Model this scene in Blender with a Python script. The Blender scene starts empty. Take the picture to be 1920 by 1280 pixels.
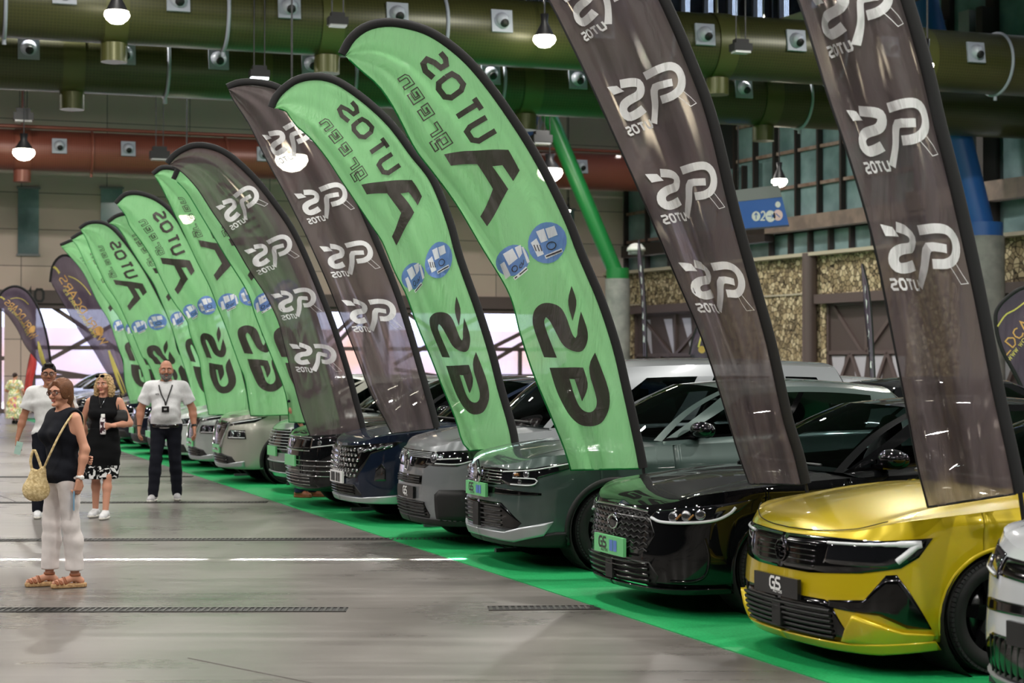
import bpy, bmesh, math, random
import numpy as np
from mathutils import Vector, Matrix
from mathutils.geometry import tessellate_polygon
random.seed(7); np.random.seed(7)
SC = bpy.context.scene
COL = SC.collection
PI = math.pi

# ------------------------------------------------------------------ camera, world, exposure
F = 3300.0                      # focal length in px of the 1920 px wide frame
EYE = 1.70
cam_d = bpy.data.cameras.new('camera'); cam = bpy.data.objects.new('camera', cam_d); COL.objects.link(cam)
cam_d.sensor_width = 36.0; cam_d.lens = F/1920*36.0
cam_d.clip_end = 400
cam.location = (0, 0, EYE); cam.rotation_euler = (PI/2+math.atan(50/F), 0, 0)
cam_d.dof.use_dof = True; cam_d.dof.focus_distance = 14.5; cam_d.dof.aperture_fstop = 3.2
SC.camera = cam
SC.view_settings.view_transform = 'Standard'; SC.view_settings.look = 'None'
SC.view_settings.gamma = 1.0; SC.view_settings.use_curve_mapping = False
SC.view_settings.exposure = 0.32
w = bpy.data.worlds.new('sky'); SC.world = w; w.use_nodes = True
bg = w.node_tree.nodes['Background']; bg.inputs[0].default_value = (0.80, 0.87, 1.0, 1); bg.inputs[1].default_value = 4.0

TH = math.radians(20.1)
CS, SN = math.cos(TH), math.sin(TH)
def RW(s, o):                   # along the row, away from the carpet line -> world
    return (-s*SN+o*CS, s*CS+o*SN)

def lamp(name, kind, loc, energy, color=(1, 1, 1), size=1.0, size_y=None, rot=(0, 0, 0), spread=None):
    d = bpy.data.lights.new(name, kind); d.energy = energy; d.color = color
    if kind == 'AREA':
        d.size = size
        if size_y: d.shape = 'RECTANGLE'; d.size_y = size_y
        if spread is not None: d.spread = spread
    elif kind == 'SUN': d.angle = size
    o = bpy.data.objects.new(name, d); COL.objects.link(o); o.location = loc; o.rotation_euler = rot
    return o
HALL_Z = 17.0
sun = lamp('sun', 'SUN', (-30, 90, 30), 9.0, (1, .96, .90), size=.01, rot=(math.radians(-50), 0, math.radians(-20)))
# high bay lamps on a grid of the hall (rows along the hall's axes)
LAMPS = []
for i, s in enumerate((-6, 4, 14, 24, 34, 44, 55)):
    for j, o in enumerate((-16, -6, 4, 14, 24)):
        x, y = RW(s, o)
        LAMPS.append((x, y))
        lamp('high_bay_light', 'AREA', (x, y, 11.6), 560, (1.0, .965, .90), size=.45)
# daylight slits in the roof throw thin bright lines onto the floor
for xa, xb in ((-5.2, -2.75), (-2.45, -1.05), (-.85, 0.35)):
    lamp('roof_slit_daylight', 'AREA', ((xa+xb)/2, 15.68, 9.0), 34, (1, 1, 1), size=xb-xa, size_y=.045,
         rot=(0, 0, math.radians(.3)), spread=math.radians(1.0))

# ------------------------------------------------------------------ helpers
def tag(o, label=None, cat=None, group=None, kind=None):
    if label: o['label'] = label
    if cat: o['category'] = cat
    if group: o['group'] = group
    if kind: o['kind'] = kind
    return o
def empty(name, loc=(0, 0, 0), rz=0.0, label=None, cat=None, group=None):
    o = bpy.data.objects.new(name, None); COL.objects.link(o); o.location = loc; o.rotation_euler = (0, 0, rz)
    o.empty_display_size = .1
    return tag(o, label, cat, group)
class MB:
    """collects geometry for one mesh object"""
    def __init__(s): s.v = []; s.f = []; s.m = []; s.sm = []
    def add(s, verts, faces, mi=0, smooth=True):
        b = len(s.v); s.v += [tuple(map(float, p)) for p in verts]
        for f in faces: s.f.append([b+i for i in f]); s.m.append(mi); s.sm.append(smooth)
    def grid(s, P, mi=0, closed_u=False, closed_v=False, smooth=True, flip=False):
        n, m = len(P), len(P[0]); V = [p for r in P for p in r]; Fc = []
        for i in range(n if closed_u else n-1):
            for j in range(m if closed_v else m-1):
                a, b = i*m+j, i*m+(j+1) % m; c, d = ((i+1) % n)*m+(j+1) % m, ((i+1) % n)*m+j
                Fc.append((d, c, b, a) if flip else (a, b, c, d))
        s.add(V, Fc, mi, smooth)
    def box(s, c, d, R=None, mi=0):
        hx, hy, hz = d[0]/2, d[1]/2, d[2]/2
        V = [Vector((x*hx, y*hy, z*hz)) for x in (-1, 1) for y in (-1, 1) for z in (-1, 1)]
        if R is not None: V = [R @ v for v in V]
        V = [v+Vector(c) for v in V]
        s.add(V, [(0, 1, 3, 2), (4, 6, 7, 5), (0, 4, 5, 1), (2, 3, 7, 6), (0, 2, 6, 4), (1, 5, 7, 3)], mi, False)
    def beam(s, a, b, wd, ht, mi=0, up=(0, 0, 1)):
        a, b = Vector(a), Vector(b); d = b-a; L = d.length; d.normalize()
        side = d.cross(Vector(up));
        if side.length < 1e-4: side = d.cross(Vector((1, 0, 0)))
        side.normalize(); u = side.cross(d)
        R = Matrix((d, side, u)).transposed()
        s.box((a+b)/2, (L, wd, ht), R, mi)
    def tube(s, pts, r, n=10, mi=0, caps=True, closed=False):
        pts = [Vector(p) for p in pts]; N = len(pts)
        rr = r if isinstance(r, (list, tuple)) else [r]*N
        rings = []; prev = None
        for i, p in enumerate(pts):
            if closed: d = pts[(i+1) % N]-pts[i-1]
            else: d = pts[min(i+1, N-1)]-pts[max(i-1, 0)]
            d.normalize()
            if prev is None:
                a = d.cross(Vector((0, 0, 1)))
                if a.length < .05: a = d.cross(Vector((0, 1, 0)))
            else: a = prev-d*prev.dot(d)
            a.normalize(); prev = a; b = d.cross(a)
            rings.append([p+(a*math.cos(t)+b*math.sin(t))*rr[i] for t in [2*PI*k/n for k in range(n)]])
        s.grid(rings, mi, closed_u=closed, closed_v=True)
        if caps and not closed:
            for q, fl in ((rings[0], True), (rings[-1], False)):
                s.add(q, [tuple(range(n))[::-1] if not fl else tuple(range(n))], mi, False)
    def lathe(s, prof, n=32, mi=0, M=None, ang=2*PI):
        """profile of (r, h) turned about local z"""
        cl = abs(ang-2*PI) < 1e-6
        P = []
        for k in range(n if cl else n+1):
            t = ang*k/n
            row = [Vector((r*math.cos(t), r*math.sin(t), h)) for r, h in prof]
            if M is not None: row = [M @ v for v in row]
            P.append(row)
        s.grid(P, mi, closed_u=cl)
    def ellipsoid(s, c, r, n=16, m=10, mi=0, R=None):
        P = []
        for i in range(m+1):
            a = PI*i/m; row = []
            for k in range(n):
                t = 2*PI*k/n
                v = Vector((r[0]*math.sin(a)*math.cos(t), r[1]*math.sin(a)*math.sin(t), r[2]*math.cos(a)))
                if R is not None: v = R @ v
                row.append(v+Vector(c))
            P.append(row)
        s.grid(P, mi, closed_v=True)
    def build(s, name, mats, parent=None, recalc=False, solid=None, loc=None):
        me = bpy.data.meshes.new(name); me.from_pydata(s.v, [], s.f)
        if not isinstance(mats, (list, tuple)): mats = [mats]
        for m in mats: me.materials.append(m)
        me.polygons.foreach_set('material_index', s.m); me.polygons.foreach_set('use_smooth', s.sm)
        me.update()
        if recalc:
            bm = bmesh.new(); bm.from_mesh(me); bmesh.ops.remove_doubles(bm, verts=bm.verts, dist=2e-4)
            bmesh.ops.recalc_face_normals(bm, faces=bm.faces); bm.to_mesh(me); bm.free()
        o = bpy.data.objects.new(name, me); COL.objects.link(o)
        if parent is not None: o.parent = parent
        if loc is not None: o.location = loc
        if solid:
            md = o.modifiers.new('thickness', 'SOLIDIFY'); md.thickness = solid; md.offset = -1
        return o
def copy_tree(o, parent=None):
    c = o.copy(); COL.objects.link(c)
    if parent is not None: c.parent = parent
    for ch in list(o.children): copy_tree(ch, c)
    return c

def lin(c):                     # sRGB 0-255 -> linear
    return tuple(((x/255)/12.92 if x/255 <= .04045 else ((x/255+.055)/1.055)**2.4) for x in c)
MATS = {}
def mat(name, col=(.5, .5, .5), rough=.5, metal=0.0, coat=0.0, spec=.5, emit=None, es=1.0, alpha=None, trans=None, build=None, srgb=True):
    if name in MATS: return MATS[name]
    m = bpy.data.materials.new(name); m.use_nodes = True; nt = m.node_tree; p = nt.nodes['Principled BSDF']
    c = lin(col) if srgb else col
    p.inputs['Base Color'].default_value = (*c, 1); p.inputs['Roughness'].default_value = rough
    p.inputs['Metallic'].default_value = metal; p.inputs['Coat Weight'].default_value = coat
    p.inputs['Coat Roughness'].default_value = .03
    p.inputs['Specular IOR Level'].default_value = spec
    if emit: p.inputs['Emission Color'].default_value = (*lin(emit), 1); p.inputs['Emission Strength'].default_value = es
    if trans: p.inputs['Transmission Weight'].default_value = trans
    if alpha is not None: p.inputs['Alpha'].default_value = alpha
    if build: build(nt, p)
    MATS[name] = m; return m
def N(nt, t, **kw):
    n = nt.nodes.new(t)
    for k, v in kw.items():
        if k.startswith('i_'):
            key = k[2:].replace('_', ' ')
            n.inputs[int(key) if key.isdigit() else key].default_value = v
        else: setattr(n, k, v)
    return n
def noise_color(scale, c1, c2, detail=4, coord='Object', stretch=None, bump=0, rough=None, pos=(.35, .65)):
    def b(nt, p):
        tc = N(nt, 'ShaderNodeTexCoord'); mp = N(nt, 'ShaderNodeMapping')
        if stretch: mp.inputs['Scale'].default_value = stretch
        nz = N(nt, 'ShaderNodeTexNoise', i_Scale=scale, i_Detail=detail)
        cr = N(nt, 'ShaderNodeValToRGB'); cr.color_ramp.elements[0].position = pos[0]; cr.color_ramp.elements[1].position = pos[1]
        cr.color_ramp.elements[0].color = (*lin(c1), 1); cr.color_ramp.elements[1].color = (*lin(c2), 1)
        L = nt.links.new
        L(tc.outputs[coord], mp.inputs[0]); L(mp.outputs[0], nz.inputs['Vector']); L(nz.outputs[0], cr.inputs[0]); L(cr.outputs[0], p.inputs['Base Color'])
        if bump:
            bp = N(nt, 'ShaderNodeBump', i_Strength=bump, i_Distance=.01); L(nz.outputs[0], bp.inputs['Height']); L(bp.outputs[0], p.inputs['Normal'])
    return b

# ------------------------------------------------------------------ hall materials
def floor_nodes(nt, p):
    L = nt.links.new
    tc = N(nt, 'ShaderNodeTexCoord')
    big = N(nt, 'ShaderNodeTexNoise', i_Scale=.35, i_Detail=5, i_Roughness=.6)
    fine = N(nt, 'ShaderNodeTexNoise', i_Scale=9, i_Detail=5)
    L(tc.outputs['Object'], big.inputs['Vector']); L(tc.outputs['Object'], fine.inputs['Vector'])
    # power-float / tyre streaks in two directions
    acc = None
    for ang, sx in ((12, 1), (-20, 1.3), (65, 1.0)):
        mp = N(nt, 'ShaderNodeMapping'); mp.inputs['Rotation'].default_value = (0, 0, math.radians(ang)); mp.inputs['Scale'].default_value = (.12*sx, 5.0, 1)
        nz = N(nt, 'ShaderNodeTexNoise', i_Scale=1.5, i_Detail=4, i_Roughness=.65)
        L(tc.outputs['Object'], mp.inputs[0]); L(mp.outputs[0], nz.inputs['Vector'])
        if acc is None: acc = nz.outputs[0]
        else:
            ad = N(nt, 'ShaderNodeMath', operation='ADD'); L(acc, ad.inputs[0]); L(nz.outputs[0], ad.inputs[1]); acc = ad.outputs[0]
    ad = N(nt, 'ShaderNodeMath', operation='MULTIPLY_ADD', i_1=.333); L(acc, ad.inputs[0]); ad.inputs[2].default_value = 0
    mx = N(nt, 'ShaderNodeMix', data_type='FLOAT', i_0=.55); L(ad.outputs[0], mx.inputs[2]); L(big.outputs[0], mx.inputs[3])
    cr = N(nt, 'ShaderNodeValToRGB'); e = cr.color_ramp.elements
    e[0].position = .34; e[0].color = (*lin((88, 84, 81)), 1); e[1].position = .66; e[1].color = (*lin((126, 121, 117)), 1)
    L(mx.outputs[0], cr.inputs[0])
    L(cr.outputs[0], p.inputs['Base Color'])
    rr = N(nt, 'ShaderNodeMapRange', i_3=.20, i_4=.42); rr.inputs[1].default_value = .35; rr.inputs[2].default_value = .65
    L(mx.outputs[0], rr.inputs[0]); L(rr.outputs[0], p.inputs['Roughness'])
    bp = N(nt, 'ShaderNodeBump', i_Strength=.06, i_Distance=.01); L(fine.outputs[0], bp.inputs['Height']); L(bp.outputs[0], p.inputs['Normal'])
M_floor = mat('polished_concrete', rough=.3, build=floor_nodes)
M_carpet = mat('green_carpet', (18, 152, 84), rough=.55, spec=.4, build=noise_color(60, (12, 138, 74), (26, 162, 92), bump=.2))
def panel_nodes(c1, c2, bw, bh):
    def b(nt, p):
        L = nt.links.new; tc = N(nt, 'ShaderNodeTexCoord')
        br = N(nt, 'ShaderNodeTexBrick', offset=0.0, i_Scale=1.0)
        br.inputs['Brick Width'].default_value = bw; br.inputs['Row Height'].default_value = bh; br.inputs['Mortar Size'].default_value = .015
        br.inputs['Color1'].default_value = (*lin(c1), 1); br.inputs['Color2'].default_value = (*lin(c2), 1); br.inputs['Mortar'].default_value = (*lin((95, 85, 82)), 1)
        L(tc.outputs['UV'], br.inputs['Vector']); L(br.outputs[0], p.inputs['Base Color'])
    return b
M_wallpanel = mat('beige_wall_panel', rough=.7, build=panel_nodes((212, 190, 176), (194, 176, 164), 3.2, 1.4))
M_brown = mat('brown_painted_steel', (96, 82, 80), rough=.5)
M_darkbrown = mat('dark_brown_panel', (84, 72, 70), rough=.6)
M_cream = mat('cream_steel_ledge', (190, 180, 160), rough=.5)
M_conc = mat('concrete_column', rough=.8, build=noise_color(2, (120, 122, 120), (150, 150, 146)))
def gabion_nodes(nt, p):
    L = nt.links.new; tc = N(nt, 'ShaderNodeTexCoord')
    vo = N(nt, 'ShaderNodeTexVoronoi', i_Scale=6.2); v2 = N(nt, 'ShaderNodeTexVoronoi', i_Scale=6.2, feature='DISTANCE_TO_EDGE')
    nz = N(nt, 'ShaderNodeTexNoise', i_Scale=4, i_Detail=3)
    mv = N(nt, 'ShaderNodeMix', data_type='VECTOR', i_0=.08); L(tc.outputs['Object'], mv.inputs[4]); L(nz.outputs[1], mv.inputs[5])
    L(mv.outputs[1], vo.inputs['Vector']); L(mv.outputs[1], v2.inputs['Vector'])
    sp = N(nt, 'ShaderNodeSeparateColor'); L(vo.outputs['Color'], sp.inputs[0])
    cr = N(nt, 'ShaderNodeValToRGB'); e = cr.color_ramp.elements
    e[0].color = (*lin((110, 96, 76)), 1); e[1].color = (*lin((222, 205, 170)), 1); e2 = e.new(.5); e2.color = (*lin((178, 158, 122)), 1)
    L(sp.outputs[0], cr.inputs[0])
    mr = N(nt, 'ShaderNodeMapRange', i_2=.07); L(v2.outputs['Distance'], mr.inputs[0])
    mx = N(nt, 'ShaderNodeMix', data_type='RGBA'); mx.inputs[6].default_value = (*lin((62, 54, 44)), 1)
    L(mr.outputs[0], mx.inputs[0]); L(cr.outputs[0], mx.inputs[7]); L(mx.outputs[2], p.inputs['Base Color'])
    bp = N(nt, 'ShaderNodeBump', i_Strength=1.0, i_Distance=.15); L(mr.outputs[0], bp.inputs['Height']); L(bp.outputs[0], p.inputs['Normal'])
M_gabion = mat('gabion_stone', rough=.9, build=gabion_nodes)
def duct_nodes(col):
    def b(nt, p):
        L = nt.links.new; tc = N(nt, 'ShaderNodeTexCoord')
        ch = N(nt, 'ShaderNodeTexWave', i_Scale=4.0, bands_direction='X'); c2 = N(nt, 'ShaderNodeTexWave', i_Scale=4.0, bands_direction='Y')
        L(tc.outputs['UV'], ch.inputs['Vector']); L(tc.outputs['UV'], c2.inputs['Vector'])
        mu = N(nt, 'ShaderNodeMath', operation='MAXIMUM'); L(ch.outputs['Fac'], mu.inputs[0]); L(c2.outputs['Fac'], mu.inputs[1])
        mr = N(nt, 'ShaderNodeMapRange', i_1=.75, i_2=1.0, i_3=.0, i_4=1.0); L(mu.outputs[0], mr.inputs[0])
        mx = N(nt, 'ShaderNodeMix', data_type='RGBA'); mx.inputs[6].default_value = (*lin(tuple(v*.82 for v in col)), 1); mx.inputs[7].default_value = (*lin(col), 1)
        L(mr.outputs[0], mx.inputs[0]); L(mx.outputs[2], p.inputs['Base Color'])
    return b
M_duct = mat('olive_perforated_duct', rough=.38, metal=.15, build=duct_nodes((70, 71, 36)))
M_ductred = mat('terracotta_duct', rough=.4, metal=.1, build=duct_nodes((132, 72, 58)))
M_duct_plain = mat('olive_duct_fitting', (80, 82, 42), rough=.35, metal=.2)
M_ductred_plain = mat('terracotta_duct_fitting', (132, 76, 62), rough=.4, metal=.1)
M_plate_gray = mat('grey_diffuser_plate', (150, 156, 168), rough=.5)
M_dkhole = mat('black_opening', (12, 13, 15), rough=.6)
M_blkmetal = mat('black_metal', (26, 26, 28), rough=.45)
M_lampglow = mat('glowing_lamp_lens', (255, 250, 235), emit=(255, 246, 222), es=28)
M_lampcool = mat('cool_lamp_lens', (255, 255, 255), emit=(240, 250, 255), es=6)
M_lampoff = mat('unlit_lamp_glass', (170, 170, 172), rough=.2)
M_green = mat('green_painted_steel', (22, 112, 52), rough=.4)
M_blue = mat('blue_painted_steel', (34, 88, 158), rough=.4)
M_ceil = mat('dark_roof_deck', (34, 36, 38), rough=.8)
M_greywall = mat('dark_grey_hall_wall', (46, 45, 45), rough=.8)
M_white = mat('white_plastic', (225, 225, 222), rough=.4)
M_signblue = mat('blue_sign_face', (28, 92, 178), rough=.4)
M_greyplastic = mat('grey_plastic', (128, 130, 132), rough=.4)
def glass_nodes(tint, fac, rough=.02):
    def b(nt, p):
        L = nt.links.new
        g = N(nt, 'ShaderNodeBsdfGlossy', i_Roughness=rough); g.inputs[0].default_value = (1, 1, 1, 1)
        t = N(nt, 'ShaderNodeBsdfTransparent'); t.inputs[0].default_value = (*tint, 1)
        fr = N(nt, 'ShaderNodeFresnel', i_IOR=1.5); mr = N(nt, 'ShaderNodeMapRange', i_3=fac, i_4=1.0); mr.inputs[1].default_value = 0
        mx = N(nt, 'ShaderNodeMixShader'); L(fr.outputs[0], mr.inputs[0]); L(mr.outputs[0], mx.inputs[0]); L(t.outputs[0], mx.inputs[1]); L(g.outputs[0], mx.inputs[2])
        L(mx.outputs[0], nt.nodes['Material Output'].inputs[0])
    return b
M_doorglass = mat('door_glass', build=glass_nodes((.80, .80, .88), .03))
M_tealglass = mat('teal_facade_glass', (58, 92, 98), rough=.12, spec=.6, build=noise_color(.6, (92, 116, 118), (142, 168, 170)))
M_paleglass = mat('pale_glazing', (190, 188, 196), rough=.25)
M_skyglass = mat('clerestory_glass', build=glass_nodes((.85, .92, 1.0), .02))
M_outside = mat('sunlit_courtyard_paving', (215, 205, 190), rough=.8)
M_outwall = mat('courtyard_wall', (200, 176, 160), rough=.8, build=noise_color(.3, (205, 165, 140), (190, 195, 215)))

# ------------------------------------------------------------------ setting
def struct(mb, name, m, **kw):
    o = mb.build(name, m, **kw); o['kind'] = 'structure'; return o
def uvgrid(o, f):
    me = o.data; uv = me.uv_layers.new(name='UVMap')
    for l in me.loops: uv.data[l.index].uv = f(me.vertices[l.vertex_index].co)
BA = math.radians(20.1); BU = Vector((math.cos(BA), math.sin(BA), 0)); BN = Vector((math.sin(BA), -math.cos(BA), 0))  # BN faces the camera
B0 = Vector((-18.7, 67.0, 0))
def BW(u, z, d=0): return B0+BU*u+BN*d+Vector((0, 0, z))
_ra = math.radians(25.9)
_plan = [(-42, -35), (40, -35), (40, 35), (4.3+45*math.sin(_ra)+.8, 75.4-45*math.cos(_ra)), (5.2, 75.7), tuple(BW(-25.0, 0, -.3))[:2]]
fl = MB(); fl.add([(x, y, 0) for x, y in _plan], [tuple(range(6))], smooth=False)
struct(fl, 'floor', M_floor)
cb = MB(); n_ = len(_plan)
cb.add([(x, y, z) for z in (HALL_Z, HALL_Z+.3) for x, y in _plan], [tuple(range(n_))[::-1], tuple(range(n_, 2*n_))]+[(i, (i+1) % n_, n_+(i+1) % n_, n_+i) for i in range(n_)], smooth=False)
struct(cb, 'ceiling', M_ceil)
wb = MB(); wb.box((0, -35, HALL_Z/2), (84, .3, HALL_Z)); struct(wb, 'wall_behind', M_greywall)
wl = MB(); wl.box((-42, 12, HALL_Z/2), (.3, 94, HALL_Z)); struct(wl, 'wall_left', M_greywall)
wr = MB(); wr.box((40, 0, HALL_Z/2), (.3, 70, HALL_Z)); wr.box((32, 35, HALL_Z/2), (16.4, .3, HALL_Z)); struct(wr, 'wall_right', M_greywall)

# back wall frame: u along wall, from a point seen at far left
RB = Matrix((BU, -BN, Vector((0, 0, 1)))).transposed()
DH = 4.15        # opening height
def wall_mesh(name, m, rects, W, thick=.3, uvs=True):
    """a wall made of rectangles (u0,u1,z0,z1) around its openings"""
    mb = MB()
    for u0, u1, z0, z1 in rects: mb.box(W((u0+u1)/2, (z0+z1)/2, -thick/2), (u1-u0, thick, z1-z0), RWALL)
    o = struct(mb, name, m)
    return o
RWALL = RB
opens = [(-9, -.6), (0.4, 8.2), (9.2, 13.6), (14.4, 22.6)]
rects = [(-25, 28, DH+.5, HALL_Z)]
edges = [-25]+[e for o in opens for e in o]+[25.6]
for k in range(0, len(edges), 2): rects.append((edges[k], edges[k+1], 0, DH+.5))
wbk = wall_mesh('wall_back', M_wallpanel, rects, BW)
uvgrid(wbk, lambda co: ((Vector(co)-B0).dot(BU), co.z))
# header beams and door frames in the openings
for k, (a, b) in enumerate(opens):
    hb = MB(); hb.box(BW((a+b)/2, DH+.27, .08), (b-a+1.0, .5, .5), RB); hb.box(BW((a+b)/2, DH-.08, .0), (b-a, .3, .2), RB)
    struct(hb, f'trim_{k+1}', M_brown)
def truss_door(n, a, b, W, R, zt, glass, pattern, frame=M_brown, pw=.16):
    d = empty(f'door_{n}', W((a+b)/2, 0, 0)); d['kind'] = 'structure'
    inv = Matrix.Translation(-Vector(W((a+b)/2, 0, 0)))
    mb = MB()
    def bar(u0, z0, u1, z1, wd=pw): mb.beam(inv @ Vector(W(u0, z0, -.1)), inv @ Vector(W(u1, z1, -.1)), .12, wd, up=(R.col[1].cross(Vector((W(u1, z1)-W(u0, z0)).normalized()))))
    for u0, z0, u1, z1 in pattern: bar(a+(b-a)*u0, zt*z0, a+(b-a)*u1, zt*z1)
    mb.build('door_frame', frame, d)
    g = MB(); g.box(inv @ Vector(W((a+b)/2, zt/2, -.14)), (b-a, .02, zt), R); g.build('pane', glass, d)
    return d
P_x = [(0, .02, 1, .02), (0, .98, 1, .98), (.01, 0, .01, 1), (.99, 0, .99, 1), (.5, 0, .5, .35), (0, .6, 1, .6), (0, .33, 1, .33),
       (.08, 1, .8, 0.1), (.52, .95, .05, .45), (.95, .9, .45, .35), (.05, .4, .75, .18), (.72, 0, .72, .6), (.55, .6, .98, 1)]
P_e = [(0, .98, 1, .98), (.02, 0, .02, 1), (.98, 0, .98, 1), (0, .5, 1, .5), (.5, 0, .5, .5), (.25, 0, .25, .5), (.75, 0, .75, .5), (0, .02, 1, .02)]
truss_door(1, -9, -.6, BW, RB, DH, M_doorglass, P_e)
truss_door(2, .4, 8.2, BW, RB, DH, M_doorglass, P_x)
truss_door(3, 9.2, 13.6, BW, RB, DH, M_doorglass, P_x)
truss_door(4, 14.4, 22.6, BW, RB, DH, M_doorglass, P_x)
# narrow windows high in the back wall
for n, (px, y0, y1, wpx) in enumerate(((52, 352, 478, 38), (208, 352, 470, 40), (1060, 392, 470, 34))):
    k = (px-960)/F; u = (k*B0.y-B0.x)/(BU.x-k*BU.y); zz = B0.y+BU.y*u
    z0, z1 = EYE+(690-y1)*zz/F, EYE+(690-y0)*zz/F
    mb = MB(); mb.box(BW(u, (z0+z1)/2, .02), (wpx*zz/F, .06, z1-z0), RB); o = struct(mb, f'window_{n+1}', M_tealglass)
    fb = MB()
    for zc in (z0, z1): fb.box((0, 0, 0), (.001, .001, .001)); fb.v = fb.v[:-8]; fb.f = fb.f[:-6]; fb.m = fb.m[:-6]; fb.sm = fb.sm[:-6]; fb.box(BW(u, zc, .06), (wpx*zz/F+.1, .1, .08), RB)
    fb.build('window_frame', M_greyplastic, o)
# outside, beyond the back doors
og = MB(); p0 = BW(-40, -.02, -.3); p1 = BW(40, -.02, -.3); p2 = BW(40, -.02, -40); p3 = BW(-40, -.02, -40)
og.add([p0, p1, p2, p3], [(0, 1, 2, 3)], smooth=False); struct(og, 'ground_outside', M_outside)
ow = MB(); ow.box(BW(12, 1.9, -24), (46, .4, 3.8), RB); struct(ow, 'wall_courtyard', M_outwall)

# right wall frame: from the far corner towards the camera
RAa = math.radians(25.9); RU = Vector((math.sin(RAa), -math.cos(RAa), 0)); RN = Vector((-math.cos(RAa), -math.sin(RAa), 0))
R0 = Vector((4.3, 75.4, 0))
def GW(u, z, d=0): return R0+RU*u+RN*d+Vector((0, 0, z))
RG = Matrix((RU, -RN, Vector((0, 0, 1)))).transposed()
def gu(px):
    k = (px-960)/F; return (k*R0.y-R0.x)/(RU.x-k*RU.y)
def gz(px, y): u = gu(px); return EYE+(690-y)*GW(u, 0).y/F
RWALL = RG
GZ = 5.65   # gabion top
gd = [(gu(1188), gu(1345)), (gu(1548), gu(1700)), (gu(1858), gu(2040))]
rects = []; last = 0.0
for a, b in gd:
    rects.append((last, a, 0, GZ)); rects.append((a, b, 4.25, GZ)); last = b
rects.append((last, 45, 0, GZ))
wall_mesh('wall_stone', M_gabion, rects, GW, .5)
up = MB(); up.box(GW(22, (GZ+14.3)/2, -.75), (46, .2, 14.3-GZ), RG); struct(up, 'wall_upper', M_ceil)
lg = MB(); lg.box(GW(22, GZ+.06, .06), (46, .75, .12), RG)
for a, b in ((gu(1430), gu(1512)), (gu(1160), gu(1200))): lg.box(GW((a+b)/2, 4.35, .02), (b-a, .1, .06), RG)
struct(lg, 'trim_5', M_cream)
P_g = [(0, .985, 1, .985), (.01, 0, .01, 1), (.99, 0, .99, 1), (0, .56, 1, .56), (.05, 1, .45, .56), (.95, 1, .5, .56), (.3, .56, .02, .05), (.3, .56, .55, .05), (.75, .56, .5, .05), (.75, .56, .98, .05), (0, .02, 1, .02), (.5, .56, .5, 1)]
for k, (a, b) in enumerate(gd):
    d = truss_door(5+k, a, b, GW, RG, 4.0, M_darkbrown, P_g, pw=.13)
    inv = Matrix.Translation(-Vector(GW((a+b)/2, 0, 0)))
    g = MB()
    for q in (.13, .4, .62, .88):           # pale glazed diamonds between the braces
        uc = a+(b-a)*q; ww = (b-a)*.085
        pts = [inv @ Vector(GW(uc+dx*ww, zz, -.12)) for dx, zz in ((-1, 2.12), (1, 2.12), (.05, .2), (-.05, .2))]
        if k == 0: pts = [inv @ Vector(GW(uc+dx*ww, zz, -.12)) for dx, zz in ((-.6, 3.7), (.6, 3.7), (.9, 2.3), (.7, 2.3))]
        g.add(pts, [(0, 1, 2, 3)], smooth=False)
    g.build('glazing', M_paleglass, d)
    hb = MB(); hb.box(GW((a+b)/2, 4.12, .12), (b-a+.5, .4, .32), RG); hb.box(GW((a+b)/2, 4.0, .2), (b-a+.3, .3, .1), RG)
    struct(hb, f'trim_{6+k}', M_brown)
# brown posts on the stone wall
for k, px in enumerate((1529, 1850, 1178)):
    u = gu(px); pb = MB(); pb.tube([GW(u, 0, .25), GW(u, GZ+.1, .25)], .26 if k < 2 else .1, n=16); struct(pb, f'pillar_{k+1}', M_brown)
# upper facade of teal windows
def facade(n, u0, u1, z0, z1, cols, rows, m, mw=.11):
    d = empty(f'window_{n}', GW(u0, z0, 0)); d['kind'] = 'structure'
    inv = Matrix.Translation(-Vector(GW(u0, z0, 0)))
    for i in range(cols):
        g = MB()
        ua, ub = u0+(u1-u0)*i/cols, u0+(u1-u0)*(i+1)/cols
        g.box(inv @ Vector(GW((ua+ub)/2, (z0+z1)/2, -.5)), (ub-ua-.02, .04, z1-z0), RG); g.build('pane', m, d)
        g = MB(); g.box(inv @ Vector(GW(ua, (z0+z1)/2, -.36)), (mw, .2, z1-z0), RG); g.build('mullion', M_brownframe, d)
    g = MB()
    for z in rows: g.box(inv @ Vector(GW((u0+u1)/2, z, -.42)), (u1-u0, .16, .12), RG)
    g.build('transom', M_rust, d)
M_brownframe = mat('dark_window_mullion', (44, 36, 34), rough=.5)
M_rust = mat('weathered_transom', rough=.6, build=noise_color(3, (120, 92, 78), (150, 130, 120)))
uE = gu(1755)
facade(4, gu(1160), gu(1432), GZ+.2, 9.4, 6, (GZ+1.4, GZ+2.6), M_tealglass)
facade(5, gu(1432), uE, GZ+.2, 6.6, 8, (), M_tealglass)
facade(6, gu(1365), uE, 7.15, 14, 9, (8.3, 9.6, 10.9, 12.2), M_tealglass)
facade(7, uE+.2, 34, GZ+.2, 14, 6, (7.0, 9.2, 10.6), M_tealglass, .4)
bm_ = MB(); bm_.box(GW(gu(1565), 6.88, .0), (uE-gu(1365), .5, .5), RG); bm_.box(GW(gu(1700)+3.9, 7.1, .1), (7, .5, .6), RG)
struct(bm_, 'beam_1', mat('weathered_beam', rough=.6, build=noise_color(2, (112, 96, 88), (140, 120, 108))))
bm_ = MB(); bm_.box(GW(gu(1300), 6.6, .05), (gu(1432)-gu(1165), .4, .5), RG); struct(bm_, 'beam_2', M_brownframe)
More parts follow.
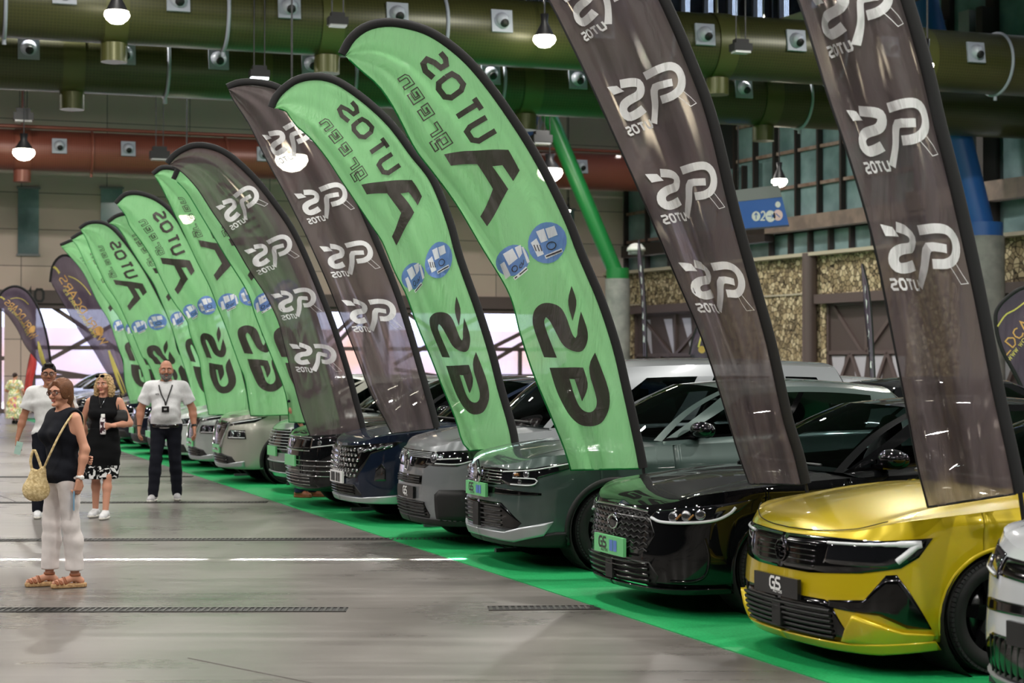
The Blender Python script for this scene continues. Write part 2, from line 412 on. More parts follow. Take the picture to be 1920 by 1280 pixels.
for k, (px, pw_) in enumerate(((1762, .5), (1826, .5), (1855, .3))):
    u = gu(px); pb = MB(); pb.box(GW(u, 9.5, .1), (pw_, .5, 6.6), RG); struct(pb, f'pillar_{k+5}', M_brownframe if k != 1 else M_greyplastic)
# clerestory glazing high on the right wall: the hall's daylight
facade(8, 0, 45, 14.35, HALL_Z, 26, (), M_skyglass, .12)
cs = MB(); cs.box(GW(22, 14.2, .1), (46, .5, .3), RG); struct(cs, 'trim_12', M_cream)
# ------------------------------------------------------------------ ducts, diffusers, lamps, steel
DU = Vector((math.cos(math.radians(18.6)), math.sin(math.radians(18.6)), 0)); DN = Vector((DU.y, -DU.x, 0))
RD = Matrix((DU, -DN, Vector((0, 0, 1)))).transposed()
def on_duct(P0, px):            # distance along the duct whose image column is px
    k = (px-960)/F; return (k*P0.y-P0.x)/(DU.x-k*DU.y)
def duct(z0, zb, dia, m, mp, label, diff, joints, straps, plate, tilt=.25):
    x0 = -960/F*z0; R = dia/2
    P0 = Vector((x0, z0, zb+R))
    root = empty('air_duct', P0+DU*15, 0, label, 'duct', 'round ventilation ducts under the roof')
    inv = Matrix.Translation(-(P0+DU*15))
    pts = [inv @ (P0+DU*t) for t in np.linspace(-12, 34, 60)]
    mb = MB(); rings = []
    for i, p in enumerate(pts): rings.append([p+(-DN*math.sin(a)+Vector((0, 0, 1))*math.cos(a))*R for a in np.linspace(0, 2*PI, 49)])
    mb.grid(rings); o = mb.build('duct_body', m, root)
    uv = o.data.uv_layers.new(name='UVMap')
    for l in o.data.loops:
        v = l.vertex_index; uv.data[l.index].uv = (v//49*.78, (v % 49)*R*.13)
    for px in joints:
        c = inv @ (P0+DU*on_duct(P0, px)); j = MB()
        j.tube([c+(-DN*math.sin(a)+Vector((0, 0, 1))*math.cos(a))*(R+.02) for a in np.linspace(0, 2*PI, 40, endpoint=False)], .045, n=6, closed=True)
        j.tube([c-Vector((0, 0, R)), c-Vector((0, 0, R+.16))], .05, n=6)
        j.build('duct_joint', M_plate_gray if dia > 1.3 and m is M_duct else mp, root)
    for px in straps:
        c = inv @ (P0+DU*on_duct(P0, px)); j = MB()
        P = []
        for t in (-.26, .26): P.append([c+DU*t+(-DN*math.sin(a)+Vector((0, 0, 1))*math.cos(a))*(R+.03) for a in np.linspace(0, 2*PI, 40)])
        j.grid(P); j.tube([c-Vector((0, 0, R)), c-Vector((0, 0, R+.42))], .3, n=18)
        j.tube([c+Vector((0, 0, R)), c+Vector((0, 0, 17-zb-R-.2))], .03, n=6)
        j.build('duct_hanger', mp, root)
    for px, kind in diff:
        c = inv @ (P0+DU*on_duct(P0, px))
        ang = math.radians(8)
        nrm = (DN*math.cos(ang)+Vector((0, 0, 1))*math.sin(ang))
        upv = (Vector((0, 0, 1))*math.cos(ang)-DN*math.sin(ang))
        M = Matrix((DU, upv, nrm)).transposed()
        j = MB(); cc = c+nrm*(R+.02)
        j.box(cc, (plate, plate*1.05, .06), M)
        T = Matrix.Translation(cc) @ M.to_4x4()
        j.lathe([(plate*.39, .03), (plate*.37, .07), (plate*.33, .09)], 28, M=T)
        dd = j.build('diffuser_plate', M_plate_gray, root)
        b = MB(); b.ellipsoid(cc+nrm*.06, (plate*.33,)*3, 22, 14)
        b.build('ball_nozzle', mat('pale_nozzle', (168, 174, 184), rough=.35), dd)
        aim = (nrm*.8-Vector((0, 0, 1))*.62+DU*.06).normalized()
        q = MB(); Tn = Matrix.Translation(cc+nrm*.06) @ aim.to_track_quat('Z', 'Y').to_matrix().to_4x4()
        q.lathe([(0, plate*.36), (plate*.19, plate*.36), (plate*.2, plate*.3)], 22, M=Tn)
        q.build('nozzle_opening', M_dkhole, dd)
    return P0, R, root
D1 = duct(39.0, 9.05, 1.62, M_duct, M_duct_plain, 'nearest olive green duct across the top of the picture, with grey diffusers',
          [(113, 0), (323, 0), (528, 0), (728, 0), (921, 0), (1110, 0), (1297, 0), (1466, 0), (1640, 0), (1799, 0)], [5, 417, 822, 1240, 1560, 1868], [212, 612, 1345, 1715], .52)
D2 = duct(42.5, 8.45, 1.55, M_duct, M_duct_plain, 'second olive green duct, just behind and below the nearest one',
          [(48, 0), (226, 0), (399, 0), (571, 0), (740, 0), (903, 0), (1064, 0), (1372, 0)], [308, 655, 930, 1500], [133, 480, 985, 1432], .50)
D3 = duct(61.5, 8.65, 1.42, M_ductred, M_ductred_plain, 'terracotta red duct running in front of the beige back wall',
          [(107, 0), (235, 0), (487, 0), (620, 0), (860, 0), (1078, 0)], [170, 420, 1000], [40, 545], .50)
for P0, R, rt in (D3,):
    pb = MB(); inv = Matrix.Translation(-rt.location)
    pb.tube([inv @ (P0+DU*-12+Vector((0, 0, R+.12))), inv @ (P0+DU*34+Vector((0, 0, R+.12)))], .07, n=8); pb.build('service_pipe', M_ductred_plain, rt)

def pxpos(px, py, Z): return Vector(((px-960)/F*Z, Z, EYE+(690-py)*Z/F))
# lit high bay lamps seen in the photograph
for px, py, Z, r, lab in ((217, 27, 37.3, .27, 'bright lamp in front of the nearest olive duct, top left'), (1021, 73, 41.3, .27, 'bright lamp in front of the nearest olive duct, right of the tall green flags'),
                     (43, 286, 58.5, .36, 'bright lamp at the far left in front of the red duct'), (1031, 324, 63.0, .46, 'bright lamp beside the pole of the nearest green flag, before the red duct'),
                     (546, 300, 36.0, .34, 'bright lamp glaring through the black flag behind the green one'), (349, 409, 47.5, .22, 'bright lamp glowing through a slim green flag'),
                     (1462, 340, 55.0, .25, 'bright lamp just above the blue hanging sign'), (1741, 122, 36, .13, 'small bright lamp beside the pole of the rightmost black flag'),
                     (1066, 395, 70, .09, 'tiny lamp low on the beige back wall')):
    p = pxpos(px, py, Z)
    t = empty('high_bay_lamp', p, 0, lab, 'lamp', None)
    m = MB(); m.lathe([(0, .5+r*.4), (.1*r/.27, .5+r*.4), (r*.3, .3+r*.4), (r*.8, .04+r*.35), (r*.85, r*.35)], 24); m.build('lamp_housing', M_blkmetal, t)
    m = MB(); m.lathe([(0, -r*.72), (r*.5, -r*.6), (r*.85, -r*.3), (r, 0), (r*.92, r*.3), (0, r*.4)], 24); m.build('lamp_lens', M_lampglow, t)
    m = MB(); m.tube([(0, 0, .42), (0, 0, 17-p.z-.1)], .02, n=6); m.build('suspension_rod', M_blkmetal, t)
# unlit / cool floodlights
for px, py, Z, lit, lab in ((632, 38, 36.5, 0, 'unlit black floodlight hanging in front of the nearest olive duct'), (485, 138, 40, 1, 'cool white lit floodlight above the black flag tip'),
                       (298, 290, 59, 0, 'unlit floodlight hanging in front of the red duct'), (1390, 88, 41, 0, 'unlit floodlight between the two tall black flags'),
                       (42, 218, 60, 0, 'small black floodlight above the red duct at far left'), (1015, 260, 62, 0, 'small dark floodlight right of the tallest green flag')):
    p = pxpos(px, py, Z); sc_ = Z/38
    t = empty('floodlight', p, .3, lab, 'floodlight')
    m = MB(); m.box((0, 0, 0), (.42*sc_, .3*sc_, .16*sc_)); m.box((0, 0, .12*sc_), (.3*sc_, .2*sc_, .12*sc_)); m.build('lamp_housing', M_blkmetal, t)
    m = MB(); m.box((0, -.02, -.1*sc_), (.36*sc_, .24*sc_, .05)); m.build('lamp_lens', M_lampcool if lit else M_lampoff, t)
    m = MB()
    for dx in (-.12, .12): m.tube([(dx, 0, .1), (dx, 0, 17-p.z-.1)], .015, n=6)
    m.build('suspension_rod', M_blkmetal, t)
# leaning green and blue struts on concrete columns by the right wall
def strut(pa, pb_, r, m, label, colz, Za, Zb):
    a, b = pxpos(*pa, Za), pxpos(*pb_, Zb)
    t = empty('leaning_strut', (b.x, b.y, 0), 0, label, 'strut')
    inv = Matrix.Translation(-Vector((b.x, b.y, 0)))
    q = MB(); q.tube([inv @ a, inv @ b], r, n=18); q.build('steel_tube', m, t)
    q = MB(); q.tube([inv @ (b+Vector((0, 0, .35))), inv @ (b-Vector((0, 0, .1)))], r*1.45, n=20); q.build('steel_collar', m, t)
    q = MB(); q.tube([(0, 0, 0), (0, 0, b.z-.05)], r*1.55, n=20); q.build('concrete_column', M_conc, t)
strut((1015, 180), (1158, 520), .3, M_green, 'green steel strut leaning left on a round concrete column', 0, 66, 66)
strut((1735, 0), (1842, 440), .42, M_blue, 'blue steel strut leaning on a concrete column behind the rightmost black flags', 0, 51.8, 51.8)
a, b = pxpos(960, 330, 70), pxpos(1000, 215, 70)
t = empty('sign_bracket', a, 0, 'blue steel bracket sticking up behind the pole of the nearest green flag', 'bracket')
q = MB(); q.beam((0, 0, 0), b-a, .25, .55); q.build('steel_arm', M_blue, t)
q = MB(); q.beam(Vector((.42, -.1, 0)), b-a+Vector((.42, -.1, 0)), .2, .12); q.build('edge_strip', M_plate_gray, t)

# ------------------------------------------------------------------ stroke lettering
def stroke(pts, wd, closed=False):
    """polyline -> list of quads (2d) of width wd with mitred corners"""
    P = [np.array(p, float) for p in pts]
    if closed: P = P+[P[0]]
    n = len(P); L, R = [], []
    for i in range(n):
        if closed: a = P[i]-P[i-1 if i > 0 else n-2]; b = P[i+1 if i < n-1 else 1]-P[i]
        else: a = P[i]-P[i-1] if i > 0 else P[1]-P[0]; b = P[i+1]-P[i] if i < n-1 else P[-1]-P[-2]
        a = a/(np.linalg.norm(a)+1e-9); b = b/(np.linalg.norm(b)+1e-9)
        na, nb = np.array((-a[1], a[0])), np.array((-b[1], b[0]))
        m = na+nb; m = m/(np.linalg.norm(m)+1e-9); k = wd/2/max(.35, m.dot(na))
        L.append(P[i]+m*k); R.append(P[i]-m*k)
    return [(L[i], L[i+1], R[i+1], R[i]) for i in range(n-1)]
def arc(cx, cy, rx, ry, a0, a1, n=8):
    return [(cx+rx*math.cos(math.radians(a0+(a1-a0)*i/n)), cy+ry*math.sin(math.radians(a0+(a1-a0)*i/n))) for i in range(n+1)]
# letters in a unit box, techno style; centre lines
GL = {
 'A': [[(0, 0), (.5, 1), (1, 0)], [(.22, .3), (.78, .3)]],
 'U': [[(.05, 1), (.05, .25), (.2, .05), (.8, .05), (.95, .25), (.95, 1)]],
 'T': [[(0, .95), (1, .95)], [(.5, .95), (.5, 0)]],
 'O': [[(.25, .03), (.75, .03), (.95, .25), (.95, .75), (.75, .97), (.25, .97), (.05, .75), (.05, .25), (.25, .03)]],
 'S': [[(.98, .97), (.25, .97), (.05, .78), (.2, .55), (.8, .47), (.95, .25), (.75, .03), (.02, .03)]],
 'g': [[(.9, .03), (.25, .03), (.08, .25), (.08, .7), (.25, .95), (.92, .95), (.92, -.25), (.75, -.42), (.1, -.42)]],
 'r': [[(.1, 0), (.1, .95), (.85, .95)]],
 'e': [[(.95, .03), (.25, .03), (.08, .25), (.08, .75), (.25, .95), (.75, .95), (.92, .75), (.85, .47), (.1, .47)]],
 'n': [[(.1, 0), (.1, .95), (.7, .95), (.92, .75), (.92, 0)]],
 'W': [[(0, 1), (.25, 0), (.5, .8), (.75, 0), (1, 1)]], 'R': [[(.05, 0), (.05, .96), (.7, .96), (.92, .75), (.7, .5), (.05, .5)], [(.45, .5), (.95, 0)]],
 'L': [[(.05, 1), (.05, .04), (.9, .04)]], 'D': [[(.05, .04), (.05, .96), (.55, .96), (.95, .6), (.95, .4), (.55, .04), (.05, .04)]],
 'C': [[(.95, .85), (.6, .98), (.2, .9), (.04, .5), (.2, .1), (.6, .02), (.95, .15)]], 'E': [[(.9, .96), (.05, .96), (.05, .04), (.9, .04)], [(.05, .5), (.75, .5)]],
 '.': [[(.4, .05), (.6, .05)]], '1': [[(.3, .8), (.55, 1), (.55, 0)]], '0': [[(.25, .03), (.75, .03), (.95, .25), (.95, .75), (.75, .97), (.25, .97), (.05, .75), (.05, .25), (.25, .03)]],
 '2': [[(.05, .8), (.3, .98), (.7, .98), (.95, .75), (.8, .5), (.05, .04), (.98, .04)]], 'G': [[(.95, .97), (.3, .97), (.05, .75), (.05, .25), (.3, .03), (.95, .03), (.95, .5), (.5, .5)]],
 'K': [[(.1, 0), (.1, 1)], [(.9, 1), (.1, .5), (.9, 0)]],
}
def word(txt, w, h, gap, sw, mirror=False, wid=None):
    """quads of a word starting at (0,0), running +x"""
    out = []; x = 0
    for c in txt:
        cw = w*(.35 if c in '.1' else 1.0)*(wid or {}).get(c, 1)
        for pl in GL.get(c, []): out += stroke([(x+px_*cw, py_*h) for px_, py_ in pl], sw)
        x += cw+gap
    if mirror: out = [tuple(np.array((x-gap-p[0], p[1])) for p in q) for q in out]
    return out, x-gap
# ------------------------------------------------------------------ feather flags
def resample(pts, n, smooth=True):
    P = np.array(pts, float)
    if smooth and len(P) > 2:       # Catmull-Rom
        Q = [P[0]]
        E = np.vstack([2*P[0]-P[1], P, 2*P[-1]-P[-2]])
        for i in range(1, len(E)-2):
            p0, p1, p2, p3 = E[i-1:i+3]
            for t in np.linspace(0, 1, 9)[1:]:
                Q.append(.5*((2*p1)+(-p0+p2)*t+(2*p0-5*p1+4*p2-p3)*t*t+(-p0+3*p1-3*p2+p3)*t**3))
        P = np.array(Q)
    d = np.r_[0, np.cumsum(np.linalg.norm(np.diff(P, axis=0), axis=1))]
    t = np.linspace(0, d[-1], n)
    return np.stack([np.interp(t, d, P[:, k]) for k in range(P.shape[1])], 1)
def cloth_nodes(col, transp, sheen=.35, transl=.55, scat=0):
    def b(nt, p):
        L = nt.links.new
        tc = N(nt, 'ShaderNodeTexCoord'); nz = N(nt, 'ShaderNodeTexNoise', i_Scale=2.4, i_Detail=6, i_Distortion=1.4)
        mp = N(nt, 'ShaderNodeMapping'); mp.inputs['Scale'].default_value = (1.6, 1, .45); mp.inputs['Rotation'].default_value = (0, .3, 0)
        L(tc.outputs['Object'], mp.inputs[0]); L(mp.outputs[0], nz.inputs['Vector'])
        bp = N(nt, 'ShaderNodeBump', i_Strength=.8, i_Distance=.09); L(nz.outputs[0], bp.inputs['Height'])
        p.inputs['Base Color'].default_value = (*lin(col), 1); p.inputs['Roughness'].default_value = .42; p.inputs['Specular IOR Level'].default_value = sheen
        tr = N(nt, 'ShaderNodeBsdfTranslucent'); tr.inputs[0].default_value = (*lin(col), 1); ts = N(nt, 'ShaderNodeBsdfTransparent')
        if scat: rf = N(nt, 'ShaderNodeBsdfRefraction', i_Roughness=.30, i_IOR=1.10); ms = N(nt, 'ShaderNodeMixShader', i_0=scat); rf.inputs[0].default_value = (*lin((225, 215, 205)), 1)
        L(bp.outputs[0], p.inputs['Normal']); L(bp.outputs[0], tr.inputs['Normal'])
        m1 = N(nt, 'ShaderNodeMixShader', i_0=transl); m2 = N(nt, 'ShaderNodeMixShader', i_0=transp)
        L(p.outputs[0], m1.inputs[1]); L(tr.outputs[0], m1.inputs[2]); L(m1.outputs[0], m2.inputs[1])
        if scat: L(ts.outputs[0], ms.inputs[1]); L(rf.outputs[0], ms.inputs[2]); L(ms.outputs[0], m2.inputs[2])
        else: L(ts.outputs[0], m2.inputs[2])
        L(m2.outputs[0], nt.nodes['Material Output'].inputs[0])
    return b
M_fgreen = mat('green_flag_polyester', build=cloth_nodes((148, 210, 150), .05))
M_fblack = mat('black_flag_polyester', build=cloth_nodes((96, 86, 88), .20, .22, .3, .5))
M_fpurple = mat('dark_purple_flag_polyester', build=cloth_nodes((92, 78, 96), .12, .4, .4))
M_fprint_k = mat('dark_flag_print', build=cloth_nodes((72, 60, 62), .04, .3, .3))
M_fprint_w = mat('white_flag_print', build=cloth_nodes((250, 250, 252), .02, .3, .3))
M_fprint_b = mat('blue_flag_print', build=cloth_nodes((122, 152, 226), .03, .3, .4))
M_fprint_y = mat('yellow_flag_print', build=cloth_nodes((252, 238, 130), .02, .3, .4))
M_fprint_o = mat('orange_flag_print', build=cloth_nodes((252, 200, 120), .02, .3, .4))
M_sleeve = mat('black_pole_sleeve', (16, 16, 18), rough=.75)
M_seam = mat('green_flag_hem', build=cloth_nodes((40, 150, 80), .05))
M_pole = mat('black_flag_pole', (22, 22, 24), rough=.35)
M_base = mat('grey_flag_base', (60, 62, 66), rough=.5)
FP = [M_fgreen, M_fblack, M_fpurple, M_fprint_k, M_fprint_w, M_fprint_b, M_fprint_y, M_fprint_o, M_seam, M_sleeve]
FI = dict(green=0, black=1, purple=2, k=3, w=4, b=5, y=6, o=7, seam=8, sleeve=9)

# pictures of the prints, each point in the photographed flag's own pixels; turned into (u,t) cloth coordinates below
def bil(surf, u, t):
    n, m = surf.shape[0], surf.shape[1]
    a = min(max(t, 0), 1)*(n-1); b = min(max(u, -.05), 1.02)*(m-1)
    i = min(int(a), n-2); j = min(max(int(b), 0), m-2); a -= i; b -= j
    return (surf[i, j]*(1-a)*(1-b)+surf[i+1, j]*a*(1-b)+surf[i, j+1]*(1-a)*b+surf[i+1, j+1]*a*b)
def flat(outer, free, n=90, m=20):
    """2d cloth grid, row 0 at the hem, last row at the tip; column 0 free edge, last column pole"""
    O, E = resample(outer, n), resample(free, n)
    return np.stack([E+(O-E)*k for k in np.linspace(0, 1, m)], 1)
def inverse(g, pt):
    n, m = g.shape[:2]; best = None
    u, t = .5, .5
    d = np.linalg.norm(g-np.array(pt), axis=2); i, j = np.unravel_index(d.argmin(), d.shape)
    u, t = j/(m-1), i/(n-1)
    for _ in range(12):
        e = .004; c = bil(g, u, t)
        J = np.stack([(bil(g, u+e, t)-bil(g, u-e, t))/(2*e), (bil(g, u, t+e)-bil(g, u, t-e))/(2*e)], 1)
        du = np.linalg.lstsq(J, np.array(pt)-c, rcond=None)[0]
        u += float(np.clip(du[0], -.1, .1)); t += float(np.clip(du[1], -.1, .1))
        t = min(max(t, .001), .999); u = min(max(u, 0), 1)
    return u, t

FLAGS = {}
# outer = pole edge from the hem up to the tip, free = free edge from the hem up to the tip
FLAGS['g1'] = dict(Z=14.2, k='green',
  outer=[(1200, 878), (1191, 830), (1170, 735), (1150, 650), (1122, 565), (1085, 478), (1062, 418), (1025, 340), (987, 272), (950, 215), (912, 162), (875, 118), (837, 85), (800, 62), (762, 50), (725, 46), (690, 53), (662, 74), (646, 103)],
  free=[(1070, 881), (1057, 839), (1032, 778), (1000, 701), (975, 624), (955, 551), (902, 461), (854, 380), (811, 322), (777, 277), (740, 206), (710, 161), (676, 131), (646, 103)])
FLAGS['g2'] = dict(Z=16.3, k='green',
  outer=[(962, 838), (955, 800), (934, 727), (918, 664), (893, 584), (858, 486), (838, 415), (808, 340), (770, 290), (733, 240), (697, 204), (662, 176), (628, 155), (594, 147), (560, 152), (535, 168), (520, 185), (513, 202)],
  free=[(880, 845), (866, 827), (854, 786), (829, 725), (805, 664), (781, 607), (760, 550), (740, 510), (717, 454), (702, 431), (672, 386), (639, 337), (612, 296), (582, 259), (552, 232), (534, 206), (513, 202)])
FLAGS['g3'] = dict(Z=22.95, k='green', free=[(542, 791), (540, 760), (532, 725), (515, 682), (500, 645), (479, 592), (463, 545), (424, 482), (377, 404), (350, 360), (328, 337)],
  outer=[(640, 795), (622, 720), (600, 640), (575, 560), (545, 490), (510, 420), (480, 375), (450, 340), (420, 318), (390, 305), (360, 304), (340, 312), (328, 337)])
FLAGS['g4'] = dict(Z=25.6, k='green', free=[(470, 779), (465, 747), (459, 710), (448, 682), (424, 615), (408, 576), (393, 537), (369, 490), (338, 424), (319, 385), (299, 345), (288, 328)],
  outer=[(566, 777), (556, 720), (536, 650), (512, 580), (486, 515), (455, 455), (425, 405), (400, 372), (375, 345), (350, 328), (325, 318), (303, 317), (288, 328)])
FLAGS['g5'] = dict(Z=27.7, k='green', free=[(392, 777), (385, 741), (378, 705), (374, 675), (356, 625), (350, 600), (322, 560), (297, 512), (287, 488), (264, 452), (243, 424), (234, 402), (218, 383)],
  outer=[(469, 777), (463, 735), (452, 690), (440, 650), (422, 600), (402, 552), (380, 505), (360, 465), (345, 440), (335, 420), (322, 402), (306, 386), (284, 372), (256, 364), (234, 367), (218, 383)])
FLAGS['g6'] = dict(Z=32.1, k='green', free=[(365, 774), (360, 741), (352, 708), (336, 659), (320, 610), (300, 560), (287, 531), (267, 501), (246, 468), (231, 442), (218, 425), (203, 418)],
  outer=[(440, 774), (432, 735), (422, 690), (408, 640), (390, 585), (370, 535), (348, 490), (325, 455), (302, 430), (280, 413), (258, 404), (238, 402), (218, 407), (203, 418)])
FLAGS['g7'] = dict(Z=34.3, k='green', free=[(306, 770), (301, 745), (290, 708), (275, 675), (267, 669), (250, 629), (238, 603), (221, 567), (201, 537), (188, 511), (172, 475), (160, 445), (150, 430)],
  outer=[(385, 772), (375, 730), (362, 690), (336, 662), (326, 626), (313, 590), (300, 564), (285, 535), (268, 505), (250, 478), (230, 452), (212, 432), (196, 421), (178, 418), (162, 421), (150, 430)])
FLAGS['g8'] = dict(Z=36.6, k='green', free=[(278, 770), (270, 708), (254, 669), (237, 629), (228, 603), (201, 564), (185, 541), (165, 505), (146, 465), (134, 449)],
  outer=[(352, 772), (340, 720), (325, 660), (305, 605), (280, 555), (255, 510), (230, 475), (205, 450), (180, 438), (155, 437), (134, 449)])
FLAGS['g9'] = dict(Z=39.1, k='green', free=[(246, 755), (236, 724), (232, 690), (231, 675), (221, 649), (205, 603), (182, 564), (156, 511), (126, 475), (113, 461)],
  outer=[(318, 755), (306, 700), (288, 645), (265, 590), (240, 540), (214, 500), (190, 473), (165, 457), (140, 451), (113, 461)])
FLAGS['k0'] = dict(Z=9.6, k='black', free=[(1740, 950), (1722, 880), (1702, 775), (1670, 610), (1648, 495), (1625, 400), (1592, 290), (1555, 180), (1525, 80), (1500, 0), (1470, -80), (1435, -150), (1395, -210), (1355, -250)],
  outer=[(1903, 925), (1888, 850), (1862, 730), (1838, 600), (1812, 470), (1785, 350), (1755, 230), (1732, 130), (1695, 0), (1665, -80), (1630, -150), (1585, -215), (1530, -260), (1470, -285), (1410, -280), (1355, -250)])
FLAGS['k1'] = dict(Z=11.7, k='black', free=[(1405, 906), (1385, 850), (1364, 780), (1319, 640), (1266, 514), (1209, 380), (1164, 279), (1110, 160), (1066, 69), (1031, 0), (1000, -50), (965, -90), (925, -120)],
  outer=[(1503, 908), (1489, 850), (1468, 780), (1440, 650), (1410, 540), (1372, 400), (1330, 225), (1290, 115), (1240, 0), (1205, -60), (1160, -110), (1105, -145), (1050, -158), (990, -150), (925, -120)])
FLAGS['k2'] = dict(Z=18.9, k='black', free=[(735, 812), (720, 782), (695, 735), (670, 670), (639, 592), (612, 525), (573, 439), (553, 400), (533, 360), (500, 300), (467, 233), (437, 187), (427, 166)],
  outer=[(815, 803), (805, 765), (785, 695), (757, 600), (733, 530), (700, 450), (672, 385), (640, 315), (610, 262), (580, 218), (550, 186), (513, 164), (477, 157), (447, 158), (427, 166)])
FLAGS['k3'] = dict(Z=21.0, k='black', free=[(582, 817), (567, 775), (553, 725), (533, 645), (522, 603), (498, 553), (467, 506), (432, 447), (397, 396), (369, 353), (340, 322), (316, 308)],
  outer=[(680, 812), (665, 758), (650, 702), (623, 617), (596, 547), (565, 473), (540, 424), (513, 385), (486, 350), (460, 322), (428, 294), (398, 279), (367, 275), (343, 283), (326, 295), (316, 308)])
for k in FLAGS: FLAGS[k]['g'] = flat(FLAGS[k]['outer'], FLAGS[k]['free'])

def crop(ox, oy, sc): return lambda p: (ox+p[0]/sc, oy+p[1]/sc)
def disc(c, rx, ry, ang, n=22):
    a = math.radians(ang); return [(c[0]+rx*math.cos(t)*math.cos(a)-ry*math.sin(t)*math.sin(a), c[1]+rx*math.cos(t)*math.sin(a)+ry*math.sin(t)*math.cos(a)) for t in np.linspace(0, 2*PI, n, endpoint=False)]
# ---- green flag prints, traced on the nearest green flag
c5 = crop(740, 380, 2.4625); c1 = crop(500, 0, 2.667)
G_POLY = []      # (material, polygon points in px, layer)
bigS = [(690, 712), (640, 580), (634, 530), (645, 490), (680, 464), (715, 462), (760, 480), (785, 520), (805, 580), (818, 615), (830, 626), (840, 612), (841, 585), (863, 500), (893, 580), (896, 625), (885, 660), (865, 685), (840, 692), (800, 680), (772, 655), (745, 600), (715, 540), (700, 528), (690, 545), (700, 585), (752, 714)]
bigSd = [(820, 382), (849, 460), (818, 546), (793, 462)]
bigG = [(716, 760), (865, 762), (893, 845), (862, 917), (828, 815), (808, 812), (835, 900), (858, 950), (885, 970), (910, 965), (928, 940), (930, 900), (885, 765), (928, 690), (990, 850), (998, 925), (985, 975), (950, 1020), (905, 1035), (860, 1025), (815, 985), (780, 930), (745, 860)]
bigA = [(885, 772), (1210, 747), (1267, 850), (1232, 905), (1178, 825), (1130, 830), (1208, 945), (1103, 1130), (1070, 1080), (1130, 945), (1052, 822), (920, 828)]
for P in (bigS, bigSd, bigG): G_POLY.append(('k', [c5(p) for p in P], 1))
G_POLY.append(('k', [c1(p) for p in bigA], 1))
# UTOS letters: centre lines in crop px
G_STROKE = []    # (material, polyline, width px)
def cs(pl): return [c1(p) for p in pl]
G_STROKE.append(('k', cs([(905, 262), (880, 300), (895, 345), (840, 300), (790, 310), (780, 345)]), 0))
utos = {
 'S': [[(868, 262), (893, 292), (897, 322), (870, 338), (838, 312), (800, 295), (783, 315), (795, 350), (835, 385)]],
 'O': [[(895, 385), (925, 368), (955, 385), (982, 420), (972, 450), (925, 485), (893, 480), (862, 440), (862, 412), (895, 385)]],
 'T': [[(1037, 490), (1074, 545)], [(1055, 517), (955, 580)]],
 'U': [[(1098, 585), (1018, 632), (1003, 655), (1030, 697), (1062, 702), (1145, 652)]],
}
G_STROKE = []
for L_ in utos.values():
    for pl in L_: G_STROKE.append(('k', cs(pl), 10.5))
green = {
 'n': [[(655, 405), (690, 362), (718, 378), (735, 418), (700, 455)], ],
 'e': [[(752, 430), (728, 432), (705, 470), (720, 500), (745, 508), (770, 480), (775, 455), (740, 470)]],
 'e2': [[(800, 515), (775, 518), (752, 550), (765, 590), (795, 600), (820, 570), (822, 545), (785, 556)]],
 'r': [[(845, 600), (858, 625), (800, 665), (795, 630)]],
 'g': [[(940, 700), (905, 660), (880, 660), (860, 685), (870, 712), (900, 705), (925, 690)], [(942, 700), (930, 735), (865, 752), (835, 690)]],
}
OUTL = {'n': [(.1, 0), (.1, .9), (.72, .9), (.9, .72), (.9, 0)], 'e': [(.9, .05), (.1, .05), (.1, .9), (.9, .9), (.9, .5), (.38, .5)], 'r': [(.1, 0), (.1, .9), (.85, .9)],
        'g': [(.85, .1), (.1, .1), (.1, .9), (.88, .9), (.88, -.38), (.15, -.38)]}
for ch_, cx_, cy_ in (('n', 693, 408), ('e', 742, 480), ('e', 792, 560), ('r', 832, 645), ('g', 882, 706)):
    rd_ = np.array((-.545, -.838)); up_ = np.array((.838, -.545))
    G_STROKE.append(('kline', [c1(tuple(np.array((cx_, cy_))+rd_*(x-.5)*60+up_*(y-.5)*56)) for x, y in OUTL[ch_]], 6.2))
# blue round stickers with white tiles
blue1 = (1026, 455); blue2 = (962, 488)
G_POLY += [('b', disc(blue1, 36, 40, 20), 1), ('b', disc(blue2, 31, 28, -30), 1)]
c8 = crop(940, 380, 3.763)
for P in ([(240, 205), (303, 180), (330, 265), (275, 285)], [(313, 180), (378, 160), (402, 225), (337, 250)], [(205, 285), (243, 253), (295, 365), (252, 385)], [(298, 375), (430, 318), (440, 345), (308, 400)],
          [(12, 360), (72, 325), (110, 395), (55, 442)], [(88, 320), (135, 298), (145, 360), (120, 395)], [(0, 430), (25, 412), (72, 510), (40, 535)], [(88, 525), (170, 452), (187, 475), (100, 545)], [(140, 315), (155, 312), (200, 418), (182, 432)]):
    G_POLY.append(('w', [c8(p) for p in P], 2))
def ringline(c, rx, ry, a, wd): return ('k', disc(c, rx, ry, a), wd)
G_STROKE.append(('k', [c8(p) for p in disc((355, 302), 38, 26, -20)]+[c8(disc((355, 302), 38, 26, -20)[0])], 1.8))
G_STROKE.append(('k', [c8(p) for p in disc((92, 466), 16, 20, 0)]+[c8(disc((92, 466), 16, 20, 0)[0])], 1.4))
G_STROKE.append(('k', [c8(p) for p in [(128, 435), (122, 460), (135, 462), (142, 445), (135, 425), (150, 440), (155, 405)]], 1.2))
for tx in (238, 258, 276): G_STROKE.append(('k', [c8(p) for p in [(tx-12, 300), (tx+4, 345)]], 1.6))
G_STROKE.append(('k', [c8(p) for p in [(308, 383), (432, 334)]], 2.6))
G_STROKE.append(('k', [c8(p) for p in [(98, 530), (178, 466)]], 2.2))
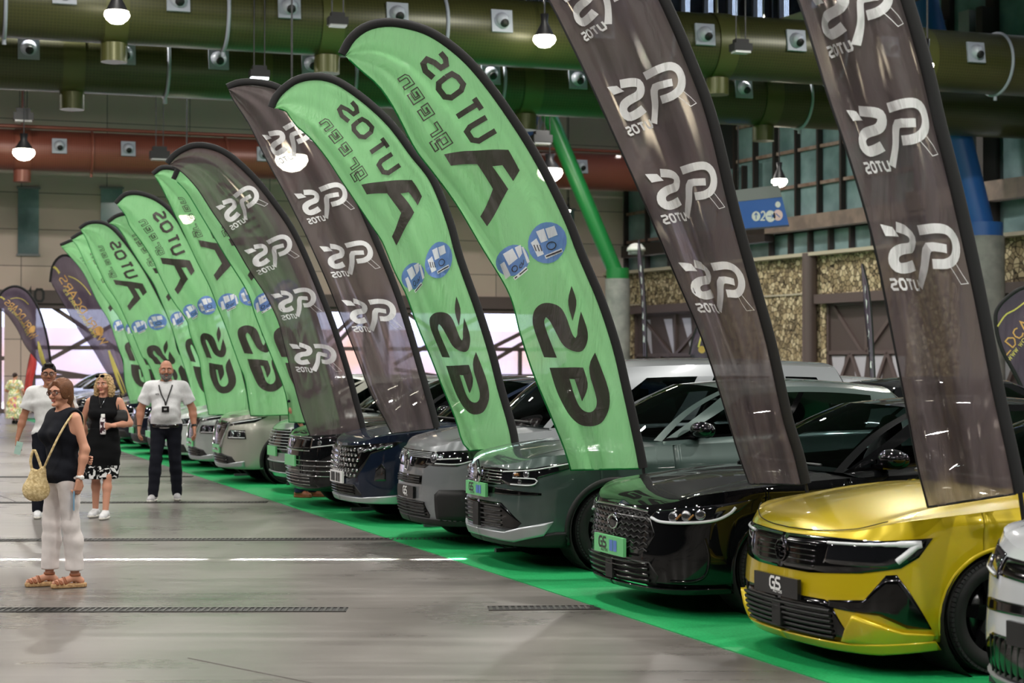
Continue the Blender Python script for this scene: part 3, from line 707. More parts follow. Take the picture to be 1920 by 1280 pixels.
# ---- black flag print, traced on the second black flag (crop 1000,0 x3.048): logo centred near (1225,190)
c2 = crop(1000, 0, 3.048)
K_S = [(495, 540), (510, 500), (545, 465), (490, 468), (530, 450), (590, 445), (625, 460), (640, 495), (635, 545), (610, 575), (560, 600), (545, 622), (555, 640), (585, 640), (632, 605), (620, 660), (585, 688), (545, 697), (510, 680), (490, 640), (492, 605), (520, 575), (570, 545), (590, 520), (580, 500), (560, 500), (520, 520)]
K_Sa = [(418, 500), (480, 490), (520, 520), (455, 545)]
K_P = [(630, 415), (700, 370), (770, 353), (820, 365), (855, 400), (868, 450), (858, 505), (825, 550), (780, 575), (735, 582), (715, 585), (705, 700), (668, 718), (690, 560), (680, 475), (745, 445), (788, 468), (725, 510), (722, 540), (760, 535), (800, 510), (820, 480), (822, 440), (800, 412), (765, 405), (720, 420), (660, 450)]
# cleaner version built from strokes
K_STROKE = [('w', [(622, 470), (560, 470), (535, 486)], 0)]
K_STROKE = [
 ('w', [(500, 478), (560, 470), (600, 475), (614, 500), (600, 540), (545, 575), (515, 610), (520, 650), (550, 668), (590, 650), (628, 620)], 16.5),
 ('w', [(645, 430), (720, 392), (780, 378), (825, 400), (845, 450), (835, 505), (795, 545), (740, 565)], 15.5),
 ('w', [(790, 470), (745, 480), (702, 500), (703, 600), (688, 705)], 14),
 ('w', [(815, 550), (890, 610), (930, 590), (850, 525)], 1.3)]
K_POLY = [('w', [c2(p) for p in [(415, 500), (482, 488), (522, 520), (455, 545)]], 1)]
K_STROKE = [(m, [c2(p) for p in pl], wd) for m, pl, wd in K_STROKE]
def utos_small():
    out = []
    o = np.array(c2((523, 752))); ex = np.array(c2((660, 700)))-o; up = np.array(c2((548, 775)))-np.array(c2((523, 733)))
    # mirrored 'UTOS': reads S O T U from the left, each letter flipped
    q, W_ = word('UTOS', .8, 1, .25, .26, mirror=True)
    base = np.array(c2((545, 778))); uv_ = np.array(c2((520, 735)))-base
    return [tuple(base+ex*(p[0]/W_)+uv_*p[1] for p in quad) for quad in q]
K_QUADS = utos_small()

def rounded(P, n=2):
    P = [np.array(p, float) for p in P]
    for _ in range(n):
        Q = []
        for i in range(len(P)):
            a, b, c = P[i-1], P[i], P[(i+1) % len(P)]; u, v = b-a, c-b
            cs_ = u.dot(v)/(np.linalg.norm(u)*np.linalg.norm(v)+1e-9)
            if cs_ > math.cos(math.radians(50)): Q += [b-u*.25, b+v*.25]
            else: Q.append(b)
        P = Q
    return [tuple(p) for p in P]
def to_ut(g, pts): return [inverse(g, p) for p in pts]
gG, gK = FLAGS['g1']['g'], FLAGS['k1']['g']
def prep(polys, strokes, quads, g, qm='w'):
    out = []     # (matkey, layer, kind, pts_ut)
    for m, P, lay in polys: out.append((m, lay, 'poly', to_ut(g, rounded(P) if m == 'k' else P)))
    for m, pl, wd in strokes:
        if m == 'kline':
            qs = stroke(pl, wd); Lp = [q[0] for q in qs]+[qs[-1][1]]; Rp = [q[3] for q in qs]+[qs[-1][2]]
            loop = Lp+Rp[::-1]
            for q in stroke(loop, 2.2, closed=True): out.append(('k', 1, 'quad', to_ut(g, q)))
        else:
            for q in stroke(resample(pl, max(2, len(pl)*3)) if len(pl) > 4 and wd > 1.35 and wd != 10.5 else pl, wd): out.append((m, 3 if wd < 3 else 1, 'quad', to_ut(g, q)))
    for q in quads: out.append((qm, 1, 'quad', to_ut(g, q)))
    return out
PRINT_G = prep(G_POLY, G_STROKE, [], gG)
PK = prep(K_POLY, K_STROKE, K_QUADS, gK)
tc_ = inverse(gK, c2((660, 560)))[1]
def arc_t(g, t):             # arc length of the pole edge from the hem
    O = g[:, -1]; d = np.r_[0, np.cumsum(np.linalg.norm(np.diff(O, axis=0), axis=1))]; return np.interp(t, np.linspace(0, 1, len(d)), d), d[-1]
T1 = inverse(gK, (1225, 190))[1]; T2 = inverse(gK, (1300, 360))[1]; T3 = inverse(gK, (1352, 545))[1]
LOGO_DT = (T1-T3)/2
def cloth_surface(fl, seed, extra=0.0):
    """3d cloth points (n,m,3) standing at depth Z, with real waves"""
    g = fl['g']; Z = fl['Z']; n, m = g.shape[:2]
    rnd = random.Random(seed); ph = rnd.random()*6; ph2 = rnd.random()*6
    S = np.zeros((n, m, 3))
    for i in range(n):
        t = i/(n-1)
        for j in range(m):
            u = j/(m-1)
            amp = (1-u)**.7*(.2+.8*min(1, 4*(1-t)))*.075*fl.get('wave', 1.5 if fl['k'] == 'black' else 1)
            dz = amp*(math.sin(u*9+ph+t*3.2)+.6*math.sin(u*15-t*5+ph2))+.02*math.sin(t*14+ph)*(1-u)
            if fl['k'] == 'black': dz += .030*math.sin(u*17+1.5*math.sin(t*7+ph)+ph2)*min(1, 1.25-t)*(1-u)**.4
            Zd = Z+dz+(1-u)*fl.get('yaw', -.04)
            px, py = g[i, j]
            S[i, j] = ((px-960)/F*Zd, Zd, EYE+(690-py)*Zd/F)
    return S
def normals(S):
    a = np.gradient(S, axis=0); b = np.gradient(S, axis=1); nn = np.cross(a, b); nn /= np.linalg.norm(nn, axis=2, keepdims=True)+1e-9
    nn[nn[:, :, 1] > 0] *= -1
    return nn
def make_flag(key, label, group, prints, seed, seam=True):
    fl = FLAGS[key]; S = cloth_surface(fl, seed); NN = normals(S); n, m = S.shape[:2]
    Op = S[:, -1]
    top_z = Op[:, 2].max()
    # pole: follows the sleeve then runs on down to the ground
    d0 = Op[0]-Op[6]; d0 = d0/np.linalg.norm(d0)
    low = [Op[0]]
    k = (Op[0][2])/max(.3, -d0[2]); end = Op[0]+d0*k*np.array((.78, .6, 1)); end[2] = .0
    base = Vector(end)
    base.z = .006
    root = empty('feather_flag', base, 0, label, 'flag', group)
    inv = np.array(base)
    S0 = S-inv; mb = MB()
    mb.grid([[tuple(p) for p in r] for r in S0], FI[fl['k']])
    # prints
    def surf(u, t, off):
        p = bil(S0, u, t); q = bil(NN, u, t); return p+q/np.linalg.norm(q)*off
    for mk, lay, kind, pts in prints:
        off = .010+.003*lay
        if kind == 'quad':
            (a, b, c, d) = [np.array(p) for p in pts]
            L_ = max(np.linalg.norm((b-a)*np.array((.8, 4))), .01); k1 = max(1, int(L_/.06)); 
            P = [[tuple(surf(*((a+(b-a)*s_)*(1-r)+(d+(c-d)*s_)*r), off)) for r in (0, .5, 1)] for s_ in np.linspace(0, 1, k1+1)]
            mb.grid(P, FI[mk])
        else:
            tri = tessellate_polygon([[Vector((p[0], p[1], 0)) for p in pts]])
            bm = bmesh.new(); vs = [bm.verts.new((p[0], p[1]*5, 0)) for p in pts]
            for tr in tri:
                try: bm.faces.new([vs[i] for i in tr])
                except ValueError: pass
            for _ in range(6):
                le = [e for e in bm.edges if e.calc_length() > .06]
                if not le: break
                bmesh.ops.subdivide_edges(bm, edges=le, cuts=1); bmesh.ops.triangulate(bm, faces=bm.faces)
            bm.verts.index_update()
            mb.add([tuple(surf(v.co.x, v.co.y/5, off)) for v in bm.verts], [[v.index for v in f.verts] for f in bm.faces], FI[mk]); bm.free()
    if seam:   # hem along the free edge and bottom
        e = [S0[0, -1]]+[S0[0, j] for j in range(m-2, -1, -2)]+[S0[i, 0] for i in range(2, n, 2)]
        mb.tube([tuple(p+NN[0, 0]*.002) for p in e], .007, n=5, mi=FI['seam'] if fl['k'] == 'green' else FI['sleeve'], caps=False)
    c = mb.build('banner_cloth', FP, root)
    # sleeve: wide black band outside the cloth along the pole
    sl = MB(); wpx = fl.get('sleeve', .060)
    T = np.gradient(Op, axis=0); T /= np.linalg.norm(T, axis=1, keepdims=True)
    side = np.cross(T, np.array((0, 1, 0))); side /= np.linalg.norm(side, axis=1, keepdims=True)
    if side[n//3][0] < 0: side = -side
    O0 = Op-inv; ring = []
    for i in range(n):
        w_ = wpx*(1 if i > 0 else 1); cc = O0[i]+side[i]*w_*.42
        ring.append([tuple(cc+side[i]*w_*.62*math.cos(a)+np.array((0, 1, 0))*.022*math.sin(a)) for a in np.linspace(0, 2*PI, 12, endpoint=False)])
    sl.grid(ring, closed_v=True)
    sl.build('pole_sleeve', M_sleeve, root)
    pl = MB(); st = O0[0]+side[0]*wpx*.42; up = O0[4]+side[4]*wpx*.42
    mid = st*.55+np.array((0, 0, 0))*.45+d0*.0
    pl.tube([tuple(up), tuple(st), tuple(mid+ (st-up)*.12), (0, 0, .05), (0, 0, .02)], [.012, .013, .015, .017, .017], n=10); pl.build('pole', M_pole, root)
    b = MB()
    for d3 in ((.7, .05, .035), (.05, .34, .035)): b.box((0, 0, .025), d3, Matrix.Rotation(TH, 3, 'Z'))
    b.lathe([(.05, .0), (.05, .1), (.03, .14)], 16); b.build('cross_base', M_base, root)
    return root
def black_prints(key, places):
    """places: list of (t shift, scale) for the traced logo"""
    out = []
    for dt, sc_ in places:
        for m_, lay, kind, pts in PK:
            out.append((m_, lay, kind, [((u-.5)*(1+(sc_-1)*.4)+.5, (t-T1)*sc_+T1+dt) for u, t in pts]))
    return out
# place the traced logo at pixel centres on each black flag
def logo_places(key, centres):
    g = FLAGS[key]['g']; h1 = np.linalg.norm(gK[-1, -1]-gK[0, -1])*1.0
    a1 = arc_t(gK, T1)[1]/11.7**-1; a = arc_t(g, .5)[1]/FLAGS[key]['Z']**-1
    r = a1/a
    return [(inverse(g, c)[1]-T1, r*s_) for c, s_ in centres]
GREEN_GROUP = 'green feather flags between the parked cars'
BLACK_GROUP = 'black feather flags between the parked cars'
make_flag('g1', 'nearest and tallest green feather flag with dark mirrored lettering, over the grey-green car', GREEN_GROUP, PRINT_G, 1)
make_flag('g2', 'second nearest green feather flag with dark lettering, hanging over the silver van bonnet', GREEN_GROUP, PRINT_G, 2)
make_flag('g3', 'green feather flag mostly hidden behind the curved black flag', GREEN_GROUP, PRINT_G, 3)
make_flag('g4', 'green feather flag with a lamp glowing through its slim top, over the beige car', GREEN_GROUP, PRINT_G, 4)
make_flag('g5', 'green feather flag with rounded top, its dark letters whole, right of the bald man', GREEN_GROUP, PRINT_G, 5)
make_flag('g6', 'green feather flag partly behind another, its tip left of the rounded one', GREEN_GROUP, PRINT_G, 6)
make_flag('g7', 'green feather flag directly behind the head of the bald man in a white polo', GREEN_GROUP, PRINT_G, 7)
make_flag('g8', 'narrow strip of a green feather flag, second from the far end of the row', GREEN_GROUP, PRINT_G, 8)
make_flag('g9', 'farthest green feather flag, right beside the purple flag with gold lettering', GREEN_GROUP, PRINT_G, 9)
make_flag('k0', 'rightmost black feather flag with white logos and ragged hem over the yellow car', BLACK_GROUP, black_prints('k0', logo_places('k0', [((1600, 40), 1), ((1680, 260), 1), ((1735, 490), 1)])), 10)
make_flag('k1', 'tall black feather flag with four white logos, over the shiny black car', BLACK_GROUP, black_prints('k1', logo_places('k1', [((1130, 8), 1), ((1225, 190), 1), ((1300, 360), 1), ((1352, 545), 1)])), 11)
make_flag('k2', 'black feather flag with a lamp glaring through it, behind the second green flag', BLACK_GROUP, black_prints('k2', logo_places('k2', [((545, 270), 1), ((612, 383), 1), ((660, 488), 1), ((702, 595), 1)])), 12)
make_flag('k3', 'black feather flag with fully rounded top and four white logos over the dark blue car', BLACK_GROUP, black_prints('k3', logo_places('k3', [((455, 390), 1), ((512, 480), 1), ((555, 575), 1), ((587, 677), 1)])), 13)
# ------------------------------------------------------------------ cars
def paint(name, col, metal=.35, rough=.32):
    dark = max(col) < 60
    return mat(name, col, rough=.5 if dark else rough, metal=0 if dark else metal, coat=1.0, spec=.02 if dark else .5)
M_cglass = mat('tinted_car_glass', build=glass_nodes((.30, .36, .36), .06, .01))
M_gloss = mat('gloss_black_trim', (6, 6, 7), rough=.08, spec=.6)
M_clad = mat('matt_black_cladding', (22, 22, 23), rough=.55)
M_well = mat('wheel_well_black', (6, 6, 6), rough=.9)
M_tyre = mat('tyre_rubber', (20, 20, 21), rough=.72)
M_tread = mat('tyre_tread', (30, 30, 32), rough=.8)
M_alloy = mat('silver_alloy', (180, 182, 186), rough=.25, metal=.9)
M_alloyk = mat('black_alloy', (16, 16, 18), rough=.2, metal=.4, coat=.6)
M_chrome = mat('chrome', (215, 215, 218), rough=.08, metal=1.0)
M_satin = mat('satin_silver_trim', (178, 182, 186), rough=.3, metal=.6)
M_lens = mat('headlamp_lens_dark', (20, 21, 24), rough=.05, coat=1.0)
M_lensin = mat('headlamp_reflector', (160, 162, 168), rough=.12, metal=.9)
M_drl = mat('daytime_running_strip', (215, 218, 222), rough=.2)
M_amber = mat('amber_reflector', (140, 96, 56), rough=.2, metal=.5)
M_seat = mat('car_interior_fabric', (34, 34, 36), rough=.8)
M_redlamp = mat('tail_lamp_red', (120, 14, 16), rough=.12, coat=1.0)
M_pk = mat('black_plate', (20, 20, 22), rough=.25)
M_pg = mat('green_plate', (110, 196, 130), rough=.35)
M_pwt = mat('plate_white_print', (232, 232, 232), rough=.4)
M_pbl = mat('plate_blue_print', (88, 124, 196), rough=.4)
M_pdk = mat('plate_dark_print', (52, 50, 52), rough=.4)
M_disc = mat('brake_disc_steel', (110, 110, 112), rough=.3, metal=.9)
def mesh_grille_nodes(nt, p):
    L = nt.links.new; tc = N(nt, 'ShaderNodeTexCoord'); vo = N(nt, 'ShaderNodeTexVoronoi', i_Scale=24, i_Randomness=.1)
    L(tc.outputs['Object'], vo.inputs['Vector']); mr = N(nt, 'ShaderNodeMapRange', i_1=.18, i_2=.34); L(vo.outputs['Distance'], mr.inputs[0])
    mx = N(nt, 'ShaderNodeMix', data_type='RGBA'); mx.inputs[6].default_value = (.45, .46, .48, 1); mx.inputs[7].default_value = (.006, .006, .007, 1)
    L(mr.outputs[0], mx.inputs[0]); L(mx.outputs[2], p.inputs['Base Color'])
M_studs = mat('studded_chrome_grille', rough=.15, metal=.6, build=mesh_grille_nodes)
def dark_mesh(nt, p):
    L = nt.links.new; tc = N(nt, 'ShaderNodeTexCoord'); vo = N(nt, 'ShaderNodeTexVoronoi', i_Scale=22, i_Randomness=.05, feature='DISTANCE_TO_EDGE')
    L(tc.outputs['Object'], vo.inputs['Vector']); mr = N(nt, 'ShaderNodeMapRange', i_1=.05, i_2=.12); L(vo.outputs['Distance'], mr.inputs[0])
    mx = N(nt, 'ShaderNodeMix', data_type='RGBA'); mx.inputs[6].default_value = (.02, .02, .022, 1); mx.inputs[7].default_value = (.003, .003, .003, 1)
    L(mr.outputs[0], mx.inputs[0]); L(mx.outputs[2], p.inputs['Base Color'])
M_hex = mat('honeycomb_grille', rough=.2, coat=.5, build=dark_mesh)

def crv(pts):                   # smooth 1d function through (x, y) points
    P = resample(pts, 160); xs = P[:, 0]; ys = P[:, 1]
    return lambda x: float(np.interp(x, xs, ys))
def lnf(pts):
    xs = [p[0] for p in pts]; ys = [p[1] for p in pts]; return lambda x: float(np.interp(x, xs, ys))
class Body:
    def __init__(b, sp):
        b.sp = sp; w = sp['w']; L = sp['L']
        rear = [(L*.75, w*.99), (L-.42, w*.955), (L-.2, w*.86), (L-.07, w*.66), (L-.02, w*.4), (L, 0)]
        P = resample([(0, 0)]+sp['nose']+[(L*.4, w), (L*.55, w)]+rear, 1400)
        b.P = P; d = np.r_[0, np.cumsum(np.linalg.norm(np.diff(P, axis=0), axis=1))]; b.d = d; b.S = d[-1]
        T = np.gradient(P, axis=0); T /= np.linalg.norm(T, axis=1, keepdims=True); b.Nn = np.stack([-T[:, 1], T[:, 0]], 1)  # outward: nose -> (-1,0)
        b.fi = crv(sp['front_in']); b.si = crv(sp['side_in']); b.ri = crv(sp.get('rear_in', [(0, .12), (.3, .02), (.6, 0), (1.0, .03), (1.3, .1)]))
        b.zt = crv(sp['shoulder'])      # by x
        b.sill = crv(sp['sill'])
    def sx(b, x): return float(np.interp(x, b.P[:, 0], b.d))
    def plan(b, s):
        s_ = abs(s); x = np.interp(s_, b.d, b.P[:, 0]); y = np.interp(s_, b.d, b.P[:, 1]); nx = np.interp(s_, b.d, b.Nn[:, 0]); ny = np.interp(s_, b.d, b.Nn[:, 1])
        return x, y, nx, ny
    def zb(b, s):
        x, y, nx, ny = b.plan(s); z = b.sill(x)
        Ra = b.sp['Ra']; R = b.sp['R']
        for xw in (b.sp['xf'], b.sp['xr']):
            if abs(x-xw) < Ra and y > b.sp['w']*.6: z = max(z, R+math.sqrt(Ra*Ra-(x-xw)**2))
        return z
    def pt(b, s, z, off=0.0):
        x, y, nx, ny = b.plan(s)
        nrm = max(1e-6, math.hypot(nx, ny)); nx /= nrm; ny /= nrm
        fr = max(0, -nx)**1.6; rr = max(0, nx)**1.6 if x > b.sp['L']/2 else 0; sd = max(0., 1-fr-rr)
        ins = b.fi(z)*fr+b.si(z)*sd+b.ri(z)*rr
        for (zc, hh, amp, x0, x1) in b.sp.get('crease', []):
            if x0 < x < x1: ins -= amp*math.exp(-((z-zc)/hh)**2)*min(1, (x-x0)/.25, (x1-x)/.25)*sd
        e = off-ins
        X, Y = x+nx*e, max(0.0, y+ny*e) if abs(s) > 1e-9 else y
        return Vector((X, -Y if s >= 0 else Y, z))       # s>0: the side towards -y
    def nrm(b, s, z):
        e = .01
        a = b.pt(s+e, z)-b.pt(s-e, z); c = b.pt(s, z+e)-b.pt(s, z-e); n = a.cross(c); n.normalize()
        x, y, nx, ny = b.plan(s); o = Vector((nx, -ny if s >= 0 else ny, 0))
        return n if n.dot(o) > 0 else -n
def poly_cols(poly, n):
    P = [np.array(p, float) for p in poly]; xs = [p[0] for p in P]; x0, x1 = min(xs), max(xs)
    X = sorted(set(list(np.linspace(x0+1e-4, x1-1e-4, n))+[min(max(x, x0+1e-4), x1-1e-4) for x in xs])); out = []
    for x in X:
        ys = []
        for i in range(len(P)):
            a, b = P[i], P[(i+1) % len(P)]
            if (a[0]-x)*(b[0]-x) <= 0 and abs(a[0]-b[0]) > 1e-9: ys.append(a[1]+(b[1]-a[1])*(x-a[0])/(b[0]-a[0]))
        if len(ys) >= 2: out.append((x, min(ys), max(ys)))
    return out
def feature(b, name, poly, m, parent, off=.006, edge=.02, sides=(1,), rows=5, n=14, both=False, mb=None, mi=0):
    """a patch lying on the body wall, polygon in (s, z); its rim turns back into the body"""
    own = mb is None; mb = mb or MB()
    for sg in ((1, -1) if both else sides):
        P = []
        for s, z0, z1 in poly_cols(poly, n):
            r = [b.pt(sg*s, z0, -edge)]+[b.pt(sg*s, z0+(z1-z0)*k/rows, off) for k in range(rows+1)]+[b.pt(sg*s, z1, -edge)]
            P.append(r)
        s0, s1 = P[0], P[-1]
        a = [p.copy() for p in s0]; c = [p.copy() for p in s1]
        x0 = poly_cols(poly, n)[0]; x1 = poly_cols(poly, n)[-1]
        ra = [b.pt(sg*x0[0], x0[1]+(x0[2]-x0[1])*k/rows, -edge) for k in range(rows+1)]; rc = [b.pt(sg*x1[0], x1[1]+(x1[2]-x1[1])*k/rows, -edge) for k in range(rows+1)]
        P = [[s0[0]]+ra+[s0[-1]]]+P+[[s1[0]]+rc+[s1[-1]]]
        mb.grid(P, mi)
    if own: return mb.build(name, m, parent)
    return mb
def fline(b, pts, r, mb, sg=1, off=.008, n=6, mi=0):
    P = resample(pts, max(3, len(pts)*5), smooth=len(pts) > 2); mb.tube([b.pt(sg*p[0], p[1], off) for p in P], r, n=n, mi=mi)
def lerp(a, b, t): return a+(b-a)*t
def wheel(R, Wd, kind, rimR):
    """built around local y axis, outer face towards -y"""
    t = MB(); M = Matrix.Rotation(PI/2, 4, 'X')
    hw = Wd/2
    t.lathe([(rimR-.01, -hw*.75), (rimR+.02, -hw*.93), (lerp(rimR, R, .5), -hw), (R-.022, -hw*.93), (R-.005, -hw*.78)], 56, M=M)
    t.lathe([(rimR-.01, hw*.75), (rimR+.02, hw*.93), (lerp(rimR, R, .5), hw), (R-.022, hw*.93), (R-.005, hw*.78)], 56, M=M)
    prof = [(R-.005, -hw*.78)]
    for k in range(5):
        a = -hw*.78+hw*1.56*k/5; bb = -hw*.78+hw*1.56*(k+1)/5
        prof += [(R, a+.004), (R, bb-.010), (R-.009, bb-.006), (R-.009, bb+.0)]
    prof.append((R-.005, hw*.78))
    t.lathe(prof, 72, mi=1, M=M)
    for k in range(72):                      # shoulder blocks
        a = 2*PI*k/72
        for sg in (-1, 1):
            c = Vector((math.cos(a)*(R-.010), sg*hw*.88, math.sin(a)*(R-.010))); t.box(c, (.022, hw*.26, .014), Matrix.Rotation(-a+PI/2, 3, 'Y'), 1)
    r = MB()
    r.lathe([(rimR, -hw*.75), (rimR+.004, -hw*.86), (rimR-.02, -hw*.86), (rimR-.03, -hw*.6), (rimR-.035, hw*.7)], 56, M=M)
    ns = dict(five=5, twin=5, ten=10, blade=6)[kind]
    rk = MB()
    for k in range(ns):
        a0 = 2*PI*k/ns+.3
        offs = (-.14, .14) if kind == 'twin' else (0,)
        for da in offs:
            def q(rad, wid, y, tw=0): 
                a = a0+da*(rad/rimR)+tw; c = Vector((math.cos(a)*rad, y, math.sin(a)*rad)); tt = Vector((-math.sin(a), 0, math.cos(a))); return c-tt*wid, c+tt*wid
            w0, w1 = {'five': (.045, .05), 'twin': (.022, .018), 'ten': (.018, .02), 'blade': (.05, .028)}[kind]
            A = q(.04, w0, -hw*.55); B = q(rimR*.6, (w0+w1)/2, -hw*.7); C = q(rimR-.012, w1, -hw*.72, .06 if kind == 'blade' else 0)
            dz = Vector((0, .035, 0))
            for (a1, a2), (b1, b2) in ((A, B), (B, C)):
                rk.add([a1, a2, b2, b1, a1+dz, a2+dz, b2+dz, b1+dz], [(0, 1, 2, 3), (0, 3, 7, 4), (1, 5, 6, 2), (4, 7, 6, 5)], 0, False)
    rk.lathe([(0, hw*.62), (.05, hw*.62), (.062, hw*.5), (.066, hw*.2)], 24, M=M @ Matrix.Scale(1, 4))
    d = MB(); d.lathe([(.06, hw*.1), (rimR*.72, hw*.1), (rimR*.72, hw*-.05), (.06, hw*-.05)], 40, M=M)
    return t, r, rk, d
def build_car(sp, s, o, label, group=None):
    b = Body(sp); w, L = sp['w'], sp['L']; R, Ra, xf, xr = sp['R'], sp['Ra'], sp['xf'], sp['xr']
    X, Y = RW(s, o)
    root = empty('car', (X, Y, .007), TH+math.radians(sp.get('rz', 0)), label, 'car', group)
    PM = sp['paint']; det = sp.get('detail', 1)
    # -- body wall split at its panel gaps
    xc = sp['xc']; cowl = lambda y: xc+.22*(abs(y)/w)**2
    s_c = b.sx(sp.get('corner', .35)); s_cowl = None
    ss = []
    eps = .0015
    marks = [b.sx(x) for x in (xf-Ra-eps, xf-Ra+eps, xf+Ra-eps, xf+Ra+eps, xr-Ra-eps, xr-Ra+eps, xr+Ra-eps, xr+Ra+eps)]
    nn = 150 if det > 1 else 90
    base = list(np.linspace(0, b.S, nn))
    for xw in (xf, xr): base += [b.sx(xw+Ra*math.sin(a)) for a in np.linspace(-PI/2, PI/2, 17)[1:-1]]
    cuts = dict(front_bumper=(0, b.sx(xf-Ra*.35)), front_fender=(b.sx(xf-Ra*.35), b.sx(sp['door'][0])), front_door=(b.sx(sp['door'][0]), b.sx(sp['door'][1])),
                rear_door=(b.sx(sp['door'][1]), b.sx(sp['door'][2])), rear_quarter=(b.sx(sp['door'][2]), b.sx(L-.4)), rear_bumper=(b.sx(L-.4), b.S))
    bound = sorted(set([v for c in cuts.values() for v in c]))
    allS = sorted(set([round(v, 5) for v in base+marks+bound]))
    def top(sv):
        x = b.plan(sv)[0]; return b.zt(x)
    zr = 16 if det > 1 else 10
    def column(sv, sg):
        z0 = b.zb(sv); z1 = top(sv); z0 = min(z0, z1-.03)
        r = [b.pt(sg*sv, z0, -.03)]+[b.pt(sg*sv, lerp(z0, z1, k/zr)) for k in range(zr+1)]
        return r
    gap = .0022
    for nm, (a, c) in cuts.items():
        cen = nm in ('front_bumper', 'rear_bumper')
        if cen:
            mb = MB()
            for sg in (1, -1):
                sv = [v for v in allS if a-1e-6 <= v <= c+1e-6]
                if nm == 'front_bumper': sv[-1] -= gap
                else: sv[0] += gap
                mb.grid([column(v, sg) for v in sv], flip=sg < 0)
            mb.build(nm, PM, root, recalc=True)
        else:
            for sg in (1, -1):
                mb = MB(); sv = [v for v in allS if a-1e-6 <= v <= c+1e-6]; sv[0] += gap; sv[-1] -= gap
                q = [column(v, sg) for v in sv]
                q = [[b.pt(sg*a, p.z, -.03) for p in q[0]]]+q+[[b.pt(sg*c, p.z, -.03) for p in q[-1]]]
                mb.grid(q, flip=sg < 0); mb.build(nm, PM, root)
    # dark structure behind the gaps, underbody and wheel wells
    inn = MB()
    for sg in (1, -1): inn.grid([[b.pt(sg*v, max(b.zb(v)+.01, .22), -.035), b.pt(sg*v, top(v)-.03, -.035)] for v in allS])
    for xw in (xf, xr):
        for sg in (1, -1):
            M = Matrix.Translation((xw, -sg*(w-.02), R)) @ Matrix.Rotation(PI/2*sg, 4, 'X')
            prof = [(Ra+.012, -.0), (Ra+.012, -.36), (0, -.36)]
            inn.lathe(prof, 30, M=M, ang=PI if False else 2*PI)
    inn.box((L/2, 0, .235), (L-.5, 2*w-.5, .03))
    inn.build('underbody', M_well, root)
    # -- hood
    E = [v for v in allS if v <= b.S]
    sA = b.sx(xc+.20)
    front_edge = lambda a: b.pt(a*s_c, top(a*s_c))
    def side_edge(t):
        sv = lerp(s_c, sA, t); return b.pt(sv, top(sv))
    zc = sp['zc']; zn = top(0); crown = crv([(0, zn), (.12, lerp(zn, zc, .30)), (.5, lerp(zn, zc, .66)), (1, zc)])
    x_n = b.pt(0, zn).x
    def centre(t): return Vector((lerp(x_n, xc, t), 0, crown(t)))
    cr_end = side_edge(1)
    def cowl_line(a):
        y = lerp(0, -cr_end.y, a); f = a**3; return Vector((lerp(cowl(y), cr_end.x, f), -y, lerp(zc, cr_end.z, a*a)))
    A0, A1, D0, D1_ = front_edge(0), front_edge(1), cowl_line(0), cowl_line(1)
    nh = 22 if det > 1 else 12
    for_h = []
    rg = sp.get('ridge', .012)
    for i in range(nh+1):
        row = []
        a = i/nh
        for j in range(nh+1):
            t = (j/nh)**1.15
            fe, se, ce, co = front_edge(a), side_edge(t), centre(t), cowl_line(a)
            p = fe*(1-t)+co*t+ce*(1-a)+se*a-(A0*(1-a)*(1-t)+A1*a*(1-t)+D0*(1-a)*t+D1_*a*t)
            bulge = sp.get('hood_bulge', .035)*math.sin(PI*min(1, t*1.0))**.6*(1-a**2.2)
            p.z += bulge+rg*math.exp(-((a-.72)/.06)**2)*math.sin(PI*t)**.5
            row.append(p)
        for_h.append(row)
    hb = MB()
    for sg in (1, -1): hb.grid([[Vector((p.x, p.y*sg, p.z)) for p in r] for r in for_h], flip=sg > 0)
    hb.build('bonnet', PM, root, recalc=True)
    # -- greenhouse
    g = sp['glass']   # dict: A=(x,y,z) lower A pillar, At=(x,y,z) upper, ft=(x,z) roof front centre, C=(..), Ct=(..), rb=(x,z) rear glass bottom centre, rt=(x,z) top centre
    A, At, C, Ct = [Vector(v) for v in (g['A'], g['At'], g['C'], g['Ct'])]
    def wsb(a): y = lerp(0, A.y, a); return Vector((lerp(xc, A.x, a*a), y, lerp(zc+.0, A.z, a**2)))
    def wst(a): y = lerp(0, At.y, a); return Vector((lerp(g['ft'][0], At.x, a*a), y, lerp(g['ft'][1], At.z, a**2.4)))
    def wsp(a, k): p = wsb(a).lerp(wst(a), k); n_ = Vector((-.6, 0, .8)); return p+n_*sp.get('ws_bulge', .05)*math.sin(PI*k)
    ap = .90
    gl = MB(); pil = MB(); 
    for sg in (1, -1):
        f = lambda P: [[Vector((p.x, p.y*-sg, p.z)) for p in r] for r in P]
        gl.grid(f([[wsp(a, k) for k in np.linspace(0, 1, 11)] for a in np.linspace(0, ap, 10)]), flip=sg < 0)
        pil.grid(f([[wsp(a, k) for k in np.linspace(0, 1, 13)] for a in np.linspace(ap, 1, 4)]), flip=sg < 0)
    gl.build('windscreen', M_cglass, root, recalc=True)
    # side
    beltc = sp.get('belt_c', .02); roofc = sp.get('roof_c', .05)
    sb = lambda u: A.lerp(C, u)+Vector((0, math.sin(PI*u)*.02, math.sin(PI*u)*beltc))
    stp = lambda u: At.lerp(Ct, u)+Vector((0, math.sin(PI*u)*.03, math.sin(PI*u)*roofc))
    def sd(u, k): p = sb(u).lerp(stp(u), k); p.y += .035*math.sin(PI*k); return p
    wins = sp['wins']       # list of (u0b,u0t,u1b,u1t) per pane: bottom / top start and end
    klo, khi = sp.get('klo', .06), sp.get('khi', .88)
    U = sorted(set([0, 1]+list(np.linspace(0, 1, 41))))
    wn = 0
    # frame painted or black
    FRM = sp.get('frame_mat', PM)
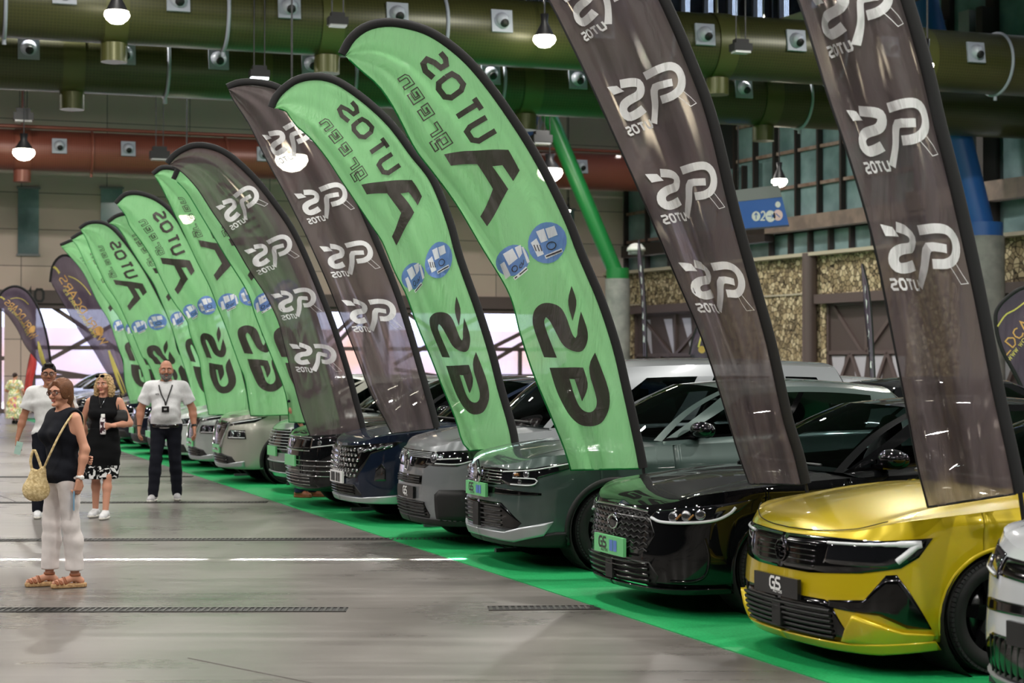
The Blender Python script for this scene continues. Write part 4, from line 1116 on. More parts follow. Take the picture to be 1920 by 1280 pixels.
    def band(mb, u0, u1, k0, k1, sg, n=10, m=4, f0=None, f1=None):
        """ruled piece; u limits may depend on k"""
        P = []
        for i in range(n+1):
            row = []
            for j in range(m+1):
                k = lerp(k0, k1, j/m); ua = u0(k) if callable(u0) else u0; ub = u1(k) if callable(u1) else u1
                q = sd(min(1, max(0, lerp(ua, ub, i/n))), k); row.append(Vector((q.x, -sg*q.y, q.z)))
            P.append(row)
        mb.grid(P, flip=sg < 0)
    fm = MB(); blk = MB()
    for sg in (1, -1):
        band(fm, 0, 1, khi, 1, sg, 30, 3); band(blk, 0, 1, 0, klo, sg, 30, 2)
        prev = 0.0; prevf = lambda k: 0.0
        for wi, (b0, t0_, b1, t1_) in enumerate(wins):
            s0 = lambda k, b0=b0, t0_=t0_: lerp(b0, t0_, (k-klo)/(khi-klo)); s1 = lambda k, b1=b1, t1_=t1_: lerp(b1, t1_, (k-klo)/(khi-klo))
            band(fm if wi == 0 or sp.get('painted_pillars') else blk, prevf, s0, klo, khi, sg, 3, 8)
            wmb = MB(); band(wmb, s0, s1, klo, khi, sg, 10, 7); wmb.build('side_window', M_cglass, root)
            prevf = s1
        band(fm, prevf, 1, klo, khi, sg, 6, 8)
    # roof
    rfn, rrn = g['ft'], g['rt']
    def rf(a, t):
        fe, be = wst(a), None
        y = lerp(0, Ct.y, a); be = Vector((lerp(rrn[0], Ct.x, a*a), y, lerp(rrn[1], Ct.z, a**2.4)))
        se = stp(t); ce = Vector((lerp(rfn[0], rrn[0], t), 0, lerp(rfn[1], rrn[1], t)+sp.get('roof_bulge', .06)*math.sin(PI*t)))
        p = fe*(1-t)+be*t+ce*(1-a)+se*a-(wst(0)*(1-a)*(1-t)+wst(1)*a*(1-t)+Vector((rrn[0], 0, rrn[1]))*(1-a)*t+Ct*a*t)
        return p
    for sg in (1, -1): pil.grid([[Vector((p.x, -sg*p.y, p.z)) for p in [rf(a, t) for t in np.linspace(0, 1, 21)]] for a in np.linspace(0, 1, 9)], flip=sg > 0)
    # rear glass + pillars
    rgl = MB()
    def rsp(a, k):
        yb = lerp(0, C.y, a); pb_ = Vector((lerp(g['rb'][0], C.x, a*a), yb, lerp(g['rb'][1], C.z, a**2)))
        yt = lerp(0, Ct.y, a); pt_ = Vector((lerp(rrn[0], Ct.x, a*a), yt, lerp(rrn[1], Ct.z, a**2.4))); return pb_.lerp(pt_, k)+Vector((.03, 0, .01))*math.sin(PI*k)
    for sg in (1, -1):
        f = lambda P: [[Vector((p.x, p.y*-sg, p.z)) for p in r] for r in P]
        rgl.grid(f([[rsp(a, k) for k in np.linspace(0.05, .9, 6)] for a in np.linspace(0, .82, 8)]), flip=sg > 0)
        pil.grid(f([[rsp(a, k) for k in np.linspace(0, 1, 6)] for a in np.linspace(.82, 1, 3)]), flip=sg > 0)
        pil.grid(f([[rsp(a, k) for k in (.9, .95, 1)] for a in np.linspace(0, .82, 8)]), flip=sg > 0)
        pil.grid(f([[rsp(a, k) for k in (0, .025, .05)] for a in np.linspace(0, .82, 8)]), flip=sg > 0)
    rgl.build('rear_window', M_cglass, root, recalc=True)
    fm.v and fm.build('window_frame', FRM, root)
    blk.build('window_seal', M_gloss, root)
    # belt strip: from the wall top to the glasshouse foot
    n_ = 60; bs = MB()
    wt = resample([tuple(b.pt(v, top(v))) for v in np.linspace(sA, b.S-.0001, 120)], n_, smooth=False)
    Qg = [A.lerp(C, u) + Vector((0, math.sin(PI*u)*.02, math.sin(PI*u)*beltc)) for u in np.linspace(0, 1, 60)]+[rsp(a, 0) for a in np.linspace(1, 0, 20)]
    Qg = [(p.x, -p.y, p.z) for p in Qg]; Qg = resample(Qg, n_, smooth=False)
    for sg in (1, -1):
        bs.grid([[Vector((wt[i][0], sg*wt[i][1], wt[i][2])), Vector((lerp(wt[i][0], Qg[i][0], .5), sg*lerp(wt[i][1], Qg[i][1], .5), lerp(wt[i][2], Qg[i][2], .5)+.012)), Vector((Qg[i][0], sg*Qg[i][1], Qg[i][2]))] for i in range(n_)], flip=sg > 0)
        # small scuttle corner between bonnet, wall and pillar foot
        a_, c_ = wt[0], Qg[0]; 
        bs.add([Vector((a_[0], sg*a_[1], a_[2])), Vector((c_[0], sg*c_[1], c_[2])), Vector((xc+.02, sg*-.0, zc-.005))], [(0, 1, 2)])
    bs.build('belt_line', PM, root, recalc=True)
    pil.build('roof', sp.get('roof_mat', PM), root, recalc=True)
    # wipers / scuttle
    sc = MB()
    for y0, y1 in ((-.55, .05), (.05, .6)): sc.tube([(xc+.04+.2*(y0/w)**2, y0, zc+.03), (xc+.02+.2*(y1/w)**2, y1, zc+.045)], .012, n=5)
    sc.build('wiper', M_clad, root)
    # interior
    it = MB()
    it.box((xc+.45, 0, zc-.12), (.5, 2*A.y-.12, .16)); it.box((L/2, 0, .5), (L*.55, 2*w-.3, .12))
    it.build('dashboard', M_seat, root)
    for xs in (xc+1.05, xc+1.95):
        for ys in (-.38, .38):
            q = MB(); Rm = Matrix.Rotation(-.25, 3, 'Y').inverted()
            q.ellipsoid((xs+.12, ys, .86), (.11, .25, .36), 12, 8, R=Rm); q.ellipsoid((xs+.22, ys, min(1.28, At.z-.16)), (.06, .14, .1), 12, 8); q.ellipsoid((xs-.15, ys, .58), (.28, .25, .1), 12, 6)
            q.build('seat', M_seat, root)
    q = MB(); c0 = Vector((xc+.78, -.38, zc-.08)); 
    q.tube([c0+Vector((.05*math.sin(a)*-1, .18*math.cos(a), .17*math.sin(a))) for a in np.linspace(0, 2*PI, 24, endpoint=False)], .014, n=6, closed=True); q.build('steering_wheel', M_clad, root)
    # wheels
    t, r, rk, d = wheel(R, sp.get('tw', .225), sp['rim'], sp['rimR']); first = None
    for xw in (xf, xr):
        for sg in (1, -1):
            if first is None:
                wh = empty('wheel'); wh.parent = root
                t.build('tyre', [M_tyre, M_tread], wh); r.build('rim_barrel', sp.get('barrel', M_alloyk), wh); rk.build('rim_spokes', sp['rim_mat'], wh); d.build('brake_disc', M_disc, wh); first = wh
            else: wh = copy_tree(first, root)
            wh.location = (xw, -sg*(w-.02-sp.get('tw', .225)/2), R); wh.rotation_euler = (0, sp.get('spin', .2)*(1 if xw == xf else 2), 0 if sg > 0 else PI)
    # arch trims
    am = sp.get('arch')
    for xw in (xf, xr):
        for sg in (1, -1):
            P = []; ar = MB()
            r1 = Ra+(.055 if am else .022)
            for a in np.linspace(-.25, PI+.25, 40):
                def pp(rad, off):
                    x = xw-rad*math.cos(a); z = R+rad*math.sin(a); return b.pt(sg*b.sx(x), z, off)
                P.append([pp(Ra-.004, -.03), pp(Ra, .012 if am else .006), pp(lerp(Ra, r1, .8), .012 if am else .003), pp(r1, 0.0)])
            ar.grid(P, flip=sg < 0); ar.build('wheel_arch_trim', am or PM, root)
    if sp.get('sillclad'):
        for sg in (1, -1):
            cl = MB(); sv = [v for v in allS if b.sx(xf+Ra) <= v <= b.sx(xr-Ra)]
            cl.grid([[b.pt(sg*v, b.zb(v)-.02, -.03), b.pt(sg*v, b.zb(v)-.02, .01), b.pt(sg*v, b.zb(v)+.14, .014), b.pt(sg*v, b.zb(v)+.17, .0)] for v in sv]); cl.build('sill_cladding', M_clad, root)
    # door handles
    for xh in sp.get('handles', (sp['door'][1]-.22, sp['door'][2]-.25)):
        for sg in (1, -1):
            q = MB(); zz = b.zt(xh)-.13
            q.tube([b.pt(sg*b.sx(xh-.09), zz, -.005), b.pt(sg*b.sx(xh-.07), zz, .028), b.pt(sg*b.sx(xh+.07), zz, .028), b.pt(sg*b.sx(xh+.09), zz, -.005)], [.012, .014, .014, .012], n=8); q.build('door_handle', sp.get('handle_mat', PM), root)
    # mirrors
    mx_, mz = A.x+.30, A.z+.10
    for sg in (1, -1):
        q = MB(); mp = empty('wing_mirror', (mx_, -sg*(w+.03), mz)); mp.parent = root
        Rm = Matrix.Rotation(sg*.12, 3, 'Z'); q.ellipsoid((-.01, -sg*.02, .0), (.085, .125, .070), 18, 12, R=Rm); q.build('mirror_cap', sp.get('mirror_mat', PM), mp)
        q = MB(); q.ellipsoid((.035, -sg*.02, -.008), (.055, .118, .066), 16, 10, R=Rm); q.box((0, sg*.12, -.06), (.09, .16, .03)); q.build('mirror_housing', M_gloss, mp)
    # tail lamps
    for sg in (1, -1): feature(b, 'tail_lamp', [(b.S-.62, .72), (b.S-.9, .95), (b.S-.62, .98), (b.S-.25, .93), (b.S-.3, .8)], M_redlamp, root, sides=(sg,), n=8)
    sp['front'](b, root)
    return root, b
def plate(b, root, z0, z1, m, kind, yo=0.0, half=.26, fwd=.02):
    x = min(b.pt(0, z0).x, b.pt(0, z1).x, b.pt(.2, z1).x)-fwd
    zc = (z0+z1)/2; pr = MB(); pr.box((x+.012, yo, zc), (.024, 2*half, z1-z0)); o = pr.build('number_plate', m, root)
    hgt = (z1-z0); q = MB()
    def put(quads, sx, y0, zb_, mi):
        for qd in quads: q.add([(x-.0025, y0-p[0]*sx, zb_+p[1]*sx) for p in qd], [(0, 1, 2, 3)], mi, False)
    # letters read from the front: screen right is -y
    if kind == 'dark_gs':
        g_, wg = word('GS', 1.0, 1.15, .12, .26); put(g_, hgt*.52, yo+hgt*.55, zc-hgt*.2, 0)
        a_, wa = word('AUTOS', .3, .26, .08, .06); put(a_, hgt*.5, yo+hgt*.2, zc-hgt*.36, 0)
    elif kind == 'green_gs':
        g_, wg = word('GS', 1.0, 1.15, .12, .26); put(g_, hgt*.48, yo+.17, zc-hgt*.18, 1)
        a_, wa = word('AUTOS', .3, .26, .08, .06); put(a_, hgt*.5, yo+.13, zc-hgt*.38, 1)
        for yy in (-.05, -.12): q.add([(x-.0025, yo+yy+.03, zc-hgt*.3), (x-.0025, yo+yy+.03, zc+hgt*.3), (x-.0025, yo+yy-.03, zc+hgt*.3), (x-.0025, yo+yy-.03, zc-hgt*.3)], [(0, 1, 2, 3)], 2, False)
    if q.v: q.build('plate_print', [M_pwt, M_pdk, M_pbl], o)
    return o
def slats(b, root, name, zs, s0, s1, m, r=.008, off=.012):
    mb = MB()
    for z in zs:
        mb.tube([b.pt(sv, z, off) for sv in np.linspace(s0, s1, 21)], r, n=6)
    return mb.build(name, m, root)
def headlight(b, root, poly, drl=None, inner=(), drl_r=.012, off=.008):
    for sg in (1, -1):
        o = feature(b, 'headlight', poly, M_lens, root, sides=(sg,), off=off, n=20)
        if drl:
            q = MB()
            for pl in drl: fline(b, pl, drl_r, q, sg, off=off+.004)
            q.build('running_light', M_drl, o)
        for (sv, z, rad) in inner:
            q = MB(); c = b.pt(sg*sv, z, off+.002); n = b.nrm(sg*sv, z); T = Matrix.Translation(c) @ n.to_track_quat('Z', 'Y').to_matrix().to_4x4()
            q.lathe([(0, .004), (rad*.7, .006), (rad, .002), (rad*1.05, -.004)], 18, M=T); q.build('lamp_projector', M_lensin, o)
def emblem(b, root, kind, z, r=.06, fwd=.012, m=None):
    x = b.pt(0, z).x-fwd; m = m or M_chrome; q = MB()
    def line(pts, rr, closed=False): q.tube([(x, p[0], z+p[1]) for p in pts], rr, n=6, closed=closed)
    if kind == 'oval': line([(r*1.3*math.cos(a), r*.75*math.sin(a)) for a in np.linspace(0, 2*PI, 24, endpoint=False)], r*.13, True); q.ellipsoid((x, 0, z), (.008, r*1.2, r*.66), 16, 8, mi=1)
    if kind == 'circle_bolt': line([(r*math.cos(a), r*math.sin(a)) for a in np.linspace(0, 2*PI, 28, endpoint=False)], r*.11, True); line([(r*1.2, .012), (-.01, .012), (.01, -.012), (-r*1.2, -.012)], r*.1)
    if kind == 'diamond':
        line([(0, r*1.35), (r*.75, 0), (0, -r*1.35), (-r*.75, 0)], r*.2, True); line([(0, r*.7), (r*.3, 0), (0, -r*.7)], r*.12)
    if kind == 'chevron':
        line([(r*.8*math.cos(a), r*1.15*math.sin(a)) for a in np.linspace(0, 2*PI, 24, endpoint=False)], r*.13, True)
        for dz in (.02, -.025): line([(r*.6, dz-.03), (0, dz+.02), (-r*.6, dz-.03)], r*.13)
    if kind == 'circle': line([(r*math.cos(a), r*math.sin(a)) for a in np.linspace(0, 2*PI, 28, endpoint=False)], r*.12, True); line([(r*.6, r*.5), (0, -r*.6), (-r*.6, r*.5)], r*.1)
    if kind == 'slant': line([(r*1.2*math.cos(a), r*.7*math.sin(a)) for a in np.linspace(0, 2*PI, 24, endpoint=False)], r*.1, True); line([(r*.5, -r*.5), (r*.3, r*.5)], r*.1); line([(-r*.5, r*.5), (-r*.3, -r*.5)], r*.1); line([(r*.4, 0), (-r*.4, 0)], r*.1)
    return q.build('front_emblem', [m, M_gloss], root)
# ---------------------------------------------------------------- the car shapes
NOSE = [(.015, .25), (.055, .48), (.15, .68), (.32, .81), (.58, .875), (.9, .90)]
def hatch(**k):
    d = dict(L=4.37, w=.92, nose=[(x*k.get('nx', 1), y*(k.get('w', .92)/.905)) for x, y in NOSE], xf=.90, xr=3.58, R=.325, Ra=.365, rimR=.225, rim='five', rim_mat=M_alloyk,
             xc=1.28, zc=.98, front_in=[(.1, .10), (.2, .03), (.35, 0), (.55, .02), (.72, .05), (.85, .14), (1.1, .3)],
             side_in=[(.1, .08), (.3, .02), (.6, 0), (.78, .0), (.9, .02), (1.05, .05), (1.3, .1)],
             shoulder=[(0, .75), (.15, .80), (.4, .86), (1.2, .93), (2.2, .96), (3.6, 1.02), (4.1, 1.0), (4.4, .98)],
             sill=[(0, .20), (.5, .19), (1.2, .2), (3, .22), (4, .25), (4.4, .32)],
             door=(1.42, 2.45, 3.42), glass=dict(A=(1.44, .80, .97), At=(2.25, .585, 1.38), ft=(2.10, 1.425), C=(3.98, .76, 1.06), Ct=(3.72, .56, 1.35), rb=(4.25, 1.06), rt=(3.85, 1.41)),
             wins=[(.04, .12, .40, .42), (.43, .45, .76, .84)])
    d.update(k); return d
# ---- yellow hatchback
def yellow_front(b, root):
    feature(b, 'front_panel', [(0.0, .535), (0.0, .735), (.45, .745), (.80, .745), (1.10, .765), (1.02, .66), (.92, .60), (.7, .565), (.3, .535)], M_gloss, root, both=True, n=26, off=.004)
    for sg in (1, -1):
        o = feature(b, 'headlight', [(.42, .60), (.45, .725), (1.05, .745), (.96, .635), (.85, .60)], M_lens, root, sides=(sg,), off=.007)
        q = MB(); fline(b, [(.44, .715), (.7, .722), (1.02, .735), (1.005, .722), (.955, .68), (.90, .635)], [.009]*15+[.014]*3+[.02]*12, q, sg, .008); q.build('running_light', M_drl, o)
        for sv in ():
            q = MB(); c = b.pt(sg*sv, .655, .009); n = b.nrm(sg*sv, .655); T = Matrix.Translation(c) @ n.to_track_quat('Z', 'Y').to_matrix().to_4x4()
            q.lathe([(0, .003), (.03, .004), (.034, -.002)], 16, M=T); q.build('lamp_projector', M_lensin if sv > .7 else M_clad, o)
    slats(b, root, 'grille_bar', [.57, .60, .63, .66, .69], -.34, .34, M_gloss, .004, .005)
    emblem(b, root, 'circle_bolt', .635, .06, m=M_gloss)
    feature(b, 'lower_grille', [(0, .165), (0, .40), (.45, .40), (.50, .385), (.62, .20), (.5, .165)], M_gloss, root, both=True, off=.004, n=16)
    slats(b, root, 'grille_bar', [.19, .22, .25, .28, .31, .34], -.5, .5, M_clad, .010, .012)
    q = MB(); q.box((b.pt(0, .27).x-.01, 0, .27), (.03, .10, .13)); q.build('radar_panel', M_clad, root)
    for sg in (1, -1):
        feature(b, 'air_curtain', [(.48, .40), (.72, .42), (.84, .56), (.90, .565), (.97, .47), (1.10, .265), (.96, .27), (.80, .34), (.50, .36)], M_gloss, root, sides=(sg,), off=.005, n=22)
        q = feature(b, 'bumper_blade', [(.56, .175), (.66, .335), (.74, .31), (.93, .25), (1.12, .235), (1.1, .20), (.8, .16)], sp_y['paint'], root, sides=(sg,), off=.028, n=14)
    plate(b, root, .375, .49, M_pk, 'dark_gs', yo=0)
    mb = MB()
    feature(b, 'front_lip', [(0, .115), (0, .165), (.6, .165), (1.12, .20), (1.16, .15), (.8, .115)], sp_y['paint'], root, both=True, off=.030, n=20)
    q = MB()
    for sg in (1, -1): fline(b, [(0, .765), (.3, .772), (.62, .80), (.85, .85)], .003, q, sg, .0)
    q.build('bonnet_gap', M_well, root)
sp_y = hatch(paint=paint('yellow_gold_paint', (198, 174, 14), .3, .3), xc=1.22, zc=1.0, rim='blade', roof_mat=M_gloss, mirror_mat=M_gloss, spin=.5,
             crease=[(.84, .05, .018, .5, 4.2), (.5, .1, .012, 1.2, 3.3)], front=yellow_front, detail=2, hood_bulge=.04)
build_car(sp_y, 9.12, 4.99, 'glossy yellow hatchback with black visor front, nearest full car in the row')
# ---- black hatchback
def focus_front(b, root):
    feature(b, 'grille', [(0, .39), (0, .705), (.42, .70), (.50, .66), (.56, .55), (.48, .44), (.40, .39)], M_hex, root, both=True, off=.002, n=20)
    q = MB()
    for sg in (1, -1): fline(b, [(0, .715), (.3, .712), (.48, .70)], .008, q, sg, .008)
    q.build('grille_rim', M_chrome, root)
    g = MB()
    for i, z in enumerate((.44, .48, .52, .56, .60, .64, .68)):
        for sg in (1, -1):
            pts = [(s_, z+(.009 if k % 2 else -.009)) for k, s_ in enumerate(np.linspace(0, .5, 13))]
            g.tube([b.pt(sg*p[0], p[1], .008) for p in pts], .005, n=5)
    g.build('grille_bar', M_clad, root)
    emblem(b, root, 'oval', .60, .062)
    headlight(b, root, [(.50, .66), (.55, .71), (1.0, .765), (1.28, .80), (1.18, .72), (1.0, .645), (.62, .63)], [[(.52, .665), (.62, .642), (.85, .645), (1.02, .665), (1.12, .71), (1.16, .75)]], [(.72, .68, .035), (.82, .69, .035), (.92, .70, .035)], .011)
    for sg in (1, -1):
        q = MB()
        for sv in (.75, .84): fline(b, [(sv, .665), (sv+.035, .70)], .008, q, sg, .012)
        q.build('indicator', M_amber, root)
    feature(b, 'lower_grille', [(0, .20), (0, .36), (.52, .36), (.6, .27), (.55, .20)], M_clad, root, both=True, off=.002, n=14)
    slats(b, root, 'grille_bar', [.23, .27, .31, .345], -.52, .52, M_gloss, .011, .014)
    q = MB(); q.box((b.pt(0, .27).x-.012, 0, .27), (.03, .12, .13)); q.build('radar_panel', M_clad, root)
    plate(b, root, .37, .50, M_pg, 'green_gs')
    for sg in (1, -1):
        q = MB(); fline(b, [(.95, .54), (.98, .42), (.96, .3), (.88, .25), (.7, .24)], .012, q, sg, .0); q.build('bumper_crease', sp_f['paint'], root)
    feature(b, 'front_lip', [(0, .15), (0, .185), (.6, .185), (1.12, .20), (1.16, .165), (.8, .15)], sp_f['paint'], root, both=True, off=.03, n=20)
sp_f = hatch(paint=paint('black_paint', (7, 8, 10), .2, .2), L=4.38, zc=.97, shoulder=[(0, .73), (.15, .78), (.4, .845), (1.2, .92), (2.2, .95), (3.6, 1.02), (4.1, 1.0), (4.4, .98)],
             glass=dict(A=(1.42, .80, .96), At=(2.22, .60, 1.39), ft=(2.02, 1.43), C=(3.98, .77, 1.06), Ct=(3.72, .58, 1.36), rb=(4.25, 1.06), rt=(3.85, 1.42)), rim_mat=M_alloyk,
             crease=[(.86, .05, .015, .5, 4.2)], front=focus_front, detail=2)
build_car(sp_f, 11.58, 4.99, 'shiny black hatchback with green number plate and slim headlights, beside the yellow car')
# ---- grey green crossover
def suv(**k):
    d = hatch(L=4.41, w=.91, R=.345, Ra=.385, rimR=.24, xf=.90, xr=3.56, xc=1.16, zc=1.09,
              front_in=[(.1, .12), (.25, .03), (.4, 0), (.6, .0), (.8, .03), (.95, .10), (1.2, .3)],
              shoulder=[(0, .86), (.12, .91), (.35, .96), (1.2, 1.03), (2.2, 1.06), (3.6, 1.12), (4.1, 1.1), (4.4, 1.08)],
              sill=[(0, .22), (.5, .22), (1.2, .25), (3, .27), (4, .32), (4.4, .4)], arch=M_clad, sillclad=True,
              glass=dict(A=(1.38, .79, 1.07), At=(2.12, .60, 1.50), ft=(1.95, 1.55), C=(4.0, .77, 1.15), Ct=(3.78, .58, 1.46), rb=(4.26, 1.12), rt=(3.92, 1.53)), door=(1.45, 2.45, 3.4))
    d.update(k); return d
def renault_front(b, root):
    feature(b, 'upper_grille', [(0, .70), (0, .84), (.3, .85), (.5, .84), (.5, .72), (.3, .70)], M_gloss, root, both=True, off=.003, n=14)
    slats(b, root, 'grille_bar', [.72, .745, .77, .795, .82], -.44, .44, M_chrome, .0045, .008)
    emblem(b, root, 'diamond', .76, .095, fwd=.03)
    headlight(b, root, [(.40, .75), (.42, .83), (.8, .86), (1.2, .925), (1.28, .93), (1.1, .85), (.85, .78), (.82, .71), (.55, .71)], [[(.58, .72), (.80, .72), (.83, .77), (.6, .775)], [(.45, .82), (.8, .845), (1.15, .905)]], [(.62, .80, .03), (.74, .81, .03), (.68, .745, .02)], .006)
    for sg in (1, -1): q = MB(); fline(b, [(.62, .80), (.67, .805)], .014, q, sg, .012); q.build('indicator', M_amber, root)
    feature(b, 'grille_slot', [(0, .63), (0, .69), (.5, .68), (.88, .655), (.88, .635), (.5, .63)], M_gloss, root, both=True, off=.004, n=18)
    feature(b, 'lower_grille', [(0, .33), (0, .56), (.46, .56), (.56, .50), (.70, .40), (.62, .33)], M_gloss, root, both=True, off=.003, n=18)
    slats(b, root, 'grille_bar', [.37, .41, .45, .49, .53], -.46, .46, M_clad, .008, .008)
    q = MB(); q.box((b.pt(0, .44).x-.012, 0, .44), (.03, .14, .20)); q.build('radar_panel', M_clad, root)
    feature(b, 'bumper_blade', [(0, .25), (0, .315), (.5, .315), (.72, .37), (.98, .42), (.9, .30), (.6, .235)], M_satin, root, both=True, off=.022, n=20)
    feature(b, 'front_lip', [(0, .2), (0, .25), (.6, .25), (1.0, .33), (1.1, .33), (1.1, .2)], M_clad, root, both=True, off=.012, n=20)
    plate(b, root, .595, .72-.01, M_pg, 'green_gs', fwd=.03)
sp_r = suv(paint=paint('grey_green_paint', (70, 86, 83), .3, .28), rim='twin', rim_mat=M_alloy, front=renault_front, detail=2, mirror_mat=M_gloss, handle_mat=M_gloss, crease=[(.9, .06, .015, .4, 4.2), (.55, .12, -.012, 1.3, 3.3)])
build_car(sp_r, 14.45, 4.98, 'grey-green crossover with green number plate and pale lower bumper strip')
# ---- silver van
def van_front(b, root):
    feature(b, 'upper_grille', [(0, .74), (0, .90), (.4, .90), (.62, .89), (.55, .80), (.42, .74)], M_gloss, root, both=True, off=.003, n=14)
    slats(b, root, 'grille_bar', [.84, .855, .87, .885], -.5, .5, M_satin, .005, .008)
    emblem(b, root, 'chevron', .80, .085, fwd=.035)
    headlight(b, root, [(.42, .78), (.48, .90), (.85, .915), (1.15, .93), (1.05, .84), (.86, .77), (.56, .77)], [[(.60, .79), (.86, .79), (1.0, .82)], [(.62, .83), (.9, .845)]], [(.56, .845, .05), (.66, .85, .03)], .007)
    feature(b, 'vent', [(0, .58), (0, .665), (.38, .665), (.38, .585)], M_gloss, root, both=True, off=.006, n=10)
    slats(b, root, 'grille_bar', [.60, .622, .645], -.36, .36, M_clad, .008, .012)
    feature(b, 'lower_grille', [(0, .27), (0, .42), (.42, .42), (.52, .30), (.5, .27)], M_gloss, root, both=True, off=.004, n=10)
    slats(b, root, 'grille_bar', [.295, .325, .355, .385, .41], -.45, .45, M_clad, .009, .012)
    for sg in (1, -1): feature(b, 'corner_cladding', [(.62, .25), (.62, .50), (.68, .545), (.92, .55), (1.10, .50), (1.14, .25)], M_clad, root, sides=(sg,), off=.014, n=12)
    feature(b, 'front_lip', [(0, .20), (0, .265), (.62, .265), (1.14, .25), (1.14, .2)], M_clad, root, both=True, off=.014, n=20)
    plate(b, root, .44, .555, M_pk, 'dark_gs')
sp_v = suv(L=4.72, painted_pillars=True, w=.92, paint=paint('silver_grey_paint', (134, 138, 142), .3, .28), front=van_front, detail=2, rim='five', rim_mat=M_alloy, xc=.95, zc=1.14, R=.33, Ra=.37, nx=.8,
           shoulder=[(0, .93), (.12, .97), (.35, 1.02), (1.2, 1.10), (2.2, 1.13), (3.6, 1.15), (4.1, 1.15), (4.7, 1.15)],
           glass=dict(A=(1.18, .82, 1.12), At=(1.95, .72, 1.70), ft=(1.75, 1.76), C=(4.56, .82, 1.16), Ct=(4.34, .72, 1.70), rb=(4.68, 1.14), rt=(4.44, 1.76)), wins=[(.09, .16, .37, .37), (.44, .44, .68, .68), (.75, .75, .93, .89)], frame_mat=None, roof_bulge=.04, roof_c=.03, klo=.05, khi=.80, door=(1.38, 2.3, 3.3))
sp_v['frame_mat'] = sp_v['paint']; sp_v['nose'] = [(x*.9, y*1.0) for x, y in NOSE]
build_car(sp_v, 16.5, 4.95, 'tall silver van with dark plastic front corners, behind the grey-green crossover')
# ---- dark blue crossover
def tucson_front(b, root):
    feature(b, 'grille', [(0, .48), (0, .83), (.5, .85), (.9, .88), (1.12, .90), (1.0, .83), (.75, .76), (.66, .62), (.55, .50), (.4, .48)], M_gloss, root, both=True, off=.003, n=24)
    g = MB()
    for i, z in enumerate((.52, .575, .63, .685, .74, .795)):
        for k in range(-6, 7):
            sv = k*.085+(.04 if i % 2 else 0); T = b.pt(sv, z, .006); g.ellipsoid(T, (.012, .034, .021), 8, 6)
    g.build('grille_bar', M_chrome, root)
    emblem(b, root, 'slant', .80, .06)
    q = MB()
    for sg in (1, -1):
        for i in range(5): fline(b, [(.56+.09*i, .77+.016*i), (.64+.09*i, .80+.016*i)], .014, q, sg, .008)
    q.build('running_light', M_lensin, root)
    feature(b, 'lower_grille', [(0, .30), (0, .42), (.5, .42), (.62, .32), (.6, .30)], M_clad, root, both=True, off=.002, n=10)
    slats(b, root, 'grille_bar', [.32, .35, .38, .41], -.5, .5, M_gloss, .009, .012)
    for sg in (1, -1): 
        o = feature(b, 'headlight', [(.80, .47), (.82, .60), (.88, .66), (.93, .60), (.93, .47)], M_lens, root, sides=(sg,), off=.004, n=8)
    feature(b, 'front_lip', [(0, .22), (0, .28), (.6, .28), (1.1, .32), (1.1, .22)], M_satin, root, both=True, off=.018, n=16)
    plate(b, root, .42, .55, M_pwt, 'none'); q = MB(); x = b.pt(0, .48).x-.028
    for y in (.16, .07, -.05, -.15): q.box((x-.0, y, .485), (.004, .05, .10))
    q.build('plate_print', M_pk, root)
sp_t = suv(L=4.5, w=.93, paint=paint('dark_blue_paint', (20, 30, 48), .3, .25), front=tucson_front, detail=2, rim='five', rim_mat=M_alloyk, crease=[(.85, .05, .02, .5, 4.2)])
build_car(sp_t, 19.2, 4.95, 'dark blue crossover with jewelled grille and white plate, left of the silver van', None)
# ---- black crossover with chrome bars
def vw_front(b, root):
    feature(b, 'grille', [(0, .70), (0, .84), (.6, .86), (.6, .72)], M_gloss, root, both=True, off=.003, n=12)
    slats(b, root, 'grille_bar', [.70, .86], -.6, .6, M_chrome, .009, .01)
    headlight(b, root, [(.6, .72), (.6, .86), (1.1, .90), (1.0, .78)], [[(.62, .74), (.98, .78)]], [(.75, .80, .03)], .006)
    slats(b, root, 'bumper_strip', [.40, .46, .52, .58], -.9, .9, M_chrome, .007, .01)
    feature(b, 'lower_grille', [(0, .27), (0, .42), (.62, .42), (.7, .27)], M_clad, root, both=True, off=.002, n=10)
    slats(b, root, 'grille_bar', [.29, .33, .37], -.6, .6, M_chrome, .007, .01)
    plate(b, root, .50, .63, M_pg, 'none')
    emblem(b, root, 'circle', .78, .06)
sp_w = suv(L=4.45, w=.90, paint=paint('jet_black_paint', (10, 12, 14), .2, .22), front=vw_front, rim='five', rim_mat=M_alloyk)
build_car(sp_w, 21.3, 4.9, 'black crossover with thin chrome bars and green plate, below the curved black flag')
def mg_front(b, root):
    feature(b, 'grille', [(0, .55), (0, .86), (.55, .87), (.66, .72), (.55, .55)], M_gloss, root, both=True, off=.003, n=12)
    slats(b, root, 'grille_bar', [.60, .64, .68, .72, .76, .80, .84], -.6, .6, M_satin, .006, .01)
    headlight(b, root, [(.6, .78), (.6, .88), (1.05, .92), (.95, .80)], [[(.62, .80), (.94, .82)]], [(.72, .83, .03)], .006)
    feature(b, 'lower_grille', [(0, .28), (0, .42), (.7, .42), (.75, .28)], M_clad, root, both=True, off=.002, n=10)
    slats(b, root, 'bumper_strip', [.43, .28], -.8, .8, M_satin, .012, .012)
    plate(b, root, .50, .63, M_pg, 'none'); emblem(b, root, 'circle', .74, .055)
sp_m = suv(L=4.4, paint=paint('light_grey_paint', (140, 148, 146), .3, .28), front=mg_front, rim='five', rim_mat=M_alloy)
build_car(sp_m, 23.8, 5.22, 'light grey crossover with barred oval grille, between the black car and the beige one')
